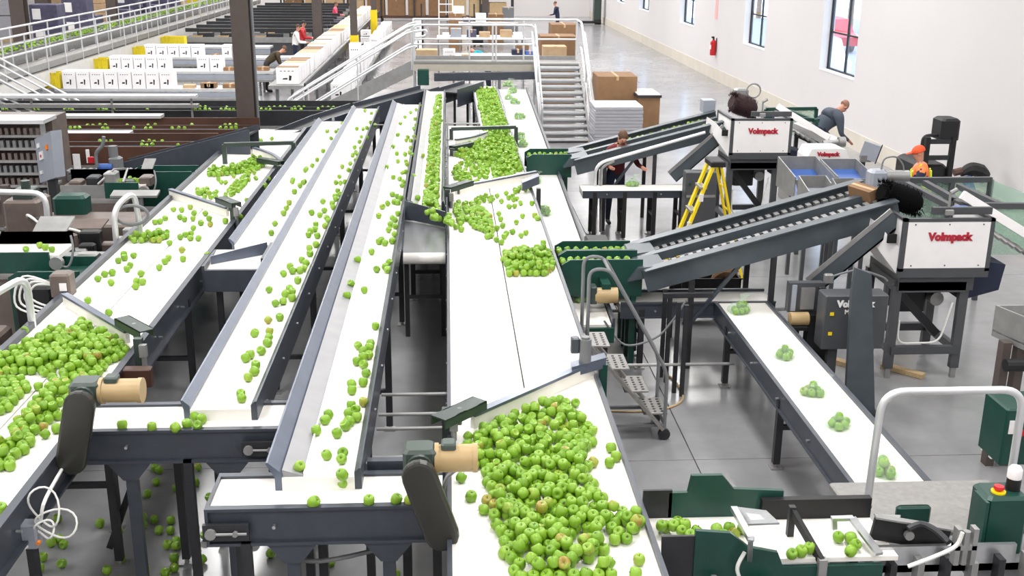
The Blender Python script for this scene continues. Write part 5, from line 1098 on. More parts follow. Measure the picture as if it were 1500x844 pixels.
def lbagger(label, x0, x1, y0, z, s, px_ap):
    t = thing('bagging_machine', label, 'machine', ((x0 + x1) / 2, y0, 0)); w = x1 - x0
    xm = x0 + w * .52; MB().box(xm, x1, y0, y0 + .5, z - .05, z).build('belt', 'belt', t); MB().box(x0, xm, y0, y0 + .5, z - .08, z - .03).build('side_table', 'taupe', t); MB().box(xm, x1 - .1, y0 - .03, y0, z - .2, z + .04).build('front_plate', 'green', t); MB().box(x0, xm, y0 - .02, y0, z - .2, z - .0).build('edge_rail', 'galv', t)
    for k in range(5): MB().bbox(x0 + .1 + k * .26, x0 + .28 + k * .26, y0 + .05, y0 + .3, z - .03, z + .05 + .06 * (k % 3), .02).build('fitting', ('taupe', 'dark', 'galv', 'brk', 'taupe')[k], t); MB().box(x0, x1, y0 + .5, y0 + .53, z - .1, z + .14).build('back_plate', 'taupe', t)
    MB().bbox(x0 + .1, x1 - .3, y0 + .05, y0 + .45, .15, z - .3, .03).build('lower_body', 'taupe', t)
    for x in (x0 + .05, x1 - .1): MB().box(x - .03, x + .03, y0, y0 + .06, 0, z - .1).build('leg', 'cable', t)
    MB().cyl((x1 - .02, y0 - .07, z - .08), (x1 - .02, y0 + .0, z - .08), .075, 16).build('end_pulley', 'galv', t)
    f = MB(); f.tube([(x0 + .45 * w, y0 - .04, z + .02), (x0 + .6 * w, y0 + .2, z + .2), (x0 + .75 * w, y0 + .25, z + .2), (x0 + .75 * w, y0 - .04, z + .05)], .018, 6).build('guide_frame', 'galv', t)
    MB().prism([(x0 + .82 * w, y0 + .5, z + .02), (x0 + .95 * w, y0 + .5, z + .02), (x0 + .98 * w, y0 + .8, z + .22), (x0 + .84 * w, y0 + .8, z + .22)], (0, .02, .03)).build('white_chute', 'galv', t)
    MB().tube(bez([(x1 - .05, y0 - .05, z - .06), (x1 + .1, y0 - .05, z - .12), (x1 + .16, y0, z + .05), (x1 + .12, y0 + .1, z + .2)]), .013, 6).build('hose', 'cable', t, smooth=True)
    for k in range(px_ap): BAGAP.append((x1 - .12 - .09 * k + random.uniform(-.01, .01), y0 + .12 + .09 * (k % 3), z + .037))
    return t
L1 = lbagger('low green fronted bagging machine holding three apples at the left edge', -7.2, -4.35, 12.0, 1.36, 1, 4)
L2 = lbagger('green fronted bagging machine holding apples below the inclined feeder trough', -5.8, -4.55, 16.4, 1.22, 1, 5)
t = thing('bag_former', 'taupe bag forming machine with steel trays and dark hoses left of the wide left belt', 'machine', (-4.9, 14, 0))
MB().bbox(-5.9, -4.2, 14.4, 15.2, .1, 1.1, .03).build('body', 'taupe', t); MB().bbox(-5.75, -5.3, 14.1, 14.6, 1.1, 1.5, .03).build('column_head', 'taupe', t)
MB().bbox(-5.65, -5.4, 14.2, 14.5, 1.5, 1.62).cyl((-5.52, 14.35, 1.62), (-5.52, 14.35, 1.72), .06, 10).build('head_cap', 'brk', t)
MB().prism([(-5.2, 14.0, 1.16), (-4.5, 14.0, 1.16), (-4.45, 14.2, 1.24), (-5.15, 14.2, 1.24)], (0, 0, -.02)).build('steel_tray', 'taupe', t); MB().prism([(-4.9, 13.3, .95), (-4.2, 13.3, .95), (-4.2, 13.45, 1.0), (-4.9, 13.45, 1.0)], (0, 0, -.02)).build('steel_tray', 'inox', t); MB().bbox(-5.1, -4.05, 12.7, 14.4, .1, .85, .04).build('machine_deck', 'dark', t)
for k in range(16):
    x = random.uniform(-5.1, -4.1); y = random.uniform(12.8, 14.6); s = random.uniform(.05, .13); MB().bbox(x - s, x + s, y - s * .7, y + s * .7, .85, .9 + random.uniform(.05, .3), .02).build('fitting', random.choice(('taupe', 'taupe', 'dark', 'brk', 'galv', 'black')), t)
MB().prism([(-4.75, 15.3, 1.3), (-4.1, 15.3, 1.3), (-4.1, 15.5, 1.34), (-4.75, 15.5, 1.34)], (0, 0, -.03)).build('steel_tray', 'galv', t)
MB().bbox(-5.45, -5.0, 15.0, 15.3, 1.1, 1.36, .04).build('valve_block', 'green', t)
for k in range(5): MB().tube(bez([(-5.5 + .12 * k, 14.3, 1.15), (-5.4 + .1 * k, 14.0 - .03 * k, 1.34 - .03 * k), (-5.1 + .1 * k, 13.9, 1.12), (-5.0 + .1 * k, 14.1, .8)]), .018, 6).build('dark_hose', 'black' if k % 2 else 'hose', t, smooth=True)
MB().prism([(-5.15, 13.55, .55), (-4.85, 13.55, .55), (-4.85, 13.95, 1.12), (-5.15, 13.95, 1.12)], (0, .02, 0)).build('tan_board', 'cardL', t)
MB().bbox(-4.6, -4.2, 14.0, 14.4, .1, .8).build('lower_cover', 'black', t)
MB().box(-4.85, -4.55, 13.35, 13.37, .35, .5).build('notice_plate', 'white', t); MB().box(-4.8, -4.6, 13.335, 13.35, .38, .47).build('notice_print', 'red', t); MB().box(-4.75, -4.7, 13.35, 14.4, .35, .4).build('plate_arm', 'dark', t)
# guard rail hoops
def hoop(label, pts, r=.035, n='guard_hoop', cat='rail', base=None):
    t = thing(n, label, cat, (pts[0].x, pts[0].y, 0)); MB().tube(fillet(pts, .16), r, 10).build('tube', 'alu', t, smooth=True)
    for e in (pts[0], pts[-1]): MB().cyl((e.x, e.y, e.z - .0), (e.x, e.y, e.z + .02), r * 2.2, 12).build('flange', 'galv', t)
    return t
p, q = D(166, 330, 12.9), D(206, 345, 12.9)
hp = hoop('bent tube guard hoop beside the upper part of the wide left belt', [V3((p.x, 12.9, 0)), D(166, 306, 12.9), D(196, 279, 13.2), V3((q.x, 13.2, 0))]); 
MB().tube([D(193 + 24 * math.cos(a_), 315 + 14 * math.sin(a_), 13.0) for a_ in [2 * math.pi * k / 18 for k in range(18)]], .02, 6, closed=True).build('hose_ring', 'cable', hp, smooth=True)
p, q = D(68, 345, 13.2), D(-40, 280, 13.2)
hoop('long tube guard rail at the left edge above the grey floor', [V3((p.x, 13.2, 0)), D(66, 283, 13.2), q, V3((q.x, 13.2, 0))])
p = D(47, 470, 9.9); q = D(-40, 440, 9.0)
hp = hoop('tube guard rail at the left edge beside the apple heap', [V3((p.x, 9.9, 0)), D(38, 404, 9.9), D(-30, 444, 9.4), V3((q.x - .05, 9.4, 0))])
MB().box(q.x + .32, q.x + .38, 9.6, 9.62, .9, 1.3).build('green_strap', 'green', hp)
t = thing('hose_cluster', 'loops of pale hose around a taupe valve box near the left diverter board', 'machine', (-4.4, 10.9, 0)); p = D(92, 415, 10.9)
MB().bbox(p.x - .1, p.x + .1, 10.8, 11.0, p.z - .12, p.z + .12, .02).build('valve_box', 'taupe', t); MB().box(p.x - .04, p.x + .04, 10.87, 10.93, 0, p.z - .1).build('post', 'dark', t); MB().box(p.x + .0, p.x + .07, 10.79, 10.8, p.z - .05, p.z + .03).build('label_plate', 'white', t)
for k in range(4): MB().tube(bez([p + V3((-.05, -.02, -.02)), p + V3((-.25 - .04 * k, -.05, -.0 + .03 * k)), p + V3((-.32 - .05 * k, -.05, -.14 - .03 * k)), p + V3((-.1, -.04, -.24 - .03 * k)), p + V3((.05, -.02, -.1))]), .011, 6).build('hose', 'hose', t, smooth=True)
MB().bbox(p.x - .6, p.x - .2, 11.1, 11.4, .2, p.z - .1, .03).build('black_housing', 'black', t); MB().bbox(p.x - .95, p.x - .6, 10.6, 11.0, .0, .9, .03).build('lower_box', 'taupe', t)
p = D(8, 300, 16); t = thing('floor_post', 'brown post with pale foot plate standing on the grey floor at the left edge', 'post', (p.x, 16, 0)); MB().box(p.x - .06, p.x + .06, 16, 16.12, 0, 1.3).build('post_body', 'column', t); MB().box(p.x - .14, p.x + .14, 15.92, 16.2, 0, .02).build('foot_plate', 'white', t)
# ================================================================ foreground bagger at lower right
FY = 5.7
t = thing('bagging_machine', 'dark green bagging infeed machine in the right foreground with apples on its belt', 'machine', (2.0, 5.5, 0))
MB().prism([(1.45, FY, .6), (2.62, FY, .6), (2.62, FY, 1.12), (2.0, FY, 1.12), (1.96, FY, 1.22), (1.78, FY, 1.26), (1.66, FY, 1.36), (1.45, FY, 1.38)], (0, .03, 0)).build('front_plate', 'green', t)
MB().prism([(1.4, 6.25, .7), (2.15, 6.25, .7), (2.15, 6.25, 1.34), (1.82, 6.25, 1.36), (1.74, 6.25, 1.46), (1.54, 6.25, 1.46), (1.52, 6.25, 1.34), (1.4, 6.25, 1.34)], (0, .03, 0)).build('back_plate', 'green', t); MB().box(1.23, 1.42, 6.25, 6.27, 1.1, 1.36).build('entry_wall', 'dark', t)
MB().box(1.24, 2.72, FY + .03, 6.25, 1.13, 1.16).build('belt', 'belt', t)
MB().box(2.0, 2.72, 6.2, 6.25, 1.14, 1.3).build('channel_back', 'black', t)
MB().prism([(1.27, FY + .01, .7), (1.45, FY + .01, .7), (1.45, FY + .01, 1.34), (1.25, FY + .01, 1.34)], (0, .02, 0)).build('entry_plate', 'dark', t)
p0, p1 = D(1160, 748, 6.0), D(1203, 822, 5.7)
MB().beam(p0, p1, .03, .05).build('stop_bar', 'black', t); MB().box(p0.x - .02, p0.x + .02, 5.98, 6.02, 1.1, p0.z + .03).build('stop_post', 'dark', t); MB().box(p1.x - .02, p1.x + .03, FY - .03, FY + .02, .95, p1.z + .02).build('stop_post', 'galv', t)
m = MB().beam(D(1218, 760, 6.0), D(1250, 759, 6.0), .04, .02).beam(D(1248, 759, 6.0), D(1288, 812, 5.7), .05, .02).beam(D(1222, 762, 6.0), D(1222, 775, 6.0), .03, .03); m.build('gate_frame', 'inox', t)
m = MB().beam(D(1075, 745, 6.0), D(1100, 790, 5.5), .04, .03).beam(D(1100, 788, 5.5), D(1098, 820, 5.7), .03, .03); m.build('gate_frame', 'inox', t)
a, b = D(1090, 768, 5.9), D(1142, 766, 5.8); MB().prism([a, b, b + V3((-.05, .12, .02)), a + V3((-.05, .12, .06))], (0, 0, -.012)).build('steel_flap', 'inox', t)
MB().cyl((1.86, FY - .1, .98), (1.86, FY + .0, .98), .085, 18).build('end_pulley', 'green', t); MB().cyl((1.86, FY - .13, .98), (1.86, FY - .1, .98), .045, 14).build('pulley_hub', 'galv', t)
MB().cyl((1.5, FY - .05, 1.08), (1.62, FY - .05, 1.08), .012, 8).cyl((1.55, FY - .05, 1.08), (1.58, FY - .05, 1.08), .028, 6).build('tension_screw', 'galv', t)
MB().tube(bez([(1.74, FY - .05, 1.26), (1.7, FY - .06, 1.15), (1.76, FY - .06, 1.02), (1.84, FY - .06, .9)]), .012, 6).build('hose', 'hose', t, smooth=True)
for x in (1.3, 2.55):
    for y in (FY + .02, 6.0): MB().box(x - .03, x + .03, y - .02, y + .03, 0, 1.0).build('leg', 'green', t)
a, b = D(1278, 772, 5.9), D(1388, 790, 5.85)
MB().beam(a, b, .03, .16).build('guide_channel', 'black', t); MB().beam(a + V3((0, -.02, .085)), b + V3((0, -.02, .085)), .05, .012).build('guide_channel_lip', 'galv', t)
MB().cyl((2.82, 5.82, 1.24), (2.82, 5.85, 1.24), .03, 10).build('bolt', 'galv', t)
MB().box(2.6, 3.7, FY + .1, 5.8, 1.0, 1.05).build('steel_bed', 'inox', t); MB().box(2.6, 3.5, FY + .1, FY + .13, 1.05, 1.18).build('bed_lip', 'inox', t)
for k in range(6):
    x = 2.7 + .17 * k; MB().box(x - .02, x + .02, FY + .02, FY + .1, .9, 1.1 + .02 * (k % 3)).build('bracket', 'galv' if k % 2 else 'dark', t)
MB().tube(bez([D(1330, 775, 5.8), D(1350, 768, 5.8), D(1372, 778, 5.7), D(1390, 795, 5.6)]), .02, 8).build('ribbed_hose', 'dark', t, smooth=True)
MB().tube(bez([D(1330, 830, 5.5), D(1370, 815, 5.5), D(1400, 800, 5.5), D(1410, 780, 5.5)]), .012, 6).build('hose', 'hose', t, smooth=True)
a = D(1352, 772, 6.1); MB().bbox(a.x - .11, a.x + .12, 6.25, 6.3, a.z - .08, a.z + .06, .015).build('green_gearbox', 'green', t)
p = D(1410, 800, 5.6); m = MB().box(p.x - .05, p.x - .02, 5.58, 5.64, p.z - .12, p.z + .12).box(p.x + .05, p.x + .08, 5.58, 5.64, p.z - .12, p.z + .12).box(p.x - .05, p.x + .08, 5.58, 5.64, p.z - .02, p.z + .01).cyl((p.x + .015, 5.6, p.z - .12), (p.x + .015, 5.6, p.z + .1), .022, 10); m.build('air_cylinder_frame', 'galv', t)
for px, py in ((1250, 735), (1300, 760)):
    pass
a, b = D(1225, 770, 6.2), D(1268, 738, 6.4); MB().beam(a, b, .1, .02).build('perforated_arm', 'galv', t); a, b = D(1270, 772, 6.25), D(1320, 770, 6.15); MB().beam(a, b + V3((0, 0, -.02)), .1, .14).build('steel_bracket', 'galv', t)
t = thing('steel_table', 'flat grey steel table at the end of the bagged apple belt', 'table', (3.1, 6.5, 0)); MB().bbox(2.72, 3.9, 6.25, 6.96, .98, 1.02).build('top', 'deck', t)
for x in (2.78, 3.84):
    for y in (6.3, 6.9): MB().box(x - .025, x + .025, y - .025, y + .025, 0, .98).build('leg', 'cable', t)
a = D(1268, 752, 6.42); q = D(1284, 574, 6.42); r = D(1500, 577, 6.42)
t = thing('handrail', 'white tube handrail rising from the steel table in the right foreground', 'rail', (a.x, 6.42, 1.0)); MB().tube(fillet([V3((a.x, 6.42, 1.02)), V3((a.x + .02, 6.42, q.z)), V3((r.x, 6.42, q.z)), V3((r.x, 6.42, 1.02))], .16, 8), .026, 12).build('tube', 'alu', t, smooth=True); MB().cyl((a.x, 6.42, 1.02), (a.x, 6.42, 1.04), .06, 14).build('flange', 'galv', t); MB().cyl((r.x, 6.42, 1.02), (r.x, 6.42, 1.04), .06, 14).build('flange', 'galv', t)
t = thing('control_box', 'dark green control box with white beacon and red stop button in the lower right corner', 'box', (3.42, 6.15, 1.0)); a, b = D(1443, 725, 6.0), D(1492, 800, 6.0)
MB().bbox(a.x, b.x, 5.95, 6.18, 1.02, a.z - .0, .02).build('housing', 'green', t); MB().prism([(a.x - .02, 5.93, a.z - .02), (a.x - .02, 5.93, 1.05), (a.x - .02, 6.1, 1.05), (a.x - .02, 6.1, a.z - .02)], (.02, 0, 0)).build('door', 'green', t)
c = V3((b.x - .06, 6.07, a.z)); MB().cyl(c, c + V3((0, 0, .08)), .045, 16).build('beacon_base', 'black', t); MB().tube([c + V3((0, 0, .08)), c + V3((0, 0, .14)), c + V3((0, 0, .16))], [.045, .045, .03], 16).build('beacon_lens', 'white', t, smooth=True)
c = V3((a.x + .1, 6.03, a.z)); MB().cyl(c, c + V3((0, 0, .012)), .045, 16).build('yellow_ring', 'yellow', t); MB().tube([c + V3((0, 0, .012)), c + V3((0, 0, .03)), c + V3((0, 0, .045))], [.02, .035, .03], 14).build('stop_button', 'red', t, smooth=True)
MB().bbox(a.x - .1, b.x + .3, 5.85, 6.2, .9, 1.02).build('mounting_plate', 'cable', t); MB().box(b.x + .1, b.x + .2, 5.9, 6.1, 0, .9).build('stand', 'dark', t)
# discharge tray at the right edge
t = thing('discharge_tray', 'grey steel discharge tray on dark legs at the right edge', 'tray', (4.9, 9, 0)); a = D(1460, 448, 9.4)
MB().prism([(a.x, 9.4, a.z - .3), (a.x + .6, 8.2, a.z - .42), (a.x + .6, 8.2, a.z - .1), (a.x, 9.4, a.z)], (.02, 0, 0)).build('side_wall', 'galv', t)
MB().prism([(a.x, 9.4, a.z - .25), (a.x + .6, 8.2, a.z - .38), (a.x + 1.6, 8.2, a.z - .38), (a.x + 1.4, 9.4, a.z - .25)], (0, 0, .015)).build('floor_sheet', 'inox', t); MB().box(a.x, a.x + 1.4, 9.4, 9.42, a.z - .3, a.z).build('back_wall', 'galv', t)
for px in (1470, 1492): p = D(px, 520, 9.2); MB().box(p.x - .04, p.x + .04, 9.15, 9.25, .0, a.z - .28).build('leg', 'column', t)
MB().box(a.x + .0, a.x + .05, 9.1, 9.3, .1, .75).build('white_guard', 'white', t); p = D(1488, 535, 9.0); MB().cyl((p.x - .1, 9.0, p.z), (p.x + .15, 9.0, p.z), .06, 12).build('roller', 'black', t)
t = thing('switch_box', 'dark green floor box with red button and pale plate at the right edge', 'box', (4.5, 8.2, 0)); a, b = D(1476, 600, 8.2), D(1530, 680, 8.2)
MB().bbox(a.x, b.x, 8.2, 8.6, max(.05, b.z), a.z, .015).build('housing', 'green', t); c = D(1492, 632, 8.2); MB().cyl(c, c + V3((0, -.04, 0)), .035, 14).build('stop_button', 'red', t); MB().box(c.x - .09, c.x - .05, 8.19, 8.2, c.z - .02, c.z + .1).build('label_plate', 'white', t)
MB().box(a.x + .03, a.x + .07, 8.25, 8.3, 0, .2).box(b.x - .07, b.x - .03, 8.25, 8.3, 0, .2).build('feet', 'galv', t)
# ================================================================ people and forklift
def person(label, root, ry, J, cols, cap=None, hairm='hair', extra=None, scale=1.0):
    """J: joint -> (x side, y forward, z up, radius, parent, material); built as one skinned body"""
    names = list(J); idx = {n: i for i, n in enumerate(names)}
    Rz = Matrix.Rotation(ry, 3, 'Z'); vs = [Rz @ (V3(J[n][:3]) * scale) for n in names]
    es = [(idx[J[n][4]], idx[n]) for n in names if J[n][4]]
    me = bpy.data.meshes.new('body'); me.from_pydata(vs, es, []); o = bpy.data.objects.new('tmp', me); COL.objects.link(o)
    sk = o.modifiers.new('s', 'SKIN'); sk.use_smooth_shade = True; sl = me.skin_vertices[0].data
    for n in names:
        r = J[n][3] * scale; sl[idx[n]].radius = (r, r) if not isinstance(J[n][3], tuple) else (J[n][3][0] * scale, J[n][3][1] * scale); sl[idx[n]].use_root = n == 'pelvis'
    sb = o.modifiers.new('u', 'SUBSURF'); sb.levels = 2; sb.render_levels = 2
    new = bpy.data.meshes.new_from_object(o.evaluated_get(bpy.context.evaluated_depsgraph_get())); bpy.data.objects.remove(o)
    mats = []
    for n in names:
        if J[n][5] not in mats: mats.append(J[n][5])
    new.materials.clear()
    for m in mats: new.materials.append(M[m])
    segs = [(vs[idx[J[n][4]]], vs[idx[n]], mats.index(J[n][5])) for n in names if J[n][4]]
    for p in new.polygons:
        c = p.center; best = 9; bi = 0
        for a, b, mi in segs:
            d = b - a; tt = max(0, min(1, (c - a).dot(d) / max(1e-9, d.dot(d)))); q = (c - a - d * tt).length
            if q < best: best = q; bi = mi
        p.material_index = bi; p.use_smooth = True
    t = thing('person', label, 'person', root); new.name = 'body'
    body = bpy.data.objects.new('body', new); COL.objects.link(body); body.parent = t; body['_o'] = tuple(root)
    hd = vs[idx['head']]; nk = vs[idx['neck']]; up = (hd - nk).normalized(); fw = Rz @ V3(J['face'][:3]) if 'face' in J else Rz @ V3((0, 1, 0))
    fwd = (vs[idx['nose']] - hd).normalized() if 'nose' in idx else fw; sd = fwd.cross(up).normalized(); R0 = V3(root)
    def blob(m, c, rx, ry_, rz, n=8, lat=6, zmin=-1):
        vv = []; ff = []
        for i in range(lat + 1):
            th = math.pi * i / lat
            for k in range(n):
                ph = 2 * math.pi * k / n; zz = max(zmin, math.cos(th)); vv.append(R0 + c + sd * (rx * math.sin(th) * math.cos(ph)) + fwd * (ry_ * math.sin(th) * math.sin(ph)) + up * (rz * zz))
        for i in range(lat):
            for k in range(n): ff.append((i * n + k, i * n + (k + 1) % n, (i + 1) * n + (k + 1) % n, (i + 1) * n + k))
        return m.add(vv, ff)
    s = scale
    ey = MB()
    for q in (-1, 1): blob(ey, hd + sd * q * .032 * s + fwd * .085 * s + up * .015 * s, .012 * s, .008 * s, .008 * s)
    ey.build('eyes', 'ink', t)
    ea = MB()
    for q in (-1, 1): blob(ea, hd + sd * q * .078 * s - fwd * .0 * s, .014 * s, .024 * s, .034 * s)
    ea.build('ears', 'skin', t, smooth=True)
    mo = MB(); blob(mo, hd + fwd * .088 * s - up * .05 * s, .026 * s, .006 * s, .006 * s); mo.build('mouth', 'redink', t)
    if cap:
        m = MB(); blob(m, hd + up * .03 * s, .1 * s, .112 * s, .1 * s, 14, 8, -.15); bp = hd + fwd * .14 * s + up * .035 * s
        m.prism([R0 + bp - sd * .07 * s - fwd * .06 * s, R0 + bp + sd * .07 * s - fwd * .06 * s, R0 + bp + sd * .045 * s + fwd * .05 * s, R0 + bp - sd * .045 * s + fwd * .05 * s], up * .012 * s); m.build('cap', cap, t, smooth=False)
        for p in m.f: pass
    else:
        m = MB(); blob(m, hd + up * .02 * s - fwd * .022 * s, .088 * s, .1 * s, .1 * s, 14, 8, -.3); m.build('hair', hairm, t, smooth=True)
    return t, vs, idx, Rz
def hand(J, side, base, d, mat='skin', curl=.3):
    """five separate fingers from the palm joint `base`, reaching along d"""
    b = V3(J[base][:3]); d = V3(d).normalized(); a = d.cross(V3((0, 0, 1)));  a = a.normalized() if a.length > .1 else V3((1, 0, 0)); n = a.cross(d)
    J['palm' + side] = (*(b + d * .06), .03, base, mat)
    for k, L in enumerate((.075, .085, .08, .06)):
        o = b + d * .085 + a * (k - 1.5) * .021; J[f'f{side}{k}a'] = (*o, .0095, 'palm' + side, mat); J[f'f{side}{k}b'] = (*(o + d * L * .55 - n * L * curl * .3), .009, f'f{side}{k}a', mat); J[f'f{side}{k}c'] = (*(o + d * L * .9 - n * L * curl), .0075, f'f{side}{k}b', mat)
    o = b + d * .03 - a * .035; J[f't{side}a'] = (*o, .012, base, mat); J[f't{side}b'] = (*(o + d * .05 - a * .025 - n * .01), .009, f't{side}a', mat)
def pose(top, leg, bend=0.0, headpitch=0.0, arms=((.0, .25, -.3), (.0, .25, -.3)), build=1.0, shoe='black', sleeve=None, headyaw=0.0):
    """standing figure facing +y, trunk bent forward by `bend` radians; arms: (out, forward, up) hand offset from the shoulder"""
    J = {}; c, s_ = math.cos(bend), math.sin(bend)
    def tr(x, y, z): return (x, s_ * z + c * y, .95 + c * z - s_ * y)
    J['pelvis'] = (0, 0, .95, .145 * build, None, leg)
    J['waist'] = (*tr(0, 0, .14), .135 * build, 'pelvis', top); J['chest'] = (*tr(0, .01, .36), .155 * build, 'waist', top); J['collar'] = (*tr(0, 0, .5), .1 * build, 'chest', top)
    J['neck'] = (*tr(0, .01, .57), .055, 'collar', 'skin'); b = V3(J['neck'][:3]); hb = bend + headpitch
    J['jaw'] = (*(b + V3((0, math.sin(hb) * .07 + .02, math.cos(hb) * .07))), .068, 'neck', 'skin'); J['head'] = (*(b + V3((0, math.sin(hb) * .15 + .02 * math.cos(hb), math.cos(hb) * .15))), .088, 'jaw', 'skin'); J['crown'] = (*(b + V3((0, math.sin(hb) * .22 + .0, math.cos(hb) * .22))), .07, 'head', 'skin')
    h = V3(J['head'][:3]); f = V3((math.sin(headyaw), math.cos(hb) * math.cos(headyaw), -math.sin(hb))); J['nose'] = (*(h + f * .1 - V3((0, math.sin(hb) * .02, math.cos(hb) * .02))), .018, 'head', 'skin')
    for q, nm, ar in ((-1, 'L', arms[0]), (1, 'R', arms[1])):
        J['sh' + nm] = (*tr(q * .19 * build, 0, .45), .075 * build, 'collar', sleeve or top); sh = V3(J['sh' + nm][:3]); hd = sh + V3((q * ar[0], ar[1], ar[2])); v = hd - sh; L = min(v.length, .54); v = v.normalized() * L
        bendd = math.sqrt(max(0, .285 ** 2 - (L / 2) ** 2)); el = sh + v * .5 + V3((q * .35, -.5, -.8)).normalized() * bendd
        J['el' + nm] = (*el, .047, 'sh' + nm, sleeve or top); J['wr' + nm] = (*(sh + v), .033, 'el' + nm, sleeve or top); hand(J, nm, 'wr' + nm, (sh + v) - el)
        J['hip' + nm] = (q * .095, 0, .88, .095 * build, 'pelvis', leg); J['kn' + nm] = (q * .105, .02, .5, .065, 'hip' + nm, leg); J['an' + nm] = (q * .11, -.02, .1, .045, 'kn' + nm, leg); J['he' + nm] = (q * .11, -.01, .05, .045, 'an' + nm, shoe); J['to' + nm] = (q * .12, .16, .035, .035, 'he' + nm, shoe)
    return J
h = D(1240, 158, 20.3)          # man bending to the right over the machine
J = pose('slate', 'navy', bend=.8, headpitch=.3, arms=((.05, .2, -.48), (.02, .22, -.45)), build=1.35)
person('balding man in a slate work jacket bending over the far machine', (h.x - .5, 20.45, .4), -1.35, J, None, hairm='hairthin')
t = thing('work_platform', 'low dark step platform under the bending man', 'platform', (h.x - .6, 20.45, 0)); MB().bbox(h.x - 1.0, h.x + .0, 20.0, 20.9, .0, .395).build('top', 'deck', t)
h = D(1353, 228, 15.6)
J = pose('navy', 'navy', bend=.04, arms=((.05, .32, -.3), (.05, .28, -.35)), build=1.1, sleeve='navy', headpitch=.12)
J['waist'] = (*J['waist'][:5], 'vest'); J['chest'] = (*J['chest'][:5], 'vest'); J['collar'] = (*J['collar'][:5], 'vest'); J['shL'] = (*J['shL'][:5], 'vest'); J['shR'] = (*J['shR'][:5], 'vest')
tp, vs, idx, Rz = person('man in orange cap and orange safety vest standing behind the near weighing head', (h.x, 15.6, h.z - 1.5), 1.25, J, None, cap='cap', scale=.92)
R0 = V3((h.x, 15.6, h.z - 1.5)); st = MB()
for q in (-1, 1):
    st.beam(R0 + Rz @ V3((q * .09, .155, .94)), R0 + Rz @ V3((q * .08, .145, 1.26)), .055, .02, up=Rz @ V3((0, 1, 0))); st.beam(R0 + Rz @ V3((q * .08, .145, 1.26)), R0 + Rz @ V3((q * .09, .02, 1.39)), .055, .02, up=Rz @ V3((0, 1, .3)))
    st.beam(R0 + Rz @ V3((q * .09, -.15, .94)), R0 + Rz @ V3((q * .09, -.12, 1.3)), .055, .02, up=Rz @ V3((0, 1, 0)))
ring = [R0 + Rz @ V3((.16 * math.cos(u), .168 * math.sin(u), 1.05)) for u in [2 * math.pi * k / 20 for k in range(20)]]
st.tube(ring, .022, 6, closed=True); st.build('reflective_tape', 'lime', tp)
if h.z - 1.5 > .02:
    MB(); t = thing('work_platform', 'low dark step platform under the man in the safety vest', 'platform', (h.x, 15.6, 0)); MB().bbox(h.x - .4, h.x + .4, 15.2, 16.0, 0, h.z - 1.5 - .005).build('top', 'deck', t)
h = D(908, 245, 18.6)
J = pose('maroon', 'navy', bend=.45, arms=((.1, .4, -.25), (.1, .42, -.22)), headpitch=.1)
person('worker in maroon shirt leaning over the far white cross belt', (h.x - .05, 18.75, 0), math.pi + .15, J, None)
h = D(400, 72, 36.6); J = pose('olive', 'black', bend=.95, arms=((.0, .3, -.4), (.0, .3, -.4)))
person('worker in dark olive top bending beside the open cartons', (h.x - .3, 36.9, 0), -1.3, J, None)
h = D(431, 55, 43); J = pose('white', 'navy', bend=.2, arms=((.0, .35, -.3), (.0, .35, -.3))); person('worker in white top beside the line of open cartons', (h.x, 43, 0), -1.4, J, None)
h = D(442, 50, 45); J = pose('red', 'black', bend=.1, arms=((.0, .35, -.3), (.0, .35, -.3))); person('worker in red top with dark hair beyond the worker in white', (h.x, 45, 0), -1.5, J, None, hairm='black')
h = D(490, 20, 60); J = pose('pinkc', 'navy', bend=.1, arms=((.0, .35, -.3), (.0, .35, -.3))); person('distant worker in bright pink top behind the brown column', (h.x, 60, 0), -1.5, J, None)
h = D(700, 74, 37.0); J = pose('teal', 'navy', bend=1.05, arms=((.05, .25, -.35), (.05, .25, -.35))); person('worker in teal shirt bending over the white work table', (h.x + .35, 36.95, max(0, h.z - 1.28)), 1.2, J, None)
h = D(817, 24, 62); J = pose('navy', 'navy', bend=.2, arms=((.0, .3, -.35), (.0, .3, -.35))); person('distant worker in navy near the far white wall', (h.x, 62, 0), 1.2, J, None)
# forklift
c = D(1362, 230, 19.2); t = thing('forklift', 'black stand up forklift parked by the right wall', 'vehicle', (c.x, 19.2, 0))
x = c.x; a = D(1365, 172, 19.2).z
MB().bbox(x - .26, x + .24, 18.9, 20.1, .12, 1.0, .06).build('chassis', 'black', t)
for s in (-.27, .2): MB().box(x + s, x + s + .08, 18.82, 18.92, .05, a - .3).build('mast_rail', 'black', t)
for z in (.5, 1.1, a - .42): MB().box(x - .26, x + .27, 18.84, 18.9, z, z + .08).build('mast_crossbar', 'dark', t)
MB().bbox(x + .0, x + .34, 18.85, 19.3, a - .36, a + .02, .04).build('battery_head', 'black', t)
MB().tube(fillet([(x - .26, 19.0, a - .7), (x - .26, 19.0, a - .3), (x + .02, 19.0, a - .28)], .1), .03, 8).build('guard_bar', 'dark', t, smooth=True)
for s in (-.18, .18): MB().cyl((x + s - .06, 19.1, .14), (x + s + .06, 19.1, .14), .14, 14).build('wheel', 'dark', t); MB().box(x + s - .06, x + s + .06, 17.9, 18.84, .05, .1).build('fork', 'dark', t)
p = D(1425, 253, 16.2); t = thing('coat_heap', 'small heap of dark clothes and blue bag hung on the guard frame at right', 'clothes', (p.x, 16.2, p.z)); m = MB()
m.tube(bez([p + V3((-.2, 0, -.02)), p + V3((-.05, 0, .06)), p + V3((.12, 0, .02)), p + V3((.25, 0, -.05))]), [.05, .1, .11, .05], 8).build('dark_cloth', 'black', t, smooth=True)
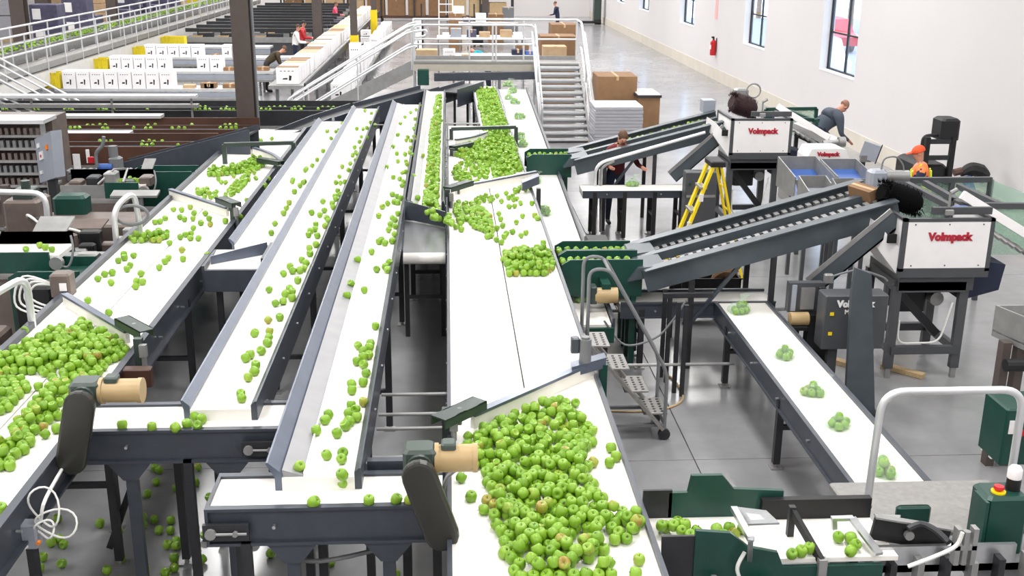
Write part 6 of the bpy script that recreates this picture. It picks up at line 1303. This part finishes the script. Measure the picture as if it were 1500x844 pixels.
MB().tube(bez([p + V3((-.1, -.02, -.05)), p + V3((-.05, -.05, -.25)), p + V3((.0, -.05, -.4))]), [.06, .1, .05], 8).build('blue_bag', 'blue', t, smooth=True); MB().tube([p + V3((-.3, 0, -.0)), p + V3((-.18, 0, .03))], .06, 8).build('brown_cap', 'rust', t, smooth=True)
MB().box(p.x - .03, p.x + .03, 16.25, 16.31, 0, p.z).build('hanger_post', 'dark', t)
# ================================================================ apples
RA = .037
AP = []          # (point, region)
GRID = {}
def free(p, r=.0665):
    k = (int(p.x // .08), int(p.y // .08), int(p.z // .08))
    for a in (-1, 0, 1):
        for b in (-1, 0, 1):
            for c in (-1, 0, 1):
                for q in GRID.get((k[0] + a, k[1] + b, k[2] + c), ()):
                    if (q - p).length < r: return False
    return True
def put(p, reg, check=True):
    p = V3(p)
    if check and not free(p): return False
    GRID.setdefault((int(p.x // .08), int(p.y // .08), int(p.z // .08)), []).append(p); AP.append((p, reg)); return True
def inside(p, poly):
    c = False; n = len(poly)
    for i in range(n):
        a, b = poly[i], poly[i - 1]
        if (a.y > p.y) != (b.y > p.y) and p.x < (b.x - a.x) * (p.y - a.y) / (b.y - a.y) + a.x: c = not c
    return c
def heap(pts, z, reg, keep=1.0, layer2=0.0, lim=None, sp=.074):
    poly = [G(x, y, z + RA) for x, y in pts]; x0 = min(p.x for p in poly); x1 = max(p.x for p in poly); y0 = min(p.y for p in poly); y1 = max(p.y for p in poly)
    for lay in range(2 if layer2 else 1):
        zz = z + RA + lay * .056; j = 0; y = y0 + (sp * .58 if lay else 0)
        while y < y1:
            x = x0 + (sp / 2 if (j % 2) ^ lay else 0); j += 1
            while x < x1:
                p = V3((x + random.uniform(-.008, .008), y + random.uniform(-.008, .008), zz + random.uniform(-.004, .006) * lay))
                ok = inside(p, poly) and (lim is None or lim[0] + RA < p.x < lim[1] - RA)
                if ok and lay: ok = all(inside(p + V3((dx, dy, 0)), poly) for dx, dy in ((.07, 0), (-.07, 0), (0, .07), (0, -.07)))
                if ok and random.random() < (keep if lay == 0 else layer2): put(p, reg, lay == 0)
                x += sp
            y += sp * .87
def scat(lst, z, reg, ox=0, oy=0, s=1.0):
    for x, y in lst:
        p = G(ox + x / s, oy + y / s, z + RA)
        if not put(p, reg): put(p + V3((random.choice((-.03, .03)), .05, 0)), reg)
# heap on the wide left belt
RA1 = 'heap on the wide left belt'
heap([(-90, 560), (-40, 538), (0, 519), (55, 495), (85, 480), (118, 472), (140, 482), (160, 489), (190, 508), (188, 520), (165, 529), (150, 542), (135, 552), (118, 560), (100, 555), (75, 548), (55, 545), (30, 545), (0, 548), (-60, 570)], ZA, RA1, .97, .55, (-3.88, -2.79))
heap([(-80, 570), (-30, 552), (0, 552), (38, 556), (46, 566), (30, 584), (8, 602), (-40, 645)], ZA, RA1, .85, .25, (-3.88, -2.79))
heap([(72, 550), (118, 560), (112, 580), (102, 602), (84, 612), (62, 628), (30, 665), (14, 684), (-30, 690), (-50, 675), (5, 640), (35, 605), (60, 575)], ZA, RA1, .9, .35, (-3.88, -2.79))
scat([(36, 484), (64, 493), (119, 470), (66, 636), (83, 628), (56, 566), (145, 545), (90, 478), (1, 745)], ZA, RA1)
# heap on the centre belt
RC1 = 'heap on the centre belt'
heap([(681, 640), (735, 611), (790, 592), (826, 583), (846, 603), (872, 627), (876, 645), (870, 660), (872, 680), (864, 702), (880, 722), (905, 737), (935, 747), (955, 768), (958, 785), (930, 797), (895, 793), (888, 812), (905, 835), (900, 850), (860, 852), (800, 850), (742, 850), (748, 825), (735, 805), (725, 780), (712, 735), (714, 700), (690, 690), (672, 685)], ZA, RC1, .97, .5, (0, 1.2))
scat([(843, 590), (895, 656), (902, 669), (893, 678), (690, 727), (712, 735), (676, 700), (936, 820), (931, 840), (716, 752), (737, 805)], ZA, RC1)
# upper centre belt
RC2 = 'far banks on the centre belt'
heap([(735, 368), (775, 366), (800, 364), (812, 374), (816, 386), (738, 389)], ZA, RC2, .98, .5, (0, 1.2)); heap([(742, 393), (770, 392), (800, 389), (815, 392), (818, 402), (742, 403)], ZA, RC2, .98, .4, (0, 1.2))
scat([(352, 412), (372, 438), (395, 398), (405, 420), (425, 412), (428, 430), (445, 425), (408, 462), (435, 460), (463, 447), (517, 447), (472, 508), (443, 537), (530, 505), (543, 518), (360, 497), (368, 522), (378, 553), (425, 582), (395, 590), (385, 605), (465, 600), (488, 587), (350, 565), (335, 565), (305, 605), (323, 600), (347, 620), (373, 632), (570, 635), (388, 740)], ZA, RC2, 620, 160, 3.246)
heap([(664, 298), (690, 297), (716, 308), (724, 322), (722, 338), (706, 340), (690, 328), (664, 322)], ZA, RC2, .62); heap([(690, 290), (718, 284), (724, 292), (700, 298)], ZA, RC2, .6); scat([(668, 332), (676, 336), (674, 328), (672, 296)], ZA, RC2)
heap([(744, 281), (776, 269), (778, 276), (748, 282)], ZA, RC2, .9)
heap([(664, 219), (700, 208), (757, 206), (764, 228), (766, 246), (740, 263), (720, 266), (722, 240), (690, 236), (664, 226)], ZA, RC2, .95, .35, (0, 1.2)); heap([(664, 240), (690, 236), (718, 240), (714, 262), (690, 270), (664, 262)], ZA, RC2, .5, 0, (0, 1.2))
heap([(697, 130), (727, 130), (746, 187), (757, 206), (708, 206), (704, 185)], ZA, RC2, .72, .1, (.64, 1.2))
# narrow belts
RB4 = 'apples on the crowded narrow belt'; heap([(640, 140), (655, 136), (654, 200), (656, 250), (650, 300), (640, 322), (626, 318), (618, 300), (624, 250), (630, 190)], ZB, RB4, .68, .12, (-.46, -.1)); scat([(612, 290), (606, 258), (608, 300), (620, 228)], ZB, RB4)
heap([(632, 312), (662, 316), (662, 330), (650, 326)], ZB - .08, RB4, .8)
RB3 = 'apples on the polished belt'
scat([(957, 52), (990, 60), (1030, 48), (1042, 12), (917, 108), (840, 152), (867, 157), (1012, 165), (990, 190), (1002, 207), (944, 204), (805, 283), (782, 348), (877, 318), (937, 516), (843, 624), (910, 613), (870, 650), (902, 632), (902, 675), (868, 688), (835, 710), (873, 728), (885, 775), (870, 824), (806, 835)], ZB, RB3, 300, 340, 3.75)
scat([(640, 10), (640, 35), (688, 5), (637, 100), (670, 98), (627, 133), (658, 118), (662, 152), (627, 170), (612, 190), (525, 163), (554, 150), (485, 210), (575, 222), (530, 315), (600, 308), (597, 335), (412, 368), (597, 402)], ZB, RB3, 300, 560, 2.9725)
scat([(1130, 130), (1160, 115), (1185, 95), (1100, 155), (1075, 190), (1155, 165), (1160, 200), (1150, 220), (1060, 252), (1115, 265), (1150, 262), (1130, 285), (1115, 285), (1160, 280), (1035, 317), (1055, 355), (1130, 325), (1125, 350), (1140, 365), (1100, 360), (1060, 398), (1105, 400), (1110, 415), (1085, 460), (1105, 455), (1070, 495), (1090, 510), (1035, 485), (1085, 530), (1000, 428), (1030, 580), (1055, 590), (1075, 600), (1040, 620), (1060, 625), (1005, 630), (975, 648), (955, 698), (1060, 685), (1030, 710), (1045, 720), (1020, 745), (1045, 755), (1010, 775), (1045, 800), (1030, 835), (955, 835)], ZB, RB3, 300, 130, 3.75)
RB2 = 'apples on the long narrow belt'
scat([(570, 15), (618, 20), (610, 68), (575, 88), (578, 118), (532, 152), (467, 188), (555, 170), (545, 198), (482, 213), (522, 210), (433, 228), (510, 265), (465, 312), (480, 328), (353, 315), (442, 340), (430, 380), (457, 370), (388, 390), (348, 483), (412, 468), (273, 555), (355, 545), (350, 580), (345, 608), (310, 652), (250, 673), (224, 692), (280, 732), (273, 765), (237, 798)], ZB, RB2, 300, 340, 3.75)
scat([(880, 120), (915, 135), (945, 125), (835, 220), (910, 185), (890, 215), (870, 222), (935, 200), (860, 265), (890, 270), (850, 292), (823, 322), (858, 325), (830, 350), (840, 362), (812, 365), (800, 410), (828, 392), (755, 428), (790, 445), (740, 483), (720, 515), (745, 518), (770, 510), (730, 560), (715, 590), (742, 580), (720, 605), (648, 618), (700, 630), (705, 650), (657, 668), (587, 680), (632, 692), (670, 710), (680, 725), (610, 745), (605, 770), (635, 770), (660, 752), (580, 780), (570, 802), (617, 812)], ZB, RB2, 300, 130, 3.75)
scat([(353, 577), (354, 583)], ZB, RB2)
RB1 = 'apples on the leftmost narrow belt'; scat([(672, 233), (720, 235), (693, 272), (650, 342), (617, 390), (557, 440), (590, 422), (480, 510), (540, 515), (522, 533), (492, 565), (510, 565), (463, 625), (448, 655), (433, 683), (385, 740), (365, 790), (755, 190), (735, 228), (484, 500), (548, 508), (552, 448)], ZB, RB1, 300, 130, 3.75)
RX = 'apples on the cross belts'
scat([(1042, 745), (1078, 725), (1072, 790), (1108, 803), (1145, 787), (1173, 763), (1027, 828), (1085, 838), (672, 835), (835, 845), (965, 850)], 1.36, RX, 0, 400, 3.75); scat([(408, 428), (602, 438), (473, 522), (714, 515), (835, 510), (895, 512)], 1.36, RX, 300, 560, 2.9725)
# wide left belt above the board
RA2 = 'apples spread over the upper wide left belt'
scat([(952, 438), (998, 440), (1045, 425), (988, 480), (1013, 492), (908, 485), (880, 503), (850, 507), (1065, 458), (1060, 488), (1128, 460), (1148, 488), (1103, 512), (1155, 520), (1238, 502), (1062, 540), (990, 590), (1020, 575), (1050, 570), (1045, 595), (1020, 600), (1090, 597), (932, 622), (1000, 660), (1005, 710), (925, 705), (905, 723), (875, 757), (1138, 690), (680, 685), (733, 690), (650, 718), (662, 710), (715, 745), (697, 765), (617, 785), (575, 793), (537, 818), (775, 790), (750, 832), (783, 835), (610, 840), (1355, 387), (1320, 480), (1200, 272), (1215, 288), (1240, 288), (1285, 255), (1405, 266), (1475, 270), (1455, 300), (1455, 310)], ZA, RA2, 0, 190, 3.75)
scat([(745, 73), (482, 150), (598, 217)], ZA, RA2, 0, 400, 3.75)
heap([(190, 346), (230, 343), (245, 337), (246, 345), (236, 352), (192, 354)], ZA, RA2, .95, .4, (-3.88, -2.79))
heap([(304, 248), (340, 245), (360, 236), (376, 230), (393, 236), (382, 246), (345, 254), (306, 257)], ZA, RA2, .97, .3, (-3.88, -2.79)); heap([(366, 245), (380, 246), (362, 268), (345, 285), (328, 292), (332, 278), (350, 262)], ZA, RA2, .6, 0, (-3.88, -2.79))
heap([(282, 278), (318, 274), (322, 292), (300, 288)], ZA, RA2, .45, 0, (-3.88, -2.79)); scat([(382, 205), (398, 203)], ZA, RA2)
# bagger and troughs
RF = 'apples in the foreground bagging machine'
heap([(957, 782), (958, 765), (1010, 768), (1012, 785)], 1.2, RF, .95, 0, (1.24, 1.9)); scat([(975, 772), (990, 776), (1002, 770), (1020, 778), (1050, 776), (1068, 774), (1075, 782), (1085, 780), (1060, 785), (1085, 774), (1160, 812), (1173, 808), (1186, 803), (1228, 787), (1246, 788), (1252, 798), (1246, 808), (1258, 803), (1262, 810)], 1.165, RF)
for (x0, x1, ys, z) in ((1.3, 2.1, (12.0, 12.1), 1.2), (1.32, 2.15, (12.65, 12.75), 1.14), (1.4, 2.05, (18.5, 18.6, 18.8), 1.2)):
    for y in ys:
        x = x0
        while x < x1: put((x, y + random.uniform(-.02, .02), z + RA - .004), 'apples in the green troughs'); x += random.uniform(.075, .12)
k = .25
while k < 2.5:
    for y in (18.45, 18.95):
        if random.random() < .68: put(V3((2.25, y + random.uniform(-.05, .05), 1.16)) + V3((2.5, 0, .68)).normalized() * (k + random.uniform(-.03, .03)) + V3((-.26, 0, .96)) * .035, 'apples on the far elevator')
    k += .09
for p in BAGAP: put(p, 'apples in the left bagging machines')
for p in [D(1058, 176, 18.8), D(1064, 174, 18.85), D(1070, 173, 18.9), D(1068, 177, 18.8), D(1075, 175, 18.9)]: pass
# apples fallen on the floor
RFL = 'apples fallen on the floor'
scat([(850, 250), (875, 262), (858, 327), (810, 392), (1087, 245), (1073, 328), (967, 360), (1150, 412), (1000, 450), (1030, 462), (657, 495), (317, 527), (550, 552), (780, 520), (782, 560), (818, 550), (938, 535), (650, 590), (650, 622), (688, 622), (872, 592), (935, 592), (1067, 578), (1125, 620), (327, 640), (280, 660), (350, 668), (970, 652), (917, 672), (965, 678), (957, 745), (957, 797), (665, 747), (217, 800), (340, 775), (587, 812), (1112, 752), (1222, 655), (793, 805), (808, 825), (908, 822), (1395, 635), (1487, 720), (237, 740)], .002, RFL, 0, 619, 3.75)
scat([(404, 553), (541, 676)], .002, RFL); scat([(77, 692), (213, 680), (290, 745), (548, 782), (830, 835)], .002, RFL, 300, 560, 2.9725)
for p in FAR: AP.append((V3(p), 'far'))
for k in range(900): AP.append((V3((XW - 2.05 + random.uniform(-.42, .42), 24 + 45 * (k + random.random()) / 900, 1.5 + RA)), 'far'))
# ---- apple meshes
PROF = [(0, .021), (.008, .025), (.016, .032), (.027, .0335), (.0355, .022), (.038, .004), (.0355, -.016), (.028, -.029), (.018, -.035), (.010, -.033), (0, -.030)]
def apple_geo(n, prof, sc_=1.0, asym=0.0, stem=True):
    vs = [(0, 0, prof[0][1] * sc_)]; fs = []; m = len(prof)
    for r, z in prof[1:-1]:
        for k in range(n): a = 2 * math.pi * k / n; q = 1 + asym * math.cos(a) + .025 * math.cos(5 * a) * (1 if z < -.01 else .4); vs.append((r * q * sc_ * math.cos(a), r * q * sc_ * math.sin(a), z * sc_))
    vs.append((0, 0, prof[-1][1] * sc_)); L = len(vs) - 1
    for k in range(n): fs.append((0, 1 + k, 1 + (k + 1) % n)); fs.append((L, 1 + (m - 3) * n + (k + 1) % n, 1 + (m - 3) * n + k))
    for i in range(m - 3):
        for k in range(n): a = 1 + i * n; fs.append((a + k, a + n + k, a + n + (k + 1) % n, a + (k + 1) % n))
    return vs, fs
AM = []
for s_, asy in ((1.0, .03), (.96, .05), (1.04, .02), (.93, .04)):
    b = MB(); vs, fs = apple_geo(14, PROF, s_, asy); b.add(vs, fs); b.slot = 1
    b.tube([(0, 0, .021), (.001, 0, .031), (.004, .001, .04)], [.0022, .0016, .0022], 5); nv = 8
    b.add([(.010 * math.cos(a) * (1 if i % 2 else .55), .010 * math.sin(a) * (1 if i % 2 else .55), -.0343) for i, a in enumerate([2 * math.pi * k / 10 for k in range(10)])], [tuple(range(9, -1, -1))])
    me = bpy.data.meshes.new('apple'); me.from_pydata(b.v, [], b.f); me.materials.append(M['apple']); me.materials.append(M['calyx']); me.polygons.foreach_set('material_index', b.mi); me.polygons.foreach_set('use_smooth', [True] * len(me.polygons)); me.update(); AM.append(me)
AP.sort(key=lambda e: (e[0] - CAMP).dot(CW))
LAB = {RA1: ('green apple in the heap on the wide left belt below its diverter board', 'apples heaped on the wide left belt'), RC1: ('green apple in the large heap on the centre belt in the foreground', 'apples heaped on the centre belt'), RX: ('green apple lying on a short white cross belt', 'apples on the cross belts'),
       RFL: ('green apple fallen on the grey concrete floor below the belts', 'apples fallen on the floor'), RF: ('green apple in the dark green foreground bagging machine', 'apples in the foreground bagging machine'), RB3: ('green apple on the long narrow belt with the polished guide plate', 'apples on the polished belt'),
       RB2: ('green apple on the long narrow belt ending at the left cross belt', 'apples on the long narrow belt'), RA2: ('green apple lying on the wide left belt above the diverter board', 'apples on the upper wide left belt'), RC2: ('green apple in the banks on the centre belt beyond the diverter board', 'apples banked on the far centre belt'),
       RB1: ('green apple on the leftmost narrow belt', 'apples on the leftmost narrow belt'), RB4: ('green apple on the crowded narrow belt', 'apples on the crowded narrow belt')}
def vis(p):
    v = p - CAMP; z = v.dot(CW); x = 750 + F * v.dot(CR) / z; y = 422 - F * v.dot(CU) / z; return -12 < x < 1512 and -12 < y < 856
def rotm():
    return Matrix.Rotation(random.uniform(0, 6.28), 3, 'Z') @ Matrix.Rotation(abs(random.gauss(0, .55)) if random.random() < .6 else random.uniform(0, 3.1), 3, 'X') @ Matrix.Rotation(random.uniform(0, 6.28), 3, 'Z')
def sec(p):
    a = 'left' if p.x < .55 else 'right'
    if p.z > ZA + RA + .03: return f'upper layer apple on the {a} side of the big heap on the foreground centre belt', f'upper layer, {a} side of the centre heap'
    if p.y > 7.2: return f'green apple in the {a} part of the heap just below the centre diverter board', f'centre heap below the board, {a} part'
    if p.y > 6.2: return f'green apple in the {a} middle of the big heap on the foreground centre belt', f'middle of the centre heap, {a} part'
    return f'green apple in the nearest {a} lobe of the heap at the bottom of the photo', f'nearest {a} lobe of the centre heap'
n = 0; rest = []
for p, reg in AP:
    if n < 296 and reg in LAB and vis(p):
        o = bpy.data.objects.new('apple', AM[n % 4]); COL.objects.link(o); o.location = p; o.rotation_euler = rotm().to_euler(); lg = sec(p) if reg == RC1 else LAB[reg]; tag(o, lg[0], 'apple', lg[1]); n += 1
    elif reg == 'far' or vis(p): rest.append((p, reg))
print('apples', len(AP), n, len(rest))
hv, hf = apple_geo(10, PROF, 1.0, .03); lv, lf = apple_geo(6, [PROF[0], PROF[3], PROF[5], PROF[7], PROF[10]], 1.0, 0)
b = MB()
for p, reg in rest:
    R_ = rotm(); far = (p - CAMP).dot(CW) > 15; s_ = random.uniform(.92, 1.04); V_, F_ = (lv, lf) if far else (hv, hf)
    b.add([p + R_ @ (V3(v) * s_) for v in V_], F_)
o = b.build('apples', 'apple', smooth=True); o.data.polygons.foreach_set('use_smooth', [True] * len(o.data.polygons)); tag(o, 'remaining green apples on the farther belts, troughs and lanes', 'apples', kind='stuff')
# ---- bags of apples
def bag(label, px, z, n, group=None, s=1.0, rot=0.0, zf=None):
    c = G(px[0], px[1], z + .03); t = thing('bag_of_apples', label, 'bag', (c.x, c.y, z), group); spots = [(-.07, -.04, 0), (.0, -.05, 0), (.07, -.03, 0), (-.04, .04, 0), (.035, .045, 0), (0, 0, .058), (.05, .0, .055), (-.05, 0, .055)][:n]
    spots = [(a * s, b_ * s, c_) for a, b_, c_ in spots]
    Rb = Matrix.Rotation(rot, 3, 'Z'); pr = None
    for i, q in enumerate(spots):
        w = Rb @ V3(q); o = bpy.data.objects.new('apple', AM[i % 4]); COL.objects.link(o); o.parent = t; o.location = w + V3((0, 0, RA + .004)); o.rotation_euler = rotm().to_euler()
    m = MB(); nn = 14; rings = [(.10, .085, .003), (.135, .11, .03), (.13, .10, .075), (.09, .075, .112), (.03, .03, .125), (.022, .02, .15), (.06, .045, .19), (.075, .05, .2)]; vv = []
    for i, (rx, ry, zz) in enumerate(rings):
        off = V3((.05 if i > 4 else 0, .02 if i > 4 else 0, 0)) * (i - 3 if i > 4 else 0) * .5
        for k in range(nn): a = 2 * math.pi * k / nn; w = 1 + random.uniform(-.09, .09); vv.append(c * 0 + V3((c.x, c.y, z)) + Rb @ (V3((rx * s * w * math.cos(a), ry * s * w * math.sin(a), zz + random.uniform(-.006, .006) * (i > 0))) + off))
    ff = [tuple(range(nn - 1, -1, -1))]
    for i in range(len(rings) - 1):
        for k in range(nn): ff.append((i * nn + k, i * nn + (k + 1) % nn, (i + 1) * nn + (k + 1) % nn, (i + 1) * nn + k))
    m.add(vv, ff); m.build('bag_film', 'film', t); MB().tube([V3((c.x, c.y, z + .126)) + Rb @ V3((.024 * math.cos(a), .024 * math.sin(a), 0)) for a in [2 * math.pi * k / 8 for k in range(8)]], .004, 5, closed=True).build('bag_tie', 'leaf', t)
    return t
bag('clear bag of green apples at the far end of the right hand bag belt', (1083, 455), .8, 7, rot=.3)
bag('clear bag of green apples second from the far end of the right hand bag belt', (1149, 520), .8, 6, rot=1.0); bag('clear bag of green apples in the middle of the right hand bag belt', (1190, 574), .8, 6, rot=-.4); bag('clear bag of green apples second nearest on the right hand bag belt', (1228, 621), .8, 6, rot=.8)
bag('clear bag of green apples nearest the camera on the right hand bag belt', (1294, 690), .8, 7, rot=1.4)
bag('clear bag of green apples alone on the far white cross belt', (926, 270), .85, 5); bag('bag of green apples at the near end of the sloping bag belt', (852, 437), .77, 6, rot=.5)
def zD(px):      # height of the sloping bag belt below that pixel
    z = 1.0
    for _ in range(6): z = .75 + (G(px[0], px[1], z).y - 11.2) / 16.8 * .45
    return z
for i, q in enumerate(((744, 125), (750, 134), (745, 143), (754, 150), (761, 172), (762, 201), (766, 212), (783, 265), (796, 311))):
    bag(['farthest clear bag of apples on the sloping bag belt below the platform', 'second farthest bag of apples on the sloping bag belt', 'third farthest bag of apples on the sloping bag belt', 'fourth farthest bag of apples on the sloping bag belt', 'bag of apples alone beside the far apple lane of the centre belt', 'bag of apples behind the far gantry post on the sloping belt',
         'bag of apples just in front of the far gantry post on the sloping belt', 'bag of apples behind the pale pivot head on the sloping bag belt', 'bag of apples beside the middle of the centre belt on the sloping belt'][i], q, zD(q), 8, s=1.3, rot=i * .7)
